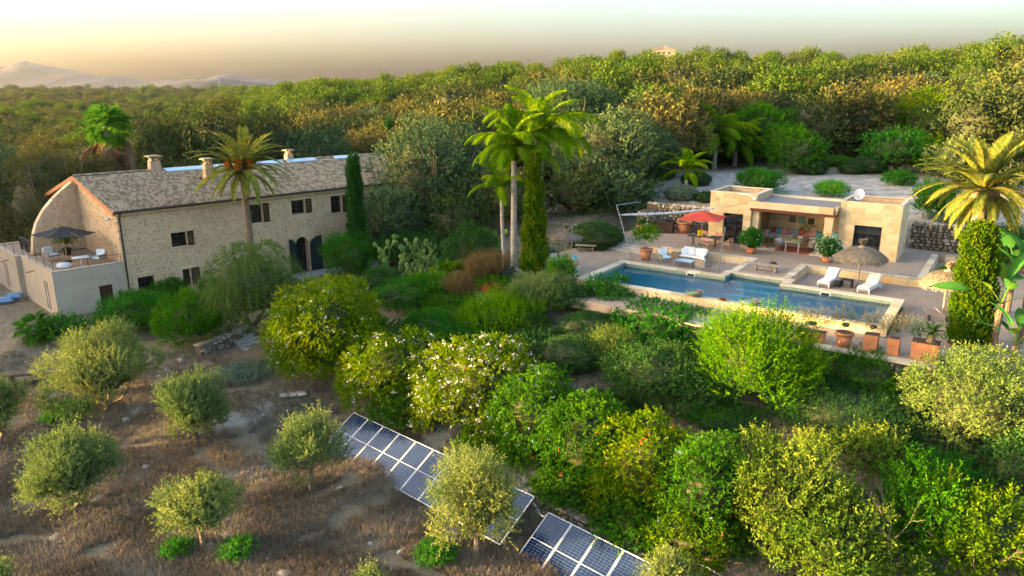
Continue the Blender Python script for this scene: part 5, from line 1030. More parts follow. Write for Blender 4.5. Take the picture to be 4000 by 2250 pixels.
# ---------------------------------------------------------------- cypresses
def cypress(label, x, y, h, r, mk, lean=(0, 0), dens=1.0, taper=.4, base=.25):
    SEED[0] += 1; g = gz(x, y); rg = np.random.RandomState(SEED[0]); n = int(2600 * dens); nl = 9
    t = rg.rand(n) ** .85; an = rg.rand(n) * 2 * np.pi; prof = r * np.minimum(1, .8 + t * 2) * (1 - taper * t) * np.sqrt(np.clip((1.02 - t) / .12, 0, 1)); cl = .84 + .2 * np.sin(an * 4 + t * 13) * np.cos(t * 37 + an * 3) + rg.uniform(-.16, .16, n) + .25 * (rg.rand(n) < .03)
    rad = prof * cl; P = np.stack([np.cos(an) * rad, np.sin(an) * rad, base + t * (h - base)], 1); d = unitv(np.stack([np.cos(an) * .45, np.sin(an) * .45, np.full(n, 1.0)], 1) + rg.randn(n, 3) * .12); L = rg.uniform(.2, .45, n) * (.4 + r * .6)
    T = (np.arange(nl) + .5)[None, :] / nl * np.ones((n, 1)); Q = (P[:, None] + d[:, None] * (L[:, None] * T)[..., None]).reshape(-1, 3); ld = unitv(np.repeat(d, nl, 0) + rg.randn(n * nl, 3) * .45); sd_ = unitv(np.cross(ld, rg.randn(n * nl, 3)))
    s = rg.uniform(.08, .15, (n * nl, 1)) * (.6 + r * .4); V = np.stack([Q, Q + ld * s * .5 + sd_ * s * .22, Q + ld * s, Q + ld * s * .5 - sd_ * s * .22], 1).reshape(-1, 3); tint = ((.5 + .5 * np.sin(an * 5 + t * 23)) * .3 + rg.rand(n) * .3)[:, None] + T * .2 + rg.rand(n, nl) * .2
    F = np.arange(len(V)).reshape(-1, 4); tint = np.repeat(tint.ravel(), 4)
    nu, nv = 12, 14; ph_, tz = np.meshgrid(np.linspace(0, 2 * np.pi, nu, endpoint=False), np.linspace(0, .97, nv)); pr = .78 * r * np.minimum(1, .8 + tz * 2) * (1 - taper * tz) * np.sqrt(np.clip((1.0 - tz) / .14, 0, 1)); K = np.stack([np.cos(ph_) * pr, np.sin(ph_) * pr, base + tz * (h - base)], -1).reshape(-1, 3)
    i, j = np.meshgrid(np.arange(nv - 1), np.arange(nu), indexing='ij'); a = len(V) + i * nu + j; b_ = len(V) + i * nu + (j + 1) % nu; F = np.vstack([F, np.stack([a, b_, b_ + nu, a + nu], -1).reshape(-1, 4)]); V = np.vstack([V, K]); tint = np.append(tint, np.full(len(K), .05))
    V[:, 0] += lean[0] * V[:, 2]; V[:, 1] += lean[1] * V[:, 2]
    o = thing('cypress', label, 'tree', (x, y, g)); link('crown', npmesh('crown', V, F, LM[mk], tint), o); tb = MB(); tb.tube([(0, 0, -.4), (0, 0, base + .6), (lean[0] * h * .6, lean[1] * h * .6, h * .6)], [.16, .13, .05], 7); tb.build('trunk', M['bark'], o); return o
cypress('slim dark green cypress against the farmhouse front', -11.9, 55.2, zat(868 * VS, 393 * VS, -11.9, 55.2) - gz(-11.9, 55.2), .8, 'cyp', taper=.5)
cypress('tall narrow yellow green cypress in front of the centre palms', 1.38, 44.6, zat(1345 * VS, 393 * VS, 1.38, 44.6) - gz(1.38, 44.6), 0.88, 'cypy', lean=(.0, 0), dens=1.4, taper=.72)
cypress('broad golden green cypress at the right, leaning, with a pale bird on top', 20.7, 31.2, zat(2460 * VS, 572 * VS, 20.2, 31.2) - gz(20.7, 31.2), .88, 'cypy', lean=(-.06, 0), dens=1.8, taper=.38)
cypress('small distant brown green cypress rising from the wood behind the farmhouse', *(lambda d: (d * (985 * VS - 2000) / FPX, d))(92), 8, .95, 'cyp', dens=.5)

# ---------------------------------------------------------------- palms
def frond(L, e0, droop, ll, ld, n=34, wid=.05, vee=.35, taper_end=.35, sweep=.55):
    """feather frond along +x; e0 start elevation, droop total bend; leaflets ll long hanging by ld"""
    V = []; F = []; T = []; pts = []; x = z = 0
    for i in range(n + 1):
        a = e0 - droop * (i / n) ** 1.25; pts.append((x, z, a)); x += math.cos(a) * L / n; z += math.sin(a) * L / n
    rg = random.Random(int(L * 100 + e0 * 10))
    for i in range(n + 1):
        f = i / n; px_, pz_, a = pts[i]; w = .03 * (1 - f * .8)
        V += [(px_, -w, pz_), (px_, w, pz_)]; T += [.7, .7]
        if i: b = 2 * i; F.append((b - 2, b - 1, b + 1, b))
    for i in range(3, n + 1):
        f = i / n; px_, pz_, a = pts[i]; l = ll * (math.sin(math.pi * min(1, f * .9 + .12)) ** .6) * rg.uniform(.85, 1.1) * (1 if f < .8 else 1 - (f - .8) * (1 - taper_end) * 3)
        for s in (-1, 1):
            tang = Vector((math.cos(a), 0, math.sin(a))); nrm = Vector((-math.sin(a), 0, math.cos(a))); side = Vector((0, s, 0)); d = (side * .85 + tang * (sweep + .5 * f) + nrm * vee).normalized(); p = Vector((px_, 0, pz_)); w = tang * wid * .5
            m_ = p + d * l * .5 + Vector((0, 0, -ld * l * .2)); e = p + d * l * (1 - ld * .25) + Vector((rg.uniform(-.03, .03), 0, -ld * l * .75)); b = len(V); tn = rg.uniform(.2, .9)
            V += [tuple(p - w), tuple(p + w), tuple(m_ + w * .9), tuple(m_ - w * .9), tuple(e + w * .1), tuple(e - w * .1)]; T += [tn] * 6; F += [(b, b + 1, b + 2, b + 3), (b + 3, b + 2, b + 4, b + 5)]
    return V, F, T
def frmesh(mk, **k): V, F, T = frond(**k); return npmesh('frond', V, F, LM[mk], T)
def palm_trunk(h, r0, r1, mt, rings, lean=0, top=None, seed=0):
    v = MB(); n = max(int(rings), 6); pts = []; rs = []; rg = random.Random(seed)
    for i in range(n * 2 + 1):
        f = i / (n * 2); pts.append((lean * math.sin(f * 1.57) , 0, -.4 + f * (h + .4))); rs.append((r0 * (1 - f) + r1 * f) * (1 + (.05 if i % 2 else -.03)) * (1.35 if i == 0 else 1) + (0))
    v.tube(pts, rs, 10); return v.mesh('trunk', mt, False)
def palm(name, label, x, y, h, tr, mt, rows, rings=22, lean=0, shaft=None, group=None, boots=True, roll=.15, seed=1):
    """rows: list of (count, frond mesh, tilt, scale)"""
    rg = random.Random(seed); g = gz(x, y); o = thing(name, label, 'palm tree', (x, y, g), 0, group); link('trunk', palm_trunk(h, tr * 1.15, tr * .8, mt, rings, lean, seed=seed), o)
    if shaft: v = MB(); v.lathe([(tr * .85, 0), (tr * 1.15, .15), (tr * 1.0, shaft * .6), (tr * .5, shaft)], 10, (lean, 0, h - .05)); v.build('crownshaft', LM['palm'] if boots else M['palmbark'], o, True)
    if not shaft: v = MB(); v.lathe([(tr * .8, -.7), (tr * 1.7, -.25), (tr * 1.5, .2), (tr * .5, .45)], 12, (lean, 0, h)); v.build('crown_base', M['datebark'], o)
    zt = h + (shaft * .75 if shaft else .15)
    for cnt, me, tilt, sc in rows:
        a0 = rg.uniform(0, 6)
        for k in range(cnt):
            f = link('frond', me, o); f.location = (lean, 0, zt + rg.uniform(-.1, .1)); f.rotation_euler = (rg.uniform(-roll, roll), tilt + rg.uniform(-.14, .14), a0 + 2 * math.pi * k / cnt + rg.uniform(-.25, .25)); s = sc * rg.uniform(.85, 1.12); f.scale = (s, s, s)
    return o
# date palms
DF = [frmesh('date', L=3.3, e0=1.25, droop=.9, ll=.5, ld=.12, wid=.085, n=44), frmesh('date', L=3.4, e0=.8, droop=1.25, ll=.5, ld=.2, wid=.085, n=44), frmesh('date', L=3.2, e0=.3, droop=1.35, ll=.45, ld=.35, wid=.085, n=44), frmesh('date', L=2.7, e0=-.3, droop=1.1, ll=.4, ld=.4, wid=.08, n=40)]
dp = None
dx, dy = -18.2, 50.3; dh = zat(612 * VS, 432 * VS, dx, dy) - gz(dx, dy)
dp = palm('date_palm', 'date palm with orange fruit clusters in front of the farmhouse', dx, dy, dh, .26, M['datebark'], [(12, DF[0], 0, 1.05), (17, DF[1], 0, 1.15), (19, DF[2], 0, 1.15), (14, DF[3], 0, 1.1)], rings=30, seed=3, lean=-.25)
rg2 = random.Random(5)
for k in range(7):
    v = MB(); a = k * .9 + .3; q = (math.cos(a), math.sin(a)); v.tube([(-.25, 0, dh + .2), (-.25 + q[0] * .5, q[1] * .5, dh + .95), (-.25 + q[0] * .85, q[1] * .85, dh + .75)], .03, 5)
    for _ in range(26): p = Vector((-.25 + q[0] * .8, q[1] * .8, dh + .8)); e = p + Vector((rg2.uniform(-.3, .3) + q[0] * .25, rg2.uniform(-.3, .3) + q[1] * .25, rg2.uniform(-.65, .1))); v.tube([p, e], [.02, .03], 4)
    v.build('fruit_cluster', LM['dates'], dp)
x, y = 23.0, 35.5; hh = zat(2478 * VS, 492 * VS, x, y) - gz(x, y)
palm('date_palm', 'big date palm with a bushy golden crown at the right edge', x, y, hh, .42, M['datebark'], [(13, DF[0], 0, 1.12), (17, DF[1], 0, 1.14), (20, DF[2], 0, 1.08), (18, DF[3], 0, 1.03)], rings=20, seed=8)
# queen palms: long plumes
QF = [frmesh('palm', L=2.9, e0=1.35, droop=1.5, ll=.75, ld=.75, wid=.036, n=84), frmesh('palm', L=3.0, e0=.9, droop=1.9, ll=.8, ld=.85, wid=.036, n=84), frmesh('palm', L=2.7, e0=.35, droop=1.8, ll=.75, ld=.9, wid=.036, n=84)]
def qpalm(label, cx, ctop, cy, x, y, sc=1.0, seed=1, tr=.2, cnt=(5, 9, 9), lean=0):
    h = zat(cx * VS, cy * VS, x, y) - gz(x, y) - .8; palm('queen_palm', label, x, y, h, tr, M['palmbark'], [(cnt[0], QF[0], 0, sc), (cnt[1], QF[1], 0, sc), (cnt[2], QF[2], 0, sc)], shaft=1.0, seed=seed, lean=lean)
def bx(cx, y): return (cx * VS - 2000) / FPX * y * 1.0
qpalm('tall queen palm with the thickest white trunk left of the yellow cypress', 1293, 0, 370, .12, 46.6, 1.3, 1)
qpalm('thinner queen palm close to the left of the thick white trunk', 1270, 0, 470, -.42, 47.0, .95, 2, tr=.13, cnt=(2, 4, 4), lean=-.25)
qpalm('tallest queen palm rising behind the yellow cypress', 1352, 0, 330, 1.55, 48.0, 1.5, 3, lean=.3)
qpalm('queen palm with golden plumes, the tallest behind the barbecue corner', 1790, 0, 345, 22.4, 81.5, 1.8, 4, tr=.24)
qpalm('queen palm right of the tallest one behind the barbecue corner', 1838, 0, 360, 25.4, 84.0, 1.6, 5, tr=.24)
qpalm('small slim queen palm beside the grey clipped ball', 1731, 0, 428, 15.0, 63.0, 1.0, 6, tr=.18, cnt=(4, 6, 3))
# fan palms
def fanleaf(r, n=26, seed=1, mk='fan', dead=False):
    rg = random.Random(seed); V = []; F = []; T = []; pl = r * (1.15 if not dead else .8)
    V += [(0, -.015, 0), (0, .015, 0), (pl, .015, .0), (pl, -.015, .0)]; F.append((0, 1, 2, 3)); T += [.8] * 4
    for i in range(n):
        a = R(-125 + 250 * i / (n - 1)) if not dead else R(-50 + 100 * i / (n - 1)); da = R((100 if not dead else 60) / n); c = Vector((pl, 0, 0)); d0 = Vector((math.cos(a - da), math.sin(a - da), 0)); d1 = Vector((math.cos(a + da), math.sin(a + da), 0)); dm = Vector((math.cos(a), math.sin(a), 0)); z1 = (.10 if i % 2 else .04) * r
        m0 = c + d0 * r * .5 + Vector((0, 0, z1)); m1 = c + d1 * r * .5 + Vector((0, 0, -z1 * .4)); tip = c + dm * r * rg.uniform(.9, 1.05) + Vector((0, 0, -r * rg.uniform(.25, .5))); b = len(V); tn = rg.uniform(.25, .85); V += [tuple(c), tuple(m0), tuple(tip), tuple(m1)]; F.append((b, b + 1, b + 2, b + 3)); T += [tn] * 4
    return npmesh('frond', V, F, LM[mk], T)
FL = fanleaf(.6, 26); DL = fanleaf(1.05, 30, 3, 'dead', True)
def fanpalm(label, x, y, h, tr, green, dead, sc=1.0, seed=1):
    rg = random.Random(seed); g = gz(x, y); o = thing('fan_palm', label, 'palm tree', (x, y, g)); link('trunk', palm_trunk(h, tr * 1.2, tr * .85, M['palmbark'], 24, 0), o)
    for k in range(green):
        f = link('frond', FL, o); e = rg.uniform(-1.3, 1.0); s = sc * rg.uniform(.7, 1.1); f.location = (0, 0, h); f.rotation_euler = (rg.uniform(-.4, .4), e, k * 2.4); f.scale = (s, s, s)
    for k in range(dead):
        f = link('frond', DL, o); s = sc * rg.uniform(1.0, 1.4); f.location = (0, 0, h - rg.uniform(-.1, 1.2) * sc); f.rotation_euler = (rg.uniform(-.4, .4), rg.uniform(.75, 1.4), k * 2.4 + 1); f.scale = (s, s, s); f['label'] = 'dead hanging frond' if k < 1 else 'dead hanging frond'
    return o
y_ = 66.0; x_ = (290 * VS - 2000) / FPX * y_ * 1.0; fanpalm('tall fan palm with a skirt of dead brown fronds behind the gable', x_, y_, zat(290 * VS, 318 * VS, x_, y_) - gz(x_, y_), .3, 46, 34, 1.9, 2)
x_, y_, g_ = onground(85 * VS, 870 * VS); fanpalm('low fan palm beside the corner of the plastered wing', x_, y_ + .3, .9, .2, 26, 2, 1.0, 4)
# palms and cycads by the cactus
def tuft(name, label, cat, cx, by, r, mk, n=30, L=1.0, e=(.3, 1.3), fr=None, hstem=.3):
    x, y, g = onground(cx * VS, by * VS); o = thing(name, label, cat, (x, y, g)); rg = random.Random(int(cx)); v = MB(); v.tube([(0, 0, -.3), (0, 0, hstem)], [.16, .13], 7); v.build('stem', M['datebark'], o)
    for k in range(n):
        f = link('frond', fr, o); s = r * rg.uniform(.8, 1.15); f.location = (0, 0, hstem); f.rotation_euler = (rg.uniform(-.2, .2), -rg.uniform(-.3, .5), k * 2.4); f.scale = (s, s, s)
    return o
CF = frmesh('palm', L=1.2, e0=.95, droop=1.3, ll=.32, ld=.5, wid=.03, n=26)
tuft('cycad', 'feathery green cycad in front of the right half of the prickly pear', 'plant', 1128, 712, 1.25, 'palm', 34, fr=CF, hstem=.5)
tuft('cycad', 'second feathery cycad right next to the first, nearer the grasses', 'plant', 1165, 700, 1.05, 'palm', 26, fr=CF, hstem=.4)
tuft('cycad', 'small cycad in front of the left half of the prickly pear', 'plant', 1040, 725, 1.0, 'palm', 24, fr=CF, hstem=.3)
bush('grass_clump', 'tall olive brown ornamental grass between the cycads and the grey ball', 'grass', 1225, 640, 735, 62, 'reddish', L=.9, nl=14, ls=.16, lw=.018, up=1.6, spread=.5, clumps=16, core=.4)
bush('grass_clump', 'reddish brown grass clump behind the juniper mounds', 'grass', 1165, 705, 760, 55, 'reddish', L=.7, nl=12, ls=.16, lw=.018, up=1.4, spread=.6, clumps=16, core=.4)
bush('coral_plant', 'coral red stemmed plant in front of the grasses', 'plant', 1240, 715, 760, 32, 'red', L=.5, nl=8, ls=.14, lw=.02, up=1.2, spread=.7, clumps=10, core=0, dens=.35)
bush('aloe', 'pale spiky aloe left of the prickly pear', 'plant', 950, 655, 705, 20, 'grey', L=.5, nl=6, ls=.3, lw=.05, up=.6, spread=.8, clumps=6, core=0, dens=.4)
# banana like strelitzias
def bird_leaf():
    V = []; F = []; T = []; n = 7
    for i in range(n + 1):
        f = i / n; x = 1.1 + f * 1.25; w = .27 * math.sin(math.pi * min(1, f * .92 + .08)) ** .7; z = -.55 * f ** 2 + .0
        V += [(x, -w, z - .0), (x, 0, z - .07), (x, w, z)]; T += [.35, .6, .5]
        if i: b = 3 * i; F += [(b - 3, b - 2, b + 1, b), (b - 2, b - 1, b + 2, b + 1)]
    b = len(V); V += [(0, -.03, 0), (0, .03, 0), (1.15, .02, -.02), (1.15, -.02, -.02)]; T += [.6] * 4; F.append((b, b + 1, b + 2, b + 3)); return npmesh('leaf', V, F, LM['bird'], T)
BL_ = bird_leaf()
def strel(label, cx, by, h, n, sc, seed, z=None, lean=0, dist=None):
    x, y, g = onground(cx * VS, by * VS)
    if dist: x, y = x * dist / y, dist; g = gz(x, y)
    o = thing('banana_plant', label, 'plant', (x, y, g)); rg = random.Random(seed); v = MB(); v.tube([(0, 0, -.3), (lean * .5, 0, h * .6), (lean, 0, h)], [.16, .14, .17], 8); v.build('trunk', M['datebark'], o)
    for k in range(n):
        f = link('leaf', BL_, o); s = sc * rg.uniform(.8, 1.2); f.location = (lean, 0, h); f.rotation_euler = (rg.uniform(-.5, .5), -rg.uniform(.35, 1.35), k * 2.4 + seed); f.scale = (s, s, s)
    return o
strel('banana leaved plant with a dark shaggy trunk behind the big round bush', 2492, 905, 2.6, 9, 1.0, 1)
strel('taller banana leaved plant at the right edge', 2560, 880, 3.2, 10, 1.1, 2)
strel('low banana leaved plant with yellow leaves at the right edge above the round bush', 2545, 925, 1.0, 9, 1.0, 3)
strel('banana leaved plant at the far right behind the cypress', 2530, 800, 2.6, 9, 1.0, 4)
strel('tall banana leaved plant left of the farmhouse, nearest the fin wall', 100, 600, 2.0, 10, 1.1, 5)
strel('tall banana leaved plant at the left edge beyond the roof terrace', 35, 590, 3.4, 11, 1.2, 6)
strel('banana leaved plant low between the two tall ones left of the farmhouse', 70, 600, 1.2, 9, 1.1, 7)

# prickly pear
def prickly(label, cx, by, w, h, n, seed, mk='cactus'):
    x, y, g = onground(cx * VS, by * VS); o = thing('prickly_pear', label, 'cactus', (x, y, g)); rg = random.Random(seed)
    v = MB(); n1 = 10
    rows = [(0, .03), (.04, .08), (.15, .15), (.28, .17), (.38, .12), (.43, .03)]; v.lathe([(r_, z) for z, r_ in rows], 10); pm = None
    for p in v.v: p.y *= .22
    pm = v.mesh('pad', LM[mk], True); pads = []
    stems = [(Vector((rg.uniform(-w, w), rg.uniform(-.5, .5) * w * .5, 0)), rg.uniform(-.5, .5), 0) for _ in range(max(5, n // 10))]; fr_ = list(stems)
    while len(pads) < n and fr_:
        p, tl, lv = fr_.pop(rg.randrange(len(fr_))); s = rg.uniform(.85, 1.3) * (1.15 if lv < 2 else .95); rz = rg.uniform(0, 3.14); d = Vector((math.sin(tl) , 0, math.cos(tl))); d = Matrix.Rotation(rz * .3, 3, 'Z') @ d
        pads.append((p, rz, tl, s)); e = p + d * .40 * s
        if e.z < h: 
            for _ in range(rg.choice((1, 2, 2)) if lv < 7 else 1): fr_.append((e, tl * .5 + rg.uniform(-.75, .75), lv + 1))
    for p, rz, tl, s in pads:
        f = link('pad', pm, o); f.location = p; f.rotation_mode = 'XYZ'; f.rotation_euler = (0, tl, 0); f.rotation_euler = (Matrix.Rotation(rz * .3, 3, 'Z') @ Matrix.Rotation(tl, 3, 'Y') @ Matrix.Rotation(rz, 3, 'Z')).to_euler(); f.scale = (s, s, s)
    return o
prickly('large pale green prickly pear in the middle of the garden', 1050, 705, 2.0, 3.0, 230, 3)
prickly('smaller shadowed prickly pear behind, beside the palm trunks', 1215, 650, 1.0, 1.9, 40, 5)
x, y, g = onground(955 * VS, 705 * VS); cc = thing('column_cactus', 'small cluster of ribbed column cacti left of the prickly pear', 'cactus', (x, y + 1, g))
for k, (a, h_) in enumerate(((0, 2.0), (.35, 1.5), (-.3, 1.3), (.15, 1.0))): v = MB(); v.tube([(a, k * .1, 0), (a, k * .1, h_ * .6), (a, k * .1, h_ - .05), (a, k * .1, h_)], [.12, .13, .11, .04], 9); v.build('column', LM['cyp'], cc)

# dry grass, stones, slabs of the olive field
def scatter_blades():
    rg = np.random.RandomState(5); n = 42000; px = rg.uniform(-200, 3200, n * 2); py = rg.uniform(1380, 2350, n * 2); X = []; Y = []
    D = (CZ + 5.2); d = np.stack([(px - 2000) / FPX, np.cos(PITCH) + (1125 - py) / FPX * math.sin(PITCH), -math.sin(PITCH) + (1125 - py) / FPX * math.cos(PITCH)]); t = -D / d[2]; X = d[0] * t; Y = d[1] * t
    dn = vnoise(X * .9, Y * .9, 7) + vnoise(X * 2.3, Y * 2.1, 8) * .6; left = (X < (1.0 - (Y - 24) * .75)) | (Y < 20); ok = (dn > -.75) & left & (Y < 40) & (Y > 8); X, Y = X[ok][:n], Y[ok][:n]; n = len(X); Z = hgt(X, Y)
    m_ = 6; X = np.repeat(X, m_) + rg.randn(n * m_) * .07; Y = np.repeat(Y, m_) + rg.randn(n * m_) * .07; Z = np.repeat(Z, m_) - .02; N_ = len(X)
    h_ = rg.uniform(.08, .30, N_); a = rg.rand(N_) * 6.28; lx = rg.randn(N_) * .12; ly = rg.randn(N_) * .12; w = rg.uniform(.006, .014, N_); P = np.stack([X, Y, Z], 1); sx = np.stack([np.cos(a) * w, np.sin(a) * w, w * 0], 1); tp = P + np.stack([lx, ly, h_], 1)
    V = np.stack([P - sx, P + sx, tp + sx * .3, tp - sx * .3], 1).reshape(-1, 3); T = np.repeat(np.clip(np.repeat(.5 + .35 * vnoise(P[::m_, 0] * .8, P[::m_, 1] * .8, 3), m_) + rg.uniform(-.2, .2, N_), 0, 1), 4)
    o = link('dry_grass', npmesh('dry_grass', V, np.arange(len(V)).reshape(-1, 4), LM['drygrass'], T)); tag(o, 'brown dry grass over the olive field', 'grass', kind='stuff')
    # loose stones
    n = 1500; X = rg.uniform(-26, 2, n); Y = rg.uniform(13, 40, n); ok = (vnoise(X * 1.1, Y * 1.1, 3) * vnoise(X * .37, Y * .37, 5) > .12) & (X < (1.0 - (Y - 24) * .75)); X, Y = X[ok], Y[ok]; Z = hgt(X, Y); VV = []; FF = []
    cube = np.array([(x, y, z) for z in (-.5, .5) for x, y in ((-1, -1), (1, -1), (1, 1), (-1, 1))]) * .5; q = [(3, 2, 1, 0), (4, 5, 6, 7), (0, 1, 5, 4), (1, 2, 6, 5), (2, 3, 7, 6), (3, 0, 4, 7)]
    for i in range(len(X)):
        s = rg.uniform(.04, .2) * (1 if rg.rand() < .85 else 1.8); c = cube * [1, rg.uniform(.6, 1), rg.uniform(.4, .8)] * s * 1.5 * (1 + rg.uniform(-.25, .25, (8, 3))); a = rg.rand() * 6; c[4:, :2] *= .7; c = c @ np.array([[math.cos(a), math.sin(a), 0], [-math.sin(a), math.cos(a), 0], [0, 0, 1]]); FF += [tuple(j + 8 * i for j in f) for f in q]; VV.append(c + [X[i], Y[i], Z[i] + .02])
    o = link('field_stones', npmesh('field_stones', np.vstack(VV), np.array(FF), M['rock'])); tag(o, 'pale loose limestone in the dry field', kind='stuff')
scatter_blades()
# ---------------------------------------------------------------- solar arrays
pm = MB(); pm.b2((.0, -2.28, -.04), (1.13, 0, -.006)); PBODY = pm.mesh('solar_panel', mat('panel_backsheet', (.17, .25, .34), rough=.25, spec=.6))
pf = MB()
for a, c in (((0, -.03, -.045), (1.13, 0, .008)), ((0, -2.28, -.045), (1.13, -2.25, .008)), ((0, -2.25, -.045), (.03, -.03, .008)), ((1.10, -2.25, -.045), (1.13, -.03, .008)), ((.03, -1.15, -.02), (1.10, -1.13, .004))): pf.b2(a, c)
PFRM = pf.mesh('frame', M['white'])
pc = MB(); gy_ = []
for i in range(6):
    for half in (0, 1):
        for j in range(10): x0 = .045 + i * .174; y0 = -(.045 + half * 1.12 + j * .108); pc.quad((x0, y0 - .099, -.002), (x0 + .164, y0 - .099, -.002), (x0 + .164, y0, -.002), (x0, y0, -.002))
mc = bpy.data.materials.new('solar_cell'); mc.use_nodes = True; p_ = mc.node_tree.nodes['Principled BSDF']; p_.inputs['Base Color'].default_value = (.006, .016, .06, 1); p_.inputs['Roughness'].default_value = .12; p_.inputs['Specular IOR Level'].default_value = .7; p_.inputs['Coat Weight'].default_value = .5; p_.inputs['Coat Roughness'].default_value = .03
PCEL = pc.mesh('cells', mc)
def array(label, x, y, z, az, tilt, n):
    o = thing('solar_array', label, 'solar panels', (x, y, z), 0); o.rotation_euler = (Matrix.Rotation(R(az), 3, 'Z') @ Matrix.Rotation(R(tilt), 3, 'X')).to_euler()
    for k in range(n):
        q = link('solar_panel', PBODY, o); q.location = (k * 1.15, 0, 0); link('frame', PFRM, q); tag(link('cells', PCEL, q), kind='stuff')
    inv = (Matrix.Rotation(R(az), 3, 'Z') @ Matrix.Rotation(R(tilt), 3, 'X')).inverted()
    for k in range(0, n + 1, 2):
        for yy, hh in ((-.15, 1.6), (-2.1, .6)):
            p0 = Vector((min(k * 1.15, n * 1.15 - .05) + .02, yy, -.07)); d = inv @ Vector((0, 0, -1)); v = MB(); v.tube([p0, p0 + d * hh], .025, 5); v.build('leg', M['grey_metal'], o)
    for yy in (-.4, -1.8): v = MB(); v.b2((.02, yy - .02, -.085), (n * 1.15 - .03, yy + .02, -.046)); v.build('mounting_rail', M['grey_metal'], o)
    return o
array('long row of ten tilted blue solar panels between the olive trees', -7.7, 32.72, -4.40, -41.7, 29.5, 10)
array('shorter row of dark blue solar panels at the bottom edge', 1.38, 24.4, -4.65, -43.2, 30.5, 6)
v = MB(); v.tube([at(2085, 1965, -4.7), at(2100, 1990, -4.95), at(2110, 2010, -5.0), at(2125, 2020, -4.9), at(2140, 2010, -4.7)], .028, 6); tag(v.build('cable_conduit', M['white']), 'white conduit linking the two solar arrays', 'pipe')
v = MB(); P0 = [onground(px, py) for px, py in ((2200, 1950), (2330, 2040), (2480, 2120), (2640, 2190), (2760, 2240), (2860, 2290))]; v.tube([(a, b_, c + .12) for a, b_, c in P0], .03, 6); tag(v.build('irrigation_pipe', M['grey_metal']), 'grey irrigation pipe running behind the short solar array', 'pipe')
# ---------------------------------------------------------------- paths, steps and walls by the farmhouse
st = thing('stepping_stones', 'two flat pale slabs in the dry ground by the hedge end', 'paving', onground(1140, 1545))
for k in range(3): v = MB(); v.soft((k * .42 - .4, k * .1, .04), (.4, .62, .1), .02, rz=.25 + k * .1); v.build('slab', M['rock'], st)
path = thing('flagstone_path', 'grey flagstone steps going down beside the curved dry stone wall', 'path', onground(985, 1345), R(-45))
for k in range(6):
    for j in range(2): v = MB(); v.soft((k * .62 - 1.4, j * .78 - .4 + rnd.uniform(-.05, .05), .14 - k * .09), (.6, .75, .2), .015, rz=rnd.uniform(-.04, .04)); v.build('paving_slab', M['flag'], path)
p0 = thing('door_path', 'grey paved path in front of the arched farmhouse door', 'path', H.w(13.5, -1.6, HZ), H.a)
for i in range(9):
    for j in range(3): v = MB(); v.b2((-2.4 + i * .62, -1.2 + j * .8, -.1), (-2.4 + i * .62 + .61, -1.2 + j * .8 + .79, .02)); v.build('paving_slab', M['flag'], p0)
def curved_wall(label, pts, h, thick, seed, n):
    o = thing('dry_stone_wall', label, 'wall', (pts[0][0], pts[0][1], gz(*pts[0]))); g0 = o.location.z
    for k, (a, c) in enumerate(zip(pts, pts[1:])):
        L_ = math.dist(a, c); an = math.atan2(c[1] - a[1], c[0] - a[0]); zb = gz(*a) - g0; v = MB(); mx, my = (a[0] + c[0]) / 2 - pts[0][0], (a[1] + c[1]) / 2 - pts[0][1]
        v.box((mx, my, zb + h / 2 - .2), (L_ * 1.05, thick, h + .3), rz=an); v.build('core', M['drygap'], o)
        for sd_ in (-1, 1):
            nx, ny = math.sin(an) * sd_ * thick / 2, -math.cos(an) * sd_ * thick / 2; rubble(o, (lambda a_, an_, nx_, ny_, zb_, s_: (lambda u, z: ((a_[0] - pts[0][0] + math.cos(an_) * u + nx_, a_[1] - pts[0][1] + math.sin(an_) * u + ny_, z + zb_), an_ if s_ > 0 else an_ + math.pi)))(a, an, nx, ny, zb, sd_), [(0, L_, -.1, h)], [], .2, M['dry'], DV, nparts=n, proud=.1, seed=seed + k)
        for q in range(int(L_ / .32) + 1): v = MB(); v.tint = rnd.random(); u = q * .32; v.soft((a[0] - pts[0][0] + math.cos(an) * u, a[1] - pts[0][1] + math.sin(an) * u, zb + h + .04), (.32, thick + .1, .14), .04, rz=an + rnd.uniform(-.2, .2)); v.build('capstone', M['dry'], o)
    return o
w0 = onground(1062, 1400)
curved_wall('pale rounded dry stone wall end beside the flagstone steps', [(w0[0] + .9, w0[1] - .9), (w0[0] + .25, w0[1] - .45), (w0[0], w0[1] + .2), (w0[0] + .1, w0[1] + 1.0), (w0[0] + .5, w0[1] + 1.8)], 1.15, .5, 50, 30)
w1 = onground(780, 1390); w2 = onground(930, 1330); curved_wall('low dry stone wall under the shrubs left of the flagstone steps', [w1[:2], ((w1[0] + w2[0]) / 2, (w1[1] + w2[1]) / 2), w2[:2], (w2[0] + .5, w2[1] + 1.5)], .6, .4, 60, 30)
wx = onground(1940, 1960)
curved_wall('low rubble wall at the foot of the hedge behind the short solar array', [(wx[0] + .8, wx[1] + .1), (wx[0] + 2.1, wx[1] - 1.1), (wx[0] + 3.6, wx[1] - 2.6), (wx[0] + 5.4, wx[1] - 4.4)], .5, .4, 70, 40)
tb = onground(150, 1500); o = thing('stone_table', 'old stone slab shelf on rubble supports at the left edge', 'table', tb, R(12)); v = MB(); v.b2((-1.7, -.4, .62), (1.5, .4, .74)); v.build('slab', M['drygap'], o)
for x in (-1.4, 1.2): v = MB(); v.b2((x - .2, -.35, -.1), (x + .2, .35, .618)); v.build('support', M['dry'], o)
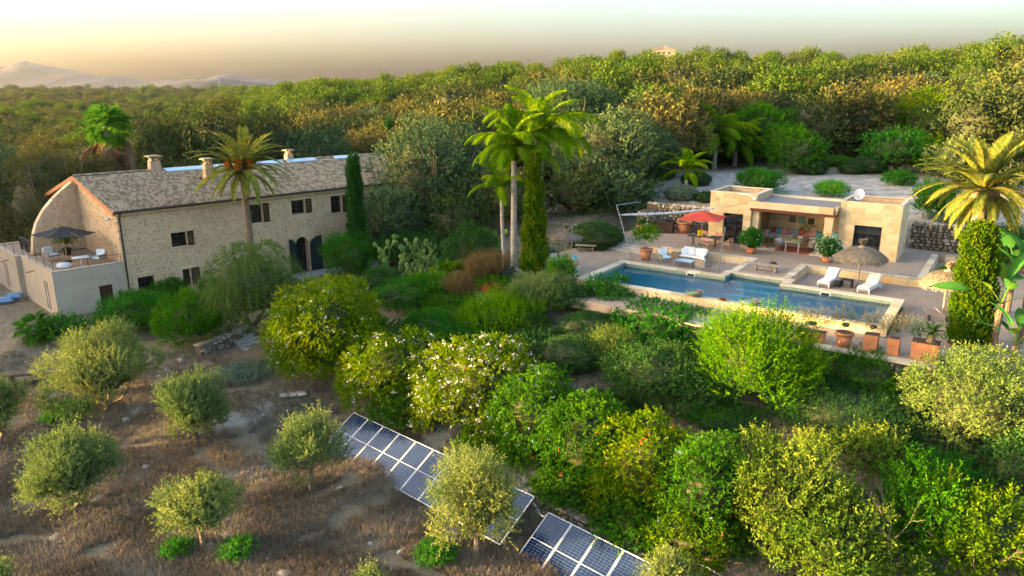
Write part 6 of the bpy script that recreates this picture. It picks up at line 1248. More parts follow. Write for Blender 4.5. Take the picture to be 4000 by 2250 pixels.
tp = onground(12, 1185); v = MB((0, 0, 0)); v.soft((0, 0, .2), (1.4, 1.0, .4), .18, rz=.4); v.soft((.5, .5, .35), (1.0, .5, .5), .18, rz=.2); o = v.build('covered_pile', M['blue']); o.location = tp; tag(o, 'blue tarpaulin covered pile beside the plastered wing', 'tarpaulin')
# ---------------------------------------------------------------- furniture (each thing built round its own base, facing -y)
def place(o, s, t, z, rz): o.location = B.w(s, t, z); o.rotation_euler = (0, 0, B.a + rz); return o
def P(o, name, mt, fn, smooth=False): v = MB(); fn(v); return v.build(name, mt, o, smooth)
def armchair(label, cm='cushion'):
    o = thing('armchair', label, 'armchair')
    P(o, 'frame', M['rattan'], lambda v: (v.b2((-.38, -.36, .28), (.38, .36, .33)), v.box((0, .36, .55), (.76, .04, .56), rx=-.15), v.b2((-.40, -.36, .33), (-.36, .36, .62)), v.b2((.36, -.36, .33), (.40, .36, .62))))
    for x in (-.34, .34):
        for y in (-.32, .32): P(o, 'leg', M['grey_metal'], lambda v: v.tube([(x, y, 0), (x, y, .28)], .018, 5))
    P(o, 'seat_cushion', M[cm], lambda v: v.soft((0, -.03, .40), (.68, .66, .13), .05)); P(o, 'back_cushion', M[cm], lambda v: v.soft((0, .27, .66), (.66, .14, .5), .06, rx=-.2)); return o
place(armchair('grey rattan armchair with white cushions, the left one facing the coffee table'), 1.35, 3.25, -.45, R(55))
place(armchair('grey rattan armchair with its back to the pool, right of the coffee table'), 4.35, 2.5, -.45, R(160))
sf = thing('sofa', 'two seat outdoor sofa with white cushions behind the coffee table', 'sofa')
P(sf, 'frame', M['rattan'], lambda v: (v.b2((-.9, -.38, .26), (.9, .38, .31)), v.box((0, .38, .52), (1.8, .04, .5), rx=-.12), v.b2((-.94, -.38, .31), (-.9, .38, .6)), v.b2((.9, -.38, .31), (.94, .38, .6))))
for x in (-.85, .85):
    for y in (-.34, .34): P(sf, 'leg', M['grey_metal'], lambda v: v.tube([(x, y, 0), (x, y, .26)], .018, 5))
for x in (-.44, .44): P(sf, 'seat_cushion', M['cushion'], lambda v: v.soft((x, -.03, .39), (.86, .7, .16), .06)); P(sf, 'back_cushion', M['cushion'], lambda v: v.soft((x, .28, .68), (.84, .18, .52), .07, rx=-.18))
for x, a in ((-.72, .5), (.68, -.4), (.45, .2)): P(sf, 'scatter_cushion', M['cushion'], lambda v: v.soft((x, .08, .62), (.42, .12, .42), .05, rz=a, rx=-.3))
place(sf, 2.9, 4.55, -.45, R(-3))
ct = thing('coffee_table', 'low rectangular glass topped coffee table between sofa and pool', 'table')
P(ct, 'table_top', M['skyl'], lambda v: v.b2((-.62, -.4, .36), (.62, .4, .385))); P(ct, 'shelf', M['rattan'], lambda v: v.b2((-.6, -.38, .06), (.6, .38, .09)))
for x in (-.6, .6):
    for y in (-.38, .38): P(ct, 'leg', M['grey_metal'], lambda v: v.b2((x - .015, y - .015, 0), (x + .015, y + .015, .36)))
place(ct, 2.85, 3.1, -.45, R(-4))
o = thing('side_table', 'square wooden cube table between the left armchair and the sofa', 'table'); P(o, 'body', M['pinewood'], lambda v: v.b2((-.26, -.26, 0), (.26, .26, .44))); P(o, 'table_top', M['pinewood'], lambda v: v.b2((-.28, -.28, .443), (.28, .28, .48))); place(o, 1.6, 4.75, -.45, 0)
# dining table under the red parasol
dt = thing('dining_table', 'dark trestle dining table beneath the red parasol', 'table'); P(dt, 'table_top', M['darkwood'], lambda v: v.b2((-1.15, -.45, .72), (1.15, .45, .77)))
for x in (-.8, .8):
    P(dt, 'leg', M['darkwood'], lambda v: v.tube([(x, -.35, 0), (x + .0, .35, .72)], .035, 5)); P(dt, 'leg', M['darkwood'], lambda v: v.tube([(x, .35, 0), (x, -.35, .72)], .035, 5))
place(dt, 2.45, 7.7, 0, R(3))
def director(label, s, t, rz):
    o = thing('director_chair', label, 'chair', group='pink canvas director chairs at the dark table'); place(o, s, t, 0, rz)
    for x in (-.27, .27):
        P(o, 'leg', M['pinewood'], lambda v: v.tube([(x, -.24, 0), (-x, -.24, .45)], .02, 5)); P(o, 'leg', M['pinewood'], lambda v: v.tube([(x, .24, 0), (-x, .24, .45)], .02, 5))
        P(o, 'armrest', M['pinewood'], lambda v: (v.b2((x - .025, -.28, .62), (x + .025, .26, .65)), v.b2((x - .015, -.24, .45), (x + .015, -.2, .62)), v.b2((x - .015, .2, .45), (x + .015, .24, .92)), v.b2((x - .02, -.26, .0), (x + .02, .26, .04))))
    P(o, 'seat', M['pink'], lambda v: v.b2((-.26, -.24, .44), (.26, .24, .465))); P(o, 'backrest', M['pink'], lambda v: v.b2((-.27, .215, .68), (.27, .235, .9))); return o
director('pink director chair on the pool side of the dark table', 2.95, 6.7, R(175)); director('pink director chair at the right end of the dark table, sideways', 4.25, 7.35, R(-100)); director('pink director chair on the far side of the dark table behind the yellow bag', 1.9, 8.75, R(5)); director('pink director chair on the far side of the dark table nearest the glass door', 3.1, 8.6, R(-5))
rp_ = thing('parasol', 'large square coral red parasol over the dark dining table', 'parasol'); P(rp_, 'pole', M['pinewood'], lambda v: v.tube([(0, 0, 0), (0, 0, 2.5)], .03, 8))
def canopy(v, r=1.45, n=4, z=2.05, ht=.5, sag=.12):
    vs = []; rows = 6
    for i in range(rows + 1):
        f = i / rows
        for k in range(n * 4):
            a = 2 * math.pi * k / (n * 4) + math.pi / 4; c = math.cos(math.pi / n) / math.cos(((a - math.pi / 4) % (2 * math.pi / n)) - math.pi / n); rr_ = r * f * (c * 1.0); m_ = k % 4; vs.append((rr_ * math.cos(a), rr_ * math.sin(a), z + ht * (1 - f) - sag * f * (1 - f) - (.03 * f if m_ == 2 else 0)))
    nn = n * 4; fs = [(i * nn + k, i * nn + (k + 1) % nn, (i + 1) * nn + (k + 1) % nn, (i + 1) * nn + k) for i in range(rows) for k in range(nn)]
    b0 = len(vs); vs += [(x, y, z_ - .01) for x, y, z_ in vs]; fs += [tuple(b0 + q for q in f[::-1]) for f in fs]; fs += [(rows * nn + k, rows * nn + (k + 1) % nn, b0 + rows * nn + (k + 1) % nn, b0 + rows * nn + k) for k in range(nn)]; v._add(vs, fs)
P(rp_, 'canopy', M['red_fab'], lambda v: canopy(v, 1.95)); 
for k in range(4): a = R(45 + 90 * k) + 0; P(rp_, 'rib', M['pinewood'], lambda v: v.tube([(0, 0, 2.46), (1.36 * math.cos(a) * 1.35, 1.36 * math.sin(a) * 1.35, 2.02)], .014, 4))
P(rp_, 'base', M['ceramic'], lambda v: v.lathe([(0, .12), (.25, .1), (.3, 0)], 14)); place(rp_, 2.2, 7.75, 0.0, R(8))
v = MB(); v.b2((-.17, -.1, 0), (.17, .1, .38)); v.tube([(-.1, 0, .38), (-.06, 0, .48), (.06, 0, .48), (.1, 0, .38)], .012, 4); o = v.build('bag', M['yellow']); o.location = B.w(2.15, 7.6, .775); tag(o, 'yellow bag standing on the dark table by the parasol pole', 'bag')
v = MB(); v.lathe([(0, .01), (.12, .0), (.22, .05), (.24, .07), (.2, .06), (.1, .03), (0, .025)], 16); o = v.build('bowl', M['white'], None, True); o.location = B.w(2.75, 7.75, .77); tag(o, 'white dish on the dark table beside the yellow bag', 'bowl')
# pots
def pot(v, r, h, rim=.04, taper=.72): v.lathe([(0, .02), (r * taper, 0), (r * .98, h * .82), (r * .98, h * .82), (r + rim, h * .82), (r + rim, h), (r * .92, h), (r * .9, h * .93), (0, h * .92)], 18)
def potted(label, s, t, z, r, h, plant, cat='potted plant', rz=0):
    o = thing('plant_pot', label, cat); place(o, s, t, z, rz); P(o, 'pot', M['terra'], lambda v: pot(v, r, h), True); P(o, 'soil', M['soil'], lambda v: v.lathe([(0, h * .93), (r * .9, h * .935)], 14)); 
    if plant: k = dict(plant); mk = k.pop('mk'); zz = k.pop('z', h * .9); V, F, T = foliage(**k); V[:, 2] += zz; link('plant', npmesh('plant', V, F, LM[mk], T), o)
    return o
potted('large terracotta pot with a small leafy tree at the left end of the sofa group', 0, 3.3, -.45, .40, .82, dict(mk='spiky', seed=301, rx=.85, h=1.0, n=220, L=.5, nl=9, ls=.22, lw=.035, up=.5, clumps=10, cr=.4, core=.35, z=1.1))
o = bpy.data.objects[-1] if False else None
potted('terracotta pot with a low plant against the stone wall stub by the barbecue', -3.55, 10.1, 0, .36, .6, dict(mk='dark', seed=302, rx=.45, h=.6, n=120, L=.25, nl=7, ls=.1, lw=.04))
potted('wide terracotta urn in the corner under the red parasol', -.8, 11.9, 0, .55, .9, None, 'pot')
def jas(label, s, t, seed, fl): 
    o = potted(label, s, t, 0, .32, .42, dict(mk='bright', seed=seed, rx=.72, h=1.45, n=600, L=.2, nl=7, ls=.12, lw=.075, up=.4, clumps=30, cr=.3, core=.8, z=.22)); rg = np.random.RandomState(seed); q = unitv(rg.randn(fl * 4, 3)) * [.78, .78, .76] + [0, 0, .98]; a = unitv(rg.randn(len(q), 3)) * .035; b_ = unitv(np.cross(a, rg.randn(len(q), 3))) * .035
    tag(link('flowers', npmesh('flowers', np.stack([q - a, q - b_, q + a, q + b_], 1).reshape(-1, 3), np.arange(len(q) * 4).reshape(-1, 4), LM['wflower'], np.repeat(rg.rand(len(q)), 4)), o), kind='stuff')
jas('round bright green potted bush left of the loggia', 5.85, 7.4, 311, 20); jas('round potted bush with white flowers right of the loggia', 10.75, 7.4, 312, 150)
# row of terracotta pots on the retaining wall
HE = dict(mk='heath', n=240, L=.6, nl=8, ls=.09, lw=.018, up=1.3, spread=.8, clumps=8, core=.3)
def boxpot(label, s, t, w, d, h, seed, rx, rz=0, pl=True):
    o = thing('plant_pot', label, 'potted plant', group='terracotta pots in a row on the retaining wall'); place(o, s, t, -.45, rz); P(o, 'pot', M['terra'], lambda v: (v.box((0, 0, h / 2), (w * .92, d * .92, h), taper=1.06), v.b2((-w / 2, -d / 2, h - .08), (w / 2, -d / 2 + .05, h + .0)), v.b2((-w / 2, d / 2 - .05, h - .08), (w / 2, d / 2, h)), v.b2((-w / 2, -d / 2 + .05, h - .08), (-w / 2 + .05, d / 2 - .05, h)), v.b2((w / 2 - .05, -d / 2 + .05, h - .08), (w / 2, d / 2 - .05, h)))); P(o, 'soil', M['soil'], lambda v: v.b2((-w / 2 + .06, -d / 2 + .06, h), (w / 2 - .06, d / 2 - .06, h + .01)))
    if pl: k = dict(HE); mk = k.pop('mk'); V, F, T = foliage(seed=seed, rx=rx, h=.75, **k); V[:, 0] *= max(1, w / .6 * .8); V[:, 2] += h * .95; link('plant', npmesh('plant', V, F, LM[mk], T), o)
    return o
boxpot('long low terracotta trough with wiry heather, leftmost in the row', 13.35, -7.85, 1.25, .5, .5, 321, .5)
o = potted('round terracotta pot with wiry heather, second in the row', 14.75, -7.8, -.45, .36, .68, dict(HE, seed=322, rx=.6, h=.8)); o['group'] = 'terracotta pots in a row on the retaining wall'
boxpot('square tapered terracotta pot with wiry heather, third in the row', 15.85, -7.75, .58, .58, .78, 323, .55); boxpot('narrow tall terracotta pot with wiry heather, fourth in the row', 16.75, -7.7, .48, .48, .76, 324, .52)
o = boxpot('big square terracotta planter with a dark cycad, next to the golden cypress', 17.95, -7.6, 1.05, .8, .8, 325, .4, pl=False)
v = MB(); v.tube([(.15, 0, .75), (.15, 0, 1.15)], [.2, .16], 9); v.build('stem', M['datebark'], o)
CY = frmesh('dark', L=.75, e0=.9, droop=1.1, ll=.13, ld=.1, wid=.03, n=22)
for k in range(28): f = link('frond', CY, o); f.location = (.15, 0, 1.15); f.rotation_euler = (0, rnd.uniform(-.5, .5), k * 2.4)
V, F, T = foliage(seed=326, rx=.3, h=.6, **{k: q for k, q in HE.items() if k != 'mk'}); V[:, 2] += .75; V[:, 0] -= .32; link('plant', npmesh('plant', V, F, LM['grey'], T), o)
# bowls on the pool edge
def bowl(label, s, r, fl=True):
    o = thing('water_bowl', label, 'bowl'); o.location = B.w(s, -5.2, .02); P(o, 'bowl', M['ceramic'], lambda v: v.lathe([(0, .0), (r * .4, 0), (r * .85, .12), (r, .24), (r * .97, .27), (r * .92, .25), (r * .8, .15), (0, .1)], 24), True); P(o, 'water', mat('green_water_%d' % int(s * 10), (.10, .12, .02) if s < 8 else (.12, .16, .13), rough=.08), lambda v: v.lathe([(0, .2), (r * .86, .2)], 20))
    rg = random.Random(int(s)); P(o, 'flower', LM['pflower'], lambda v: [v.box((r * .55 + rg.uniform(-.08, .08), .12 + rg.uniform(-.07, .07), .26 + rg.uniform(0, .04)), (.07, .07, .02), rz=rg.uniform(0, 3), rx=rg.uniform(-.6, .6)) for _ in range(16)]); return o
bowl('glazed ceramic bowl with green water and pink petals, the left one on the pool edge', 6.7, .5); bowl('larger grey green ceramic bowl with pink petals, the right one on the pool edge', 9.7, .55)
o = thing('succulent_dish', 'small terracotta dish of succulents between the two water bowls', 'plant pot'); o.location = B.w(8.25, -5.2, .02); P(o, 'dish', M['terra'], lambda v: v.lathe([(0, .0), (.18, 0), (.27, .08), (.24, .08), (0, .05)], 18)); P(o, 'succulents', LM['reddish'], lambda v: [v.box((rnd.uniform(-.15, .15), rnd.uniform(-.15, .15), .09), (.07, .07, .06), rz=rnd.uniform(0, 3)) for _ in range(14)])
# teak bench on the walkway
def bench(label, s, t, z, rz, L_=1.75):
    o = thing('bench', label, 'bench'); place(o, s, t, z, rz)
    for k in range(4): P(o, 'seat_slat', M['wood'], lambda v: v.b2((-L_ / 2, -.24 + k * .122, .41), (L_ / 2, -.24 + k * .122 + .115, .455)))
    for x in (-L_ * .34, L_ * .34):
        P(o, 'leg', M['wood'], lambda v: (v.b2((x - .05, -.2, 0), (x + .05, .2, .08)), v.box((x, 0, .24), (.09, .14, .33)), v.b2((x - .05, -.2, .36), (x + .05, .2, .408))))
    P(o, 'stretcher', M['wood'], lambda v: v.b2((-L_ * .34 + .06, -.03, .14), (L_ * .34 - .06, .03, .2))); return o
bench('weathered teak bench on the paved walkway behind the pool recess', 8.2, 2.75, 0, R(-6)); bench('weathered bench on the lower deck left of the stone steps', -4.75, 3.4, -.45, R(25), 1.5)
v = MB(); v.b2((-.22, -.15, 0), (.22, .15, .3)); o = v.build('wooden_block', M['wood']); o.location = B.w(8.5, 3.35, 0); o.rotation_euler = (0, 0, B.a); tag(o, 'small wooden block stool behind the teak bench', 'stool')
v = MB(); v.soft((0, 0, .11), (.4, .3, .22), .09); o = v.build('basket', M['brown'], None); o.location = B.w(8.3, 3.6, .3) if False else B.w(8.48, 3.32, .3); tag(o, 'round dark basket on the wooden block behind the bench', 'basket')
# loungers
def lounger(label, s, t, rz, k):
    o = thing('sun_lounger', label, 'sun lounger', group='white wicker sun loungers in the right bay'); place(o, s, t, -.45, rz)
    P(o, 'frame', M['wicker'], lambda v: (v.b2((-.36, -1.0, .22), (.36, .25, .30)), v.b2((-.36, .25, .22), (-.3, .95, .3)), v.b2((.3, .25, .22), (.36, .95, .3)), v.b2((-.3, .89, .22), (.3, .95, .3))))
    for x in (-.32, .32):
        for y in (-.95, .9): P(o, 'leg', M['wicker'], lambda v: v.b2((x - .035, y - .035, 0), (x + .035, y + .035, .218)))
    for q in range(7): P(o, 'lattice', M['wicker'], lambda v: v.b2((-.3 + q * .09, -1.003, .08), (-.28 + q * .09, -.985, .22)))
    P(o, 'backrest', M['wicker'], lambda v: v.box((0, .56, .52), (.7, .85, .05), rx=.62)); P(o, 'mattress', M['cushion'], lambda v: (v.soft((0, -.4, .345), (.66, 1.2, .09), .035), v.soft((0, .52, .60), (.66, .9, .09), .035, rx=.62))); return o
lounger('white wicker sun lounger left of the thatched parasol', 11.75, 3.45, R(-6), 0); lounger('white wicker sun lounger right of the thatched parasol', 14.0, 3.35, R(-10), 1)
o = thing('side_table', 'dark rattan table with two stools between the white loungers', 'table'); place(o, 12.75, 3.4, -.45, R(-5)); P(o, 'table_top', M['blackw'], lambda v: v.b2((-.32, -.24, .42), (.32, .24, .46)))
for x in (-.28, .28): P(o, 'leg', M['blackw'], lambda v: v.b2((x - .04, -.22, 0), (x + .04, .22, .418)))
v = MB(); v.b2((-.13, -.14, 0), (.13, .14, .36)); o = v.build('stool', M['blackw']); place(o, 12.3, 3.1, -.45, 0); tag(o, 'small dark rattan stool at the left of the side table', 'stool')
# thatched parasols
def thatch(label, s, t, z, r, hp, dome=.62, seed=1, mk='straw'):
    o = thing('thatched_parasol', label, 'parasol'); place(o, s, t, z, 0); P(o, 'pole', M['wood'], lambda v: v.tube([(0, 0, 0), (0, 0, hp + .2)], .05, 8))
    def pf(rf): return [(r * .02, dome + .0)] + [(r * f, dome * (1 - f ** 2.2) * 1.0 if dome > .45 else dome * (1 - f)) for f in (.15, .35, .55, .75, .9, 1.0)] + [(r * 1.0, -.08), (r * .9, -.05)]
    P(o, 'thatch', M['straw'], lambda v: v.lathe([(a, hp + b_) for a, b_ in pf(0)], 28, wob=.02, seed=seed), True)
    rg = np.random.RandomState(seed); n = 5200; f = np.sqrt(rg.uniform(.02, 1.0, n)); a = rg.rand(n) * 6.283; zz = hp + (dome * (1 - f ** 2.2) if dome > .45 else dome * (1 - f)); L_ = rg.uniform(.18, .34, n) * (1 if dome > .45 else .8); sl = (dome * 2.2 * f ** 1.2 if dome > .45 else np.full(n, dome)) / r
    dr = 1 / np.sqrt(1 + sl ** 2); dz = -sl * dr; edge = f > .93; dz = np.where(edge, -.95, dz); dr = np.where(edge, .12, dr); p0 = np.stack([np.cos(a) * f * r, np.sin(a) * f * r, zz + .02], 1); d = np.stack([np.cos(a) * dr, np.sin(a) * dr, dz], 1) + rg.randn(n, 3) * .09; e = p0 + d * L_[:, None]; w = .013; sx = np.stack([-np.sin(a) * w, np.cos(a) * w, a * 0], 1); up = np.array([0, 0, .015])
    V = np.stack([p0 - sx + up, p0 + sx + up, e + sx * .6 + up, e - sx * .6 + up], 1).reshape(-1, 3); tag(link('straw', npmesh('straw', V, np.arange(len(V)).reshape(-1, 4), M['straw'], np.repeat(rg.rand(n), 4)), o), kind='stuff')
    P(o, 'collar', M['straw'], lambda v: v.lathe([(.10, dome + hp - .06), (.30 if dome > .45 else .12, dome + hp - .10), (.26 if dome > .45 else .1, dome + hp + .03), (.09, dome + hp + .12), (.07, dome + hp + .2), (.14, dome + hp + .42), (.02, dome + hp + .46)], 14, wob=.06), True)
    n = 420; a = rg.rand(n) * 6.283; p0 = np.stack([np.cos(a) * .07, np.sin(a) * .07, np.full(n, dome + hp + .15)], 1); e = p0 + np.stack([np.cos(a) * rg.uniform(.02, .22, n), np.sin(a) * rg.uniform(.02, .22, n), rg.uniform(.15, .38, n)], 1); sx = np.stack([-np.sin(a) * w, np.cos(a) * w, a * 0], 1); V = np.stack([p0 - sx, p0 + sx, e + sx, e - sx], 1).reshape(-1, 3); tag(link('tuft', npmesh('tuft', V, np.arange(len(V)).reshape(-1, 4), M['straw'], np.repeat(rg.rand(n), 4)), o), kind='stuff'); return o
thatch('straw thatched parasol between the two white sun loungers', 13.3, 3.75, -.45, 1.42, 1.75, .62, 1); thatch('straw thatched parasol partly behind the golden cypress, right of the pool', 17.95, .6, -.45, 1.25, 1.6, .62, 2)
tx = at(2208, 1040, -.45); q = B.w(0, 0); s__ = (tx[0] - q[0]) * B.u[0] + (tx[1] - q[1]) * B.u[1]; t__ = (tx[0] - q[0]) * B.v[0] + (tx[1] - q[1]) * B.v[1]
thatch('shallow pale straw parasol over the blue garden table on the left', s__, t__, -.45, 1.0, 1.95, .36, 3)
tt_ = thing('garden_table', 'round blue metal garden table beside the yellow green cypress', 'table'); tt_.location = at(2178, 1068, -.45); P(tt_, 'table_top', M['blue'], lambda v: v.lathe([(0, .74), (.55, .74), (.55, .71), (0, .71)], 24))
for k in range(3): a = 2.1 * k; P(tt_, 'leg', M['blue'], lambda v: v.tube([(math.cos(a) * .1, math.sin(a) * .1, .71), (math.cos(a) * .4, math.sin(a) * .4, 0)], .015, 5))
def gchair(label, px, py, rz, cm):
    o = thing('garden_chair', label, 'chair', at(px, py, -.45), rz); 
    for x in (-.22, .22):
        P(o, 'leg', M['wicker'], lambda v: v.tube([(x, -.22, 0), (x, .22, .46)], .014, 5)); P(o, 'leg', M['wicker'], lambda v: v.tube([(x, .22, 0), (x, -.22, .46)], .014, 5)); P(o, 'back_post', M['wicker'], lambda v: v.tube([(x, .2, .44), (x, .3, .9)], .014, 5))
    P(o, 'seat', M['wicker'], lambda v: v.b2((-.22, -.22, .44), (.22, .22, .46)))
    for k in range(3): P(o, 'back_slat', M['wicker'], lambda v: v.box((0, .25 + k * .025, .6 + k * .12), (.44, .015, .07), rx=-.2))
    if cm: P(o, 'cushion', M[cm], lambda v: v.soft((0, 0, .49), (.4, .4, .06), .025))
gchair('white garden chair with a turquoise cushion at the blue table', 2190, 1100, R(190), 'turq'); gchair('white garden chair with a lime green cushion at the blue table', 2242, 1092, R(215), 'lime'); gchair('white garden chair on the far side of the blue table', 2165, 1045, R(10), None)
o = thing('side_table', 'small wooden side table behind the lime green chair', 'table', at(2238, 1050, -.45), B.a); P(o, 'table_top', M['pinewood'], lambda v: v.b2((-.35, -.2, .55), (.35, .2, .58)))
for x in (-.3, .3): P(o, 'leg', M['pinewood'], lambda v: v.b2((x - .02, -.18, 0), (x + .02, .18, .548)))
v = MB(); v.lathe([(0, 0), (.12, 0), (.16, .28), (.14, .28), (.1, .03), (0, .03)], 14); o = v.build('bucket', M['turq'], None); o.location = Vector(at(2242, 1049, -.45)) + Vector((.05, 0, .58)); tag(o, 'light blue bucket on the small wooden side table', 'bucket')
o = thing('garden_shower', 'slim metal garden shower post behind the pale straw parasol', 'shower', at(2232, 1010, -.45)); P(o, 'pole', M['grey_metal'], lambda v: v.tube([(0, 0, 0), (0, 0, 2.35), (.1, 0, 2.42), (.22, 0, 2.4)], .028, 6)); P(o, 'shower_head', M['grey_metal'], lambda v: v.lathe([(0, 2.4), (.05, 2.39), (.08, 2.34), (0, 2.33)], 10, (.24, 0, 0)))
# sail poles and rolled awning
sp_ = thing('awning_pole', 'leaning metal pole at the left end of the rolled awning, beside the steps', 'pole', B.w(-.75, 2.7, -.45)); tpt = Vector(B.w(-2.1, 2.75, 3.2)) - sp_.location; P(sp_, 'pole', M['grey_metal'], lambda v: v.tube([(0, 0, 0), tuple(tpt)], .035, 7)); c2 = Vector(B.w(-1.3, 4.6, 3.25)) - sp_.location; P(sp_, 'strut', M['grey_metal'], lambda v: v.tube([tuple(tpt), tuple(c2)], .028, 6))
sp2 = thing('awning_pole', 'leaning metal pole at the pool edge in front of the red parasol', 'pole', B.w(5.45, 2.1, -.45)); tp2 = Vector(B.w(6.0, 1.2, 2.75)) - sp2.location; P(sp2, 'pole', M['grey_metal'], lambda v: v.tube([(0, 0, 0), tuple(tp2)], .035, 7))
aw = thing('rolled_awning', 'long white rolled sun sail slung from the leaning pole to the loggia roof', 'awning', B.w(-1.85, 2.75, 2.55)); a0 = Vector((0, 0, 0)); a1 = Vector(B.w(4.95, 9.3, 3.15)) - aw.location
def sagp(f): p = a0.lerp(a1, f); p.z -= .35 * math.sin(math.pi * f) * .6; return tuple(p)
P(aw, 'sail', M['wicker'], lambda v: v.tube([sagp(i / 16) for i in range(14)], [.02, .07, .085, .08, .085, .08, .085, .08, .08, .07, .06, .05, .03, .015], 8), True)
for i in range(1, 12): P(aw, 'tie', M['grey_metal'], lambda v: v.tube([Vector(sagp(i / 16 + .02)) + Vector((-.015, 0, 0)), Vector(sagp(i / 16 + .023)) + Vector((.01, 0, 0))], .092, 8))
P(aw, 'rope', M['wood'], lambda v: v.tube([sagp(.80), sagp(.9), sagp(1)], .018, 5))
# barbecue corner
o = thing('barbecue_counter', 'dark covered barbecue counter in front of the stone wall', 'barbecue'); place(o, -2.1, 11.2, 0, R(8)); P(o, 'cabinet', M['brown'], lambda v: v.b2((-.75, -.32, .06), (.75, .32, .82))); P(o, 'counter_top', M['blackw'], lambda v: v.b2((-.8, -.36, .823), (.8, .36, .9))); P(o, 'grill_lid', M['steel'], lambda v: v.soft((.35, 0, 1.03), (.6, .45, .26), .1))
for x in (-.65, .65): P(o, 'foot', M['steel'], lambda v: v.b2((x - .05, -.28, 0), (x + .05, .28, .058)))
for x in (-.5, 0, .5): P(o, 'door', M['brown'], lambda v: v.b2((x - .22, -.335, .1), (x + .22, -.322, .78)))
o = thing('fire_grill', 'black metal grill table beside the left wall of the pool house', 'grill'); place(o, .9, 11.6, 0, 0); P(o, 'body', M['steel'], lambda v: v.b2((-.5, -.3, .5), (.5, .3, .85)))
for x in (-.45, .45): P(o, 'leg', M['steel'], lambda v: v.b2((x - .03, -.28, 0), (x + .03, .28, .498)))
# loggia dining set
o = thing('long_dining_table', 'weathered wooden dining table laid with dishes inside the loggia', 'table'); place(o, 8.15, 10.3, .03, 0)
for k in range(5): P(o, 'table_board', M['wood'], lambda v: v.b2((-.5 + k * .2, -1.35, .70), (-.5 + k * .2 + .195, 1.35, .76)))
for x in (-.42, .42):
    for y in (-1.25, 1.25): P(o, 'leg', M['wood'], lambda v: v.b2((x - .05, y - .05, 0), (x + .05, y + .05, .698)))
def shell(label, s, t, rz, cm):
    o = thing('rattan_chair', label, 'chair'); place(o, s, t, .03, rz)
    for k in range(4): a = R(45 + 90 * k); P(o, 'leg', M['steel'], lambda v: v.tube([(0.05 * math.cos(a), .05 * math.sin(a), .38), (.3 * math.cos(a), .3 * math.sin(a), 0)], .012, 4))
    def sh(v):
        vs = []; fs = []; n = 12
        for z, r_, k0 in ((.38, .16, 1), (.42, .30, 1), (.6, .36, 1), (.84, .40, 1)):
            for i in range(n + 1): a = R(-20 + 220 * i / n); back = math.sin(a) * .5 + .5; vs.append((math.cos(a) * r_, math.sin(a) * r_ + .02, .38 + (z - .38) * (.45 + .65 * back)))
        for j in range(3):
            for i in range(n): b = j * (n + 1) + i; fs.append((b, b + 1, b + n + 2, b + n + 1))
        v._add(vs, fs)
    P(o, 'shell', M['rattan'], sh); P(o, 'seat', M['rattan'], lambda v: v.lathe([(0, .40), (.29, .42), (.29, .39), (0, .37)], 12)); 
    if cm: P(o, 'cushion', M[cm], lambda v: v.soft((0, .16, .62), (.42, .12, .36), .05, rx=-.3))
shell('rattan tub chair with a white cushion on the left of the loggia table', 7.25, 9.55, R(70), 'cushion'); shell('rattan tub chair with a grey white cushion on the right of the loggia table', 9.15, 9.8, R(-80), 'cushion'); shell('rattan tub chair further in, on the right of the loggia table', 9.2, 10.8, R(-85), 'teal')
rug_ = thing('rug', 'worn red rug under the loggia table', 'rug'); place(rug_, 8.1, 9.9, .034, 0); P(rug_, 'rug', M['kilim'], lambda v: v.b2((-1.15, -.95, 0), (1.15, 1.2, .012)))
sb = thing('bench_sofa', 'built in corner bench piled with pink, red and teal cushions in the loggia', 'sofa'); place(sb, 5.35, 13.25, .03, 0)
P(sb, 'bench_seat', M['marès'], lambda v: (v.b2((0, -.8, 0), (5.3, 0, .42)), v.b2((0, -3.0, 0), (.8, -.803, .42)))); P(sb, 'mattress', M['cushion'], lambda v: (v.soft((2.65, -.42, .48), (5.2, .72, .11), .04), v.soft((.42, -1.9, .48), (.7, 2.1, .11), .04)))
cols = ['redcush', 'teal', 'pink', 'lilac', 'teal', 'redcush', 'lilac', 'pink', 'teal', 'redcush', 'pink', 'redcush']
for k, cm in enumerate(cols): P(sb, 'cushion', M[cm], lambda v: v.soft((.5 + k * .4, -.22 - .12 * (k % 3), .74 + .04 * (k % 2)), (.5, .15, .46), .06, rx=-.35, rz=rnd.uniform(-.3, .3), ry=rnd.uniform(-.5, .5)))
for k, cm in enumerate(['teal', 'lilac', 'cushion', 'pink', 'lilac']): P(sb, 'cushion', M[cm], lambda v: v.soft((.28, -1.0 - k * .42, .74), (.15, .5, .46), .06, ry=.35, rz=rnd.uniform(-.3, .3)))
for k, (s, z, mk_) in enumerate(((7.0, 1.62, 'ceramic'), (7.65, 1.62, 'teal'), (8.3, 1.6, 'brown'), (10.5, 1.35, 'turq'))):
    o = thing('picture', ('small dark green square picture, leftmost on the loggia wall', 'small teal square picture, second on the loggia wall', 'small dark brown square picture, third on the loggia wall', 'turquoise picture with a yellow figure shape near the right loggia column')[k], 'picture'); place(o, s, 13.24, z, 0); P(o, 'frame', M['brown'], lambda v: v.b2((-.22, -.02, -.22), (.22, .012, .22))); P(o, 'canvas', M[mk_], lambda v: v.b2((-.19, -.026, -.19), (.19, -.0205, .19)))
    if k == 3: P(o, 'figure', M['yellow'], lambda v: v.lathe([(0, -.12), (.07, -.1), (.04, .02), (.05, .08), (0, .12)], 10, (0, -.03, 0)))
o = thing('wall_hat', 'orange woven hat hanging on the loggia wall', 'hat'); place(o, 9.3, 13.2, 1.5, 0); P(o, 'hat', M['terra'], lambda v: v.lathe([(0, .12), (.12, .1), (.14, .0), (.26, -.02)], 14))
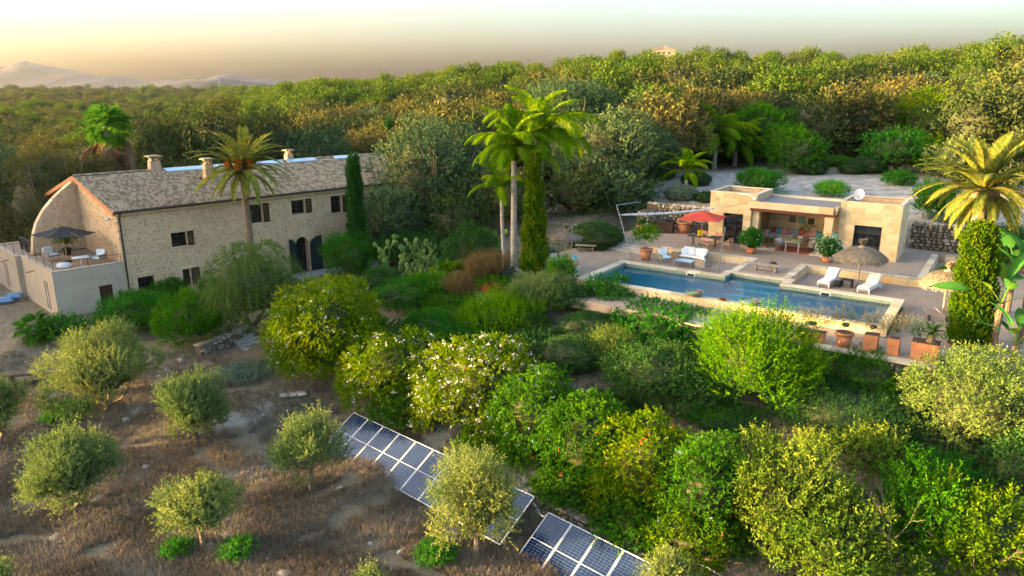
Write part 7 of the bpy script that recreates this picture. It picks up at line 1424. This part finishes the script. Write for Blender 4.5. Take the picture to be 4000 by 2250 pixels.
for k, (s, t, hgt_) in enumerate(((8.0, 10.0, .1), (8.3, 10.5, .12), (7.95, 10.9, .08), (8.2, 9.4, .07))):
    v = MB(); v.lathe([(0, .01), (.08, 0), (.15, hgt_ * .6), (.17, hgt_), (.14, hgt_ * .8), (0, .03)], 12); o = v.build('bowl', M[['ceramic', 'white', 'terra', 'lime'][k]], None); o.location = B.w(s, t, .79); tag(o, ('green glazed bowl', 'white bowl', 'terracotta bowl', 'lime green dish')[k] + ' on the loggia table', 'bowl')
potted('dark leafy plant in a vase at the far end of the loggia table', 8.5, 11.3, .79, .12, .22, dict(mk='olive', seed=340, rx=.4, h=.7, n=60, L=.4, nl=7, ls=.12, lw=.05, core=0, z=.2)); potted('red flowering pot plant at the foot of the left loggia pillar', 6.1, 9.85, .03, .22, .3, dict(mk='reddish', seed=341, rx=.4, h=.45, n=90, L=.2, nl=7, ls=.1, lw=.05, z=.2))
o = thing('chair', 'folding chair with a pale canvas back left of the right glass door', 'chair'); place(o, 11.35, 8.8, 0, R(20)); P(o, 'seat', M['cushion'], lambda v: v.b2((-.23, -.22, .43), (.23, .22, .46))); P(o, 'backrest', M['cushion'], lambda v: v.box((0, .25, .75), (.46, .02, .3), rx=-.15))
for x in (-.23, .23):
    for y in (-.2, .22): P(o, 'leg', M['blue'], lambda v: v.tube([(x, y, 0), (x, y + (.06 if y > 0 else 0), .9 if y > 0 else .43)], .014, 5))
v = MB(); v.soft((0, 0, .75), (.32, .1, 1.4), .05); o = v.build('surfboard', M['turq'], None); place(o, 10.9 - .35, 10.2, .03, 0); tag(o, 'blue and pink board leaning inside the right loggia pillar', 'board')
# cart, planter, bush beyond the pool
o = thing('lounger_cart', 'two wheeled metal trolley under the second thatched parasol', 'trolley'); place(o, 17.75, -.9, -.45, R(25)); P(o, 'frame', M['grey_metal'], lambda v: (v.tube([(-.35, -.3, .2), (-.3, .9, .35)], .02, 5), v.tube([(.35, -.3, .2), (.3, .9, .35)], .02, 5), v.tube([(-.35, -.3, .2), (.35, -.3, .2)], .02, 5), v.tube([(-.3, .9, .35), (.3, .9, .35)], .02, 5)))
for x in (-.42, .42): P(o, 'wheel', M['steel'], lambda v: v.tube([(x - .025, -.3, .16), (x + .025, -.3, .16)], .16, 14))
pl = thing('sunken_planter', 'sunken rectangular bed edged with sandstone right of the terrace', 'planter', B.w(16.9, 14.0, -.45), B.a); blocks(pl, 0, 4.5, 0, .42, 6, 1, lambda u, z: ((u, -.03, z), 0)); P(pl, 'edge', M['coping'], lambda v: v.b2((0, -.0, .42), (4.5, .4, .47)))
V, F, T = foliage(seed=350, rx=.85, h=.9, n=1400, **BL); o = link('clipped_ball', npmesh('foliage', V, F, LM['carob'], T)); o.location = B.w(17.75, 8.7, -.47); tag(o, 'low round clipped bush in the gravel beside the golden cypress', 'shrub')
# roof terrace of the wing
def hp(o, s, t, z, rz): o.location = H.w(s, t, z); o.rotation_euler = (0, 0, H.a + rz); return o
TZ = HZ + 2.9
bp_ = hp(thing('parasol', 'black canvas parasol tilted over the roof terrace', 'parasol'), -2.4, 3.4, TZ, 0); P(bp_, 'pole', M['pinewood'], lambda v: v.tube([(0, 0, 0), (-.12, .0, 2.55)], .028, 7)); P(bp_, 'canopy', M['black_fab'], lambda v: (setattr(v, 'M', Matrix.Translation((-.1, 0, 0)) @ Matrix.Rotation(.05, 4, 'Y')), canopy(v, 1.95, 6, 1.98, .5, .1))); P(bp_, 'base', M['steel'], lambda v: v.lathe([(0, .1), (.22, .08), (.27, 0)], 12))
for k in range(6): a = R(45 + 60 * k); P(bp_, 'rib', M['pinewood'], lambda v: v.tube([(-.1, 0, 2.4), (-.1 + 1.9 * math.cos(a), 1.9 * math.sin(a), 1.98 - .06 * math.cos(a))], .012, 4))
c_ = armchair('white cushioned terrace chair left of the black parasol pole'); hp(c_, -3.0, 4.9, TZ, R(20)); c_ = armchair('white high backed terrace chair right of the black parasol pole, by the house wall'); hp(c_, -1.0, 1.6, TZ, R(-60))
o = hp(thing('footstool', 'white round pouf on the roof terrace beside the railing', 'stool'), -3.1, 1.7, TZ, 0); P(o, 'pouf', M['wicker'], lambda v: v.lathe([(0, 0), (.4, .02), (.44, .12), (.4, .3), (0, .32)], 18), True)
o = hp(thing('terrace_table', 'small table draped with a pale cloth on the roof terrace', 'table'), -2.0, 1.9, TZ, 0); P(o, 'cloth', M['cushion'], lambda v: v.box((0, 0, .5), (.95, .7, .06))); P(o, 'leg', M['wicker'], lambda v: v.tube([(0, 0, 0), (0, 0, .47)], .04, 7))
V, F, T = foliage(seed=360, rx=.75, h=1.5, n=200, L=.4, nl=8, ls=.12, lw=.05, core=.5); V[:, 2] += .4; o = hp(thing('plant_pot', 'leafy plant in a dark pot against the terrace fin wall', 'potted plant'), -1.7, 5.9, TZ, 0); link('plant', npmesh('plant', V, F, LM['olive'], T), o); P(o, 'pot', M['steel'], lambda v: pot(v, .28, .5))
for k, t in enumerate((8.9, 10.3)):
    o = hp(thing('lounge_chair', ('dark rattan lounge chair on the far terrace, the nearer one', 'dark rattan lounge chair on the far terrace, the farther one')[k], 'armchair', group='dark rattan lounge chairs'), -2.9, t, TZ, R(100)); P(o, 'frame', M['blackw'], lambda v: (v.b2((-.45, -.45, .0), (.45, .45, .3)), v.b2((-.5, -.45, 0), (-.453, .5, .6)), v.b2((.453, -.45, 0), (.5, .5, .6)))); P(o, 'backrest', M['blackw'], lambda v: v.box((0, .42, .62), (.9, .12, .62), rx=-.2)); P(o, 'seat_cushion', M['black_fab'], lambda v: v.soft((0, -.05, .36), (.85, .8, .13), .05))
# bird on the cypress
bz = zat(2437 * VS, 553 * VS, 19.95, 31.1); o = thing('bird', 'pale dove perched on top of the golden cypress', 'bird', (19.95, 31.1, bz)); P(o, 'body', M['marès'], lambda v: v.tube([(-.16, 0, .0), (-.05, 0, .05), (.04, 0, .1), (.07, 0, .17), (.10, 0, .2), (.14, 0, .2)], [.015, .06, .07, .045, .04, .01], 9), True); P(o, 'leg', M['terra'], lambda v: v.tube([(0, 0, .05), (0, 0, -.08)], .01, 4))
# far buildings and masts
def farhouse(label, px, py, dist, w, h, rz, two=False, wallm='farwall'):
    az = math.atan((px - 2000) / FPX); x, y = math.sin(az) * dist, math.cos(az) * dist; zt = zat(px, py, x, y); g = min(gz(x, y), zt - h)
    o = thing('country_house', label, 'house', (x, y, zt - h - .0), rz); v = MB(); v._add([(-w / 2, -w * .35, -9), (w / 2, -w * .35, -9), (w / 2, w * .35, -9), (-w / 2, w * .35, -9), (-w / 2, -w * .35, h * .72), (w / 2, -w * .35, h * .72), (w / 2, w * .35, h * .72), (-w / 2, w * .35, h * .72), (-w / 2, 0, h * .97) if False else (0, -w * .35, h * .95), (0, w * .35, h * .95)], [(0, 3, 2, 1), (0, 1, 5, 8, 4), (2, 3, 7, 9, 6), (1, 2, 6, 5), (3, 0, 4, 7)]); v.build('wall', M[wallm], o)
    r_ = MB(); e = w * .06; r_._add([(-w / 2 - e, -w * .38, h * .70), (0, -w * .38, h * .97), (0, w * .38, h * .97), (-w / 2 - e, w * .38, h * .70), (w / 2 + e, -w * .38, h * .70), (w / 2 + e, w * .38, h * .70)] + [(-w / 2 - e, -w * .38, h * .74), (0, -w * .38, h * 1.01), (0, w * .38, h * 1.01), (-w / 2 - e, w * .38, h * .74), (w / 2 + e, -w * .38, h * .74), (w / 2 + e, w * .38, h * .74)], [(0, 3, 2, 1), (1, 2, 5, 4), (6, 7, 8, 9), (7, 10, 11, 8), (0, 1, 7, 6), (1, 4, 10, 7)]); rf = r_.build('roof', M['tile'], o)
    c = MB(); c.b2((-w * .02, -w * .05, h * .9), (w * .06, w * .03, h * 1.16)); c.build('chimney', M[wallm], rf)
    for k in range(3): q = MB(); q.b2((-w * .3 + k * w * .24, -w * .352, h * .35), (-w * .3 + k * w * .24 + w * .07, -w * .351, h * .55)); wn = q.build('window', M['glass'], o)
    for k in range(3): q = MB(); q.b2((-w * .502, -w * .2 + k * w * .15, h * .3), (-w * .501, -w * .2 + k * w * .15 + w * .08, h * .58)); q.build('window', M['glass'], o)
    return o
farhouse('house with a gabled roof standing on the skyline of the hill', 2568, 186, 255, 7.6, 3.4, R(-14)); farhouse('low red roofed house half hidden in the skyline trees right of the larger one', 2712, 214, 262, 4.4, 2.0, R(5), wallm='farwall')
farhouse('house with a broad tiled gable in the valley on the left', 161, 436, 480, 9.0, 3.6, R(10), wallm='farwall'); farhouse('small pale house in the valley woods above the fan palm', 347, 397, 800, 9, 4.5, R(20)); farhouse('red walled house at the left edge of the valley', 50, 468, 400, 5, 3.4, R(-10), wallm='terra'); farhouse('small building among the trees at the top right', 3862, 183, 262, 4.0, 2.2, R(8), wallm='farwall')
az = math.atan((2796 - 2000) / FPX); x, y = math.sin(az) * 262, math.cos(az) * 262; o = thing('antenna_mast', 'thin antenna mast sticking up from the skyline trees', 'antenna', (x, y, zat(2796, 230, x, y))); P(o, 'mast', M['grey_metal'], lambda v: v.tube([(0, 0, -3), (0, 0, 6.6)], .06, 4))
for z, l in ((6.0, 1.0), (5.4, .7)): P(o, 'crossbar', M['grey_metal'], lambda v: v.tube([(-l * .3, 0, z), (l * .7, 0, z + .1)], .05, 4))
az = math.atan((897 - 2000) / FPX); x, y = math.sin(az) * 1500, math.cos(az) * 1500; zt = zat(897, 302, x, y); g = gz(x, y); o = thing('electricity_pylon', 'faint lattice electricity pylon on the far wooded hill', 'pylon', (x, y, g)); hh = zt - g
for sx in (-1, 1):
    for sy in (-1, 1): P(o, 'leg', M['grey_metal'], lambda v: v.tube([(sx * 2.4, sy * 2.4, 0), (sx * .4, sy * .4, hh)], .18, 4))
for k in range(6): z = hh * (k + 1) / 7; w_ = 2.4 - 2 * (k + 1) / 7; P(o, 'brace', M['grey_metal'], lambda v: (v.tube([(-w_, -w_, z), (w_, -w_ * .9, z + hh / 8)], .12, 4), v.tube([(w_, -w_, z), (-w_, -w_, z)], .12, 4)))
for z in (.78, .9): P(o, 'crossarm', M['grey_metal'], lambda v: v.tube([(-4, 0, hh * z), (4, 0, hh * z)], .2, 4))
# bare branches in the bottom right shrubs
def branchy(label, cx, cy, bot, h, seed):
    x, y, g = onground(cx * VS, bot * VS); o = thing('bare_branches', label, 'branches', (x, y, g)); rg = random.Random(seed); v = MB()
    def grow(p, d, r, n):
        if n == 0: return
        q = p + d * rg.uniform(.45, .8) * h / 3.2; m_ = p.lerp(q, .5) + Vector((rg.uniform(-.08, .08), rg.uniform(-.08, .08), 0)); v.tube([p, m_, q], [r, r * .85, r * .7], 5)
        for _ in range(rg.choice((2, 2, 3))): grow(q, (d + Vector((rg.uniform(-.8, .8), rg.uniform(-.8, .8), rg.uniform(-.3, .4)))).normalized(), r * .66, n - 1)
    for k in range(3): grow(Vector((0, 0, h * .1)), Vector((rg.uniform(-.5, .5), rg.uniform(-.4, .4), 1)).normalized(), .03, 4)
    v.build('branch', M['bark'], o)
branchy('pale bare twisted branches left of the corner shrub', 2235, 0, 1475, 3.6, 3); branchy('pale bare twisted branches rising from the bottom right shrub', 2420, 0, 1500, 3.6, 8)
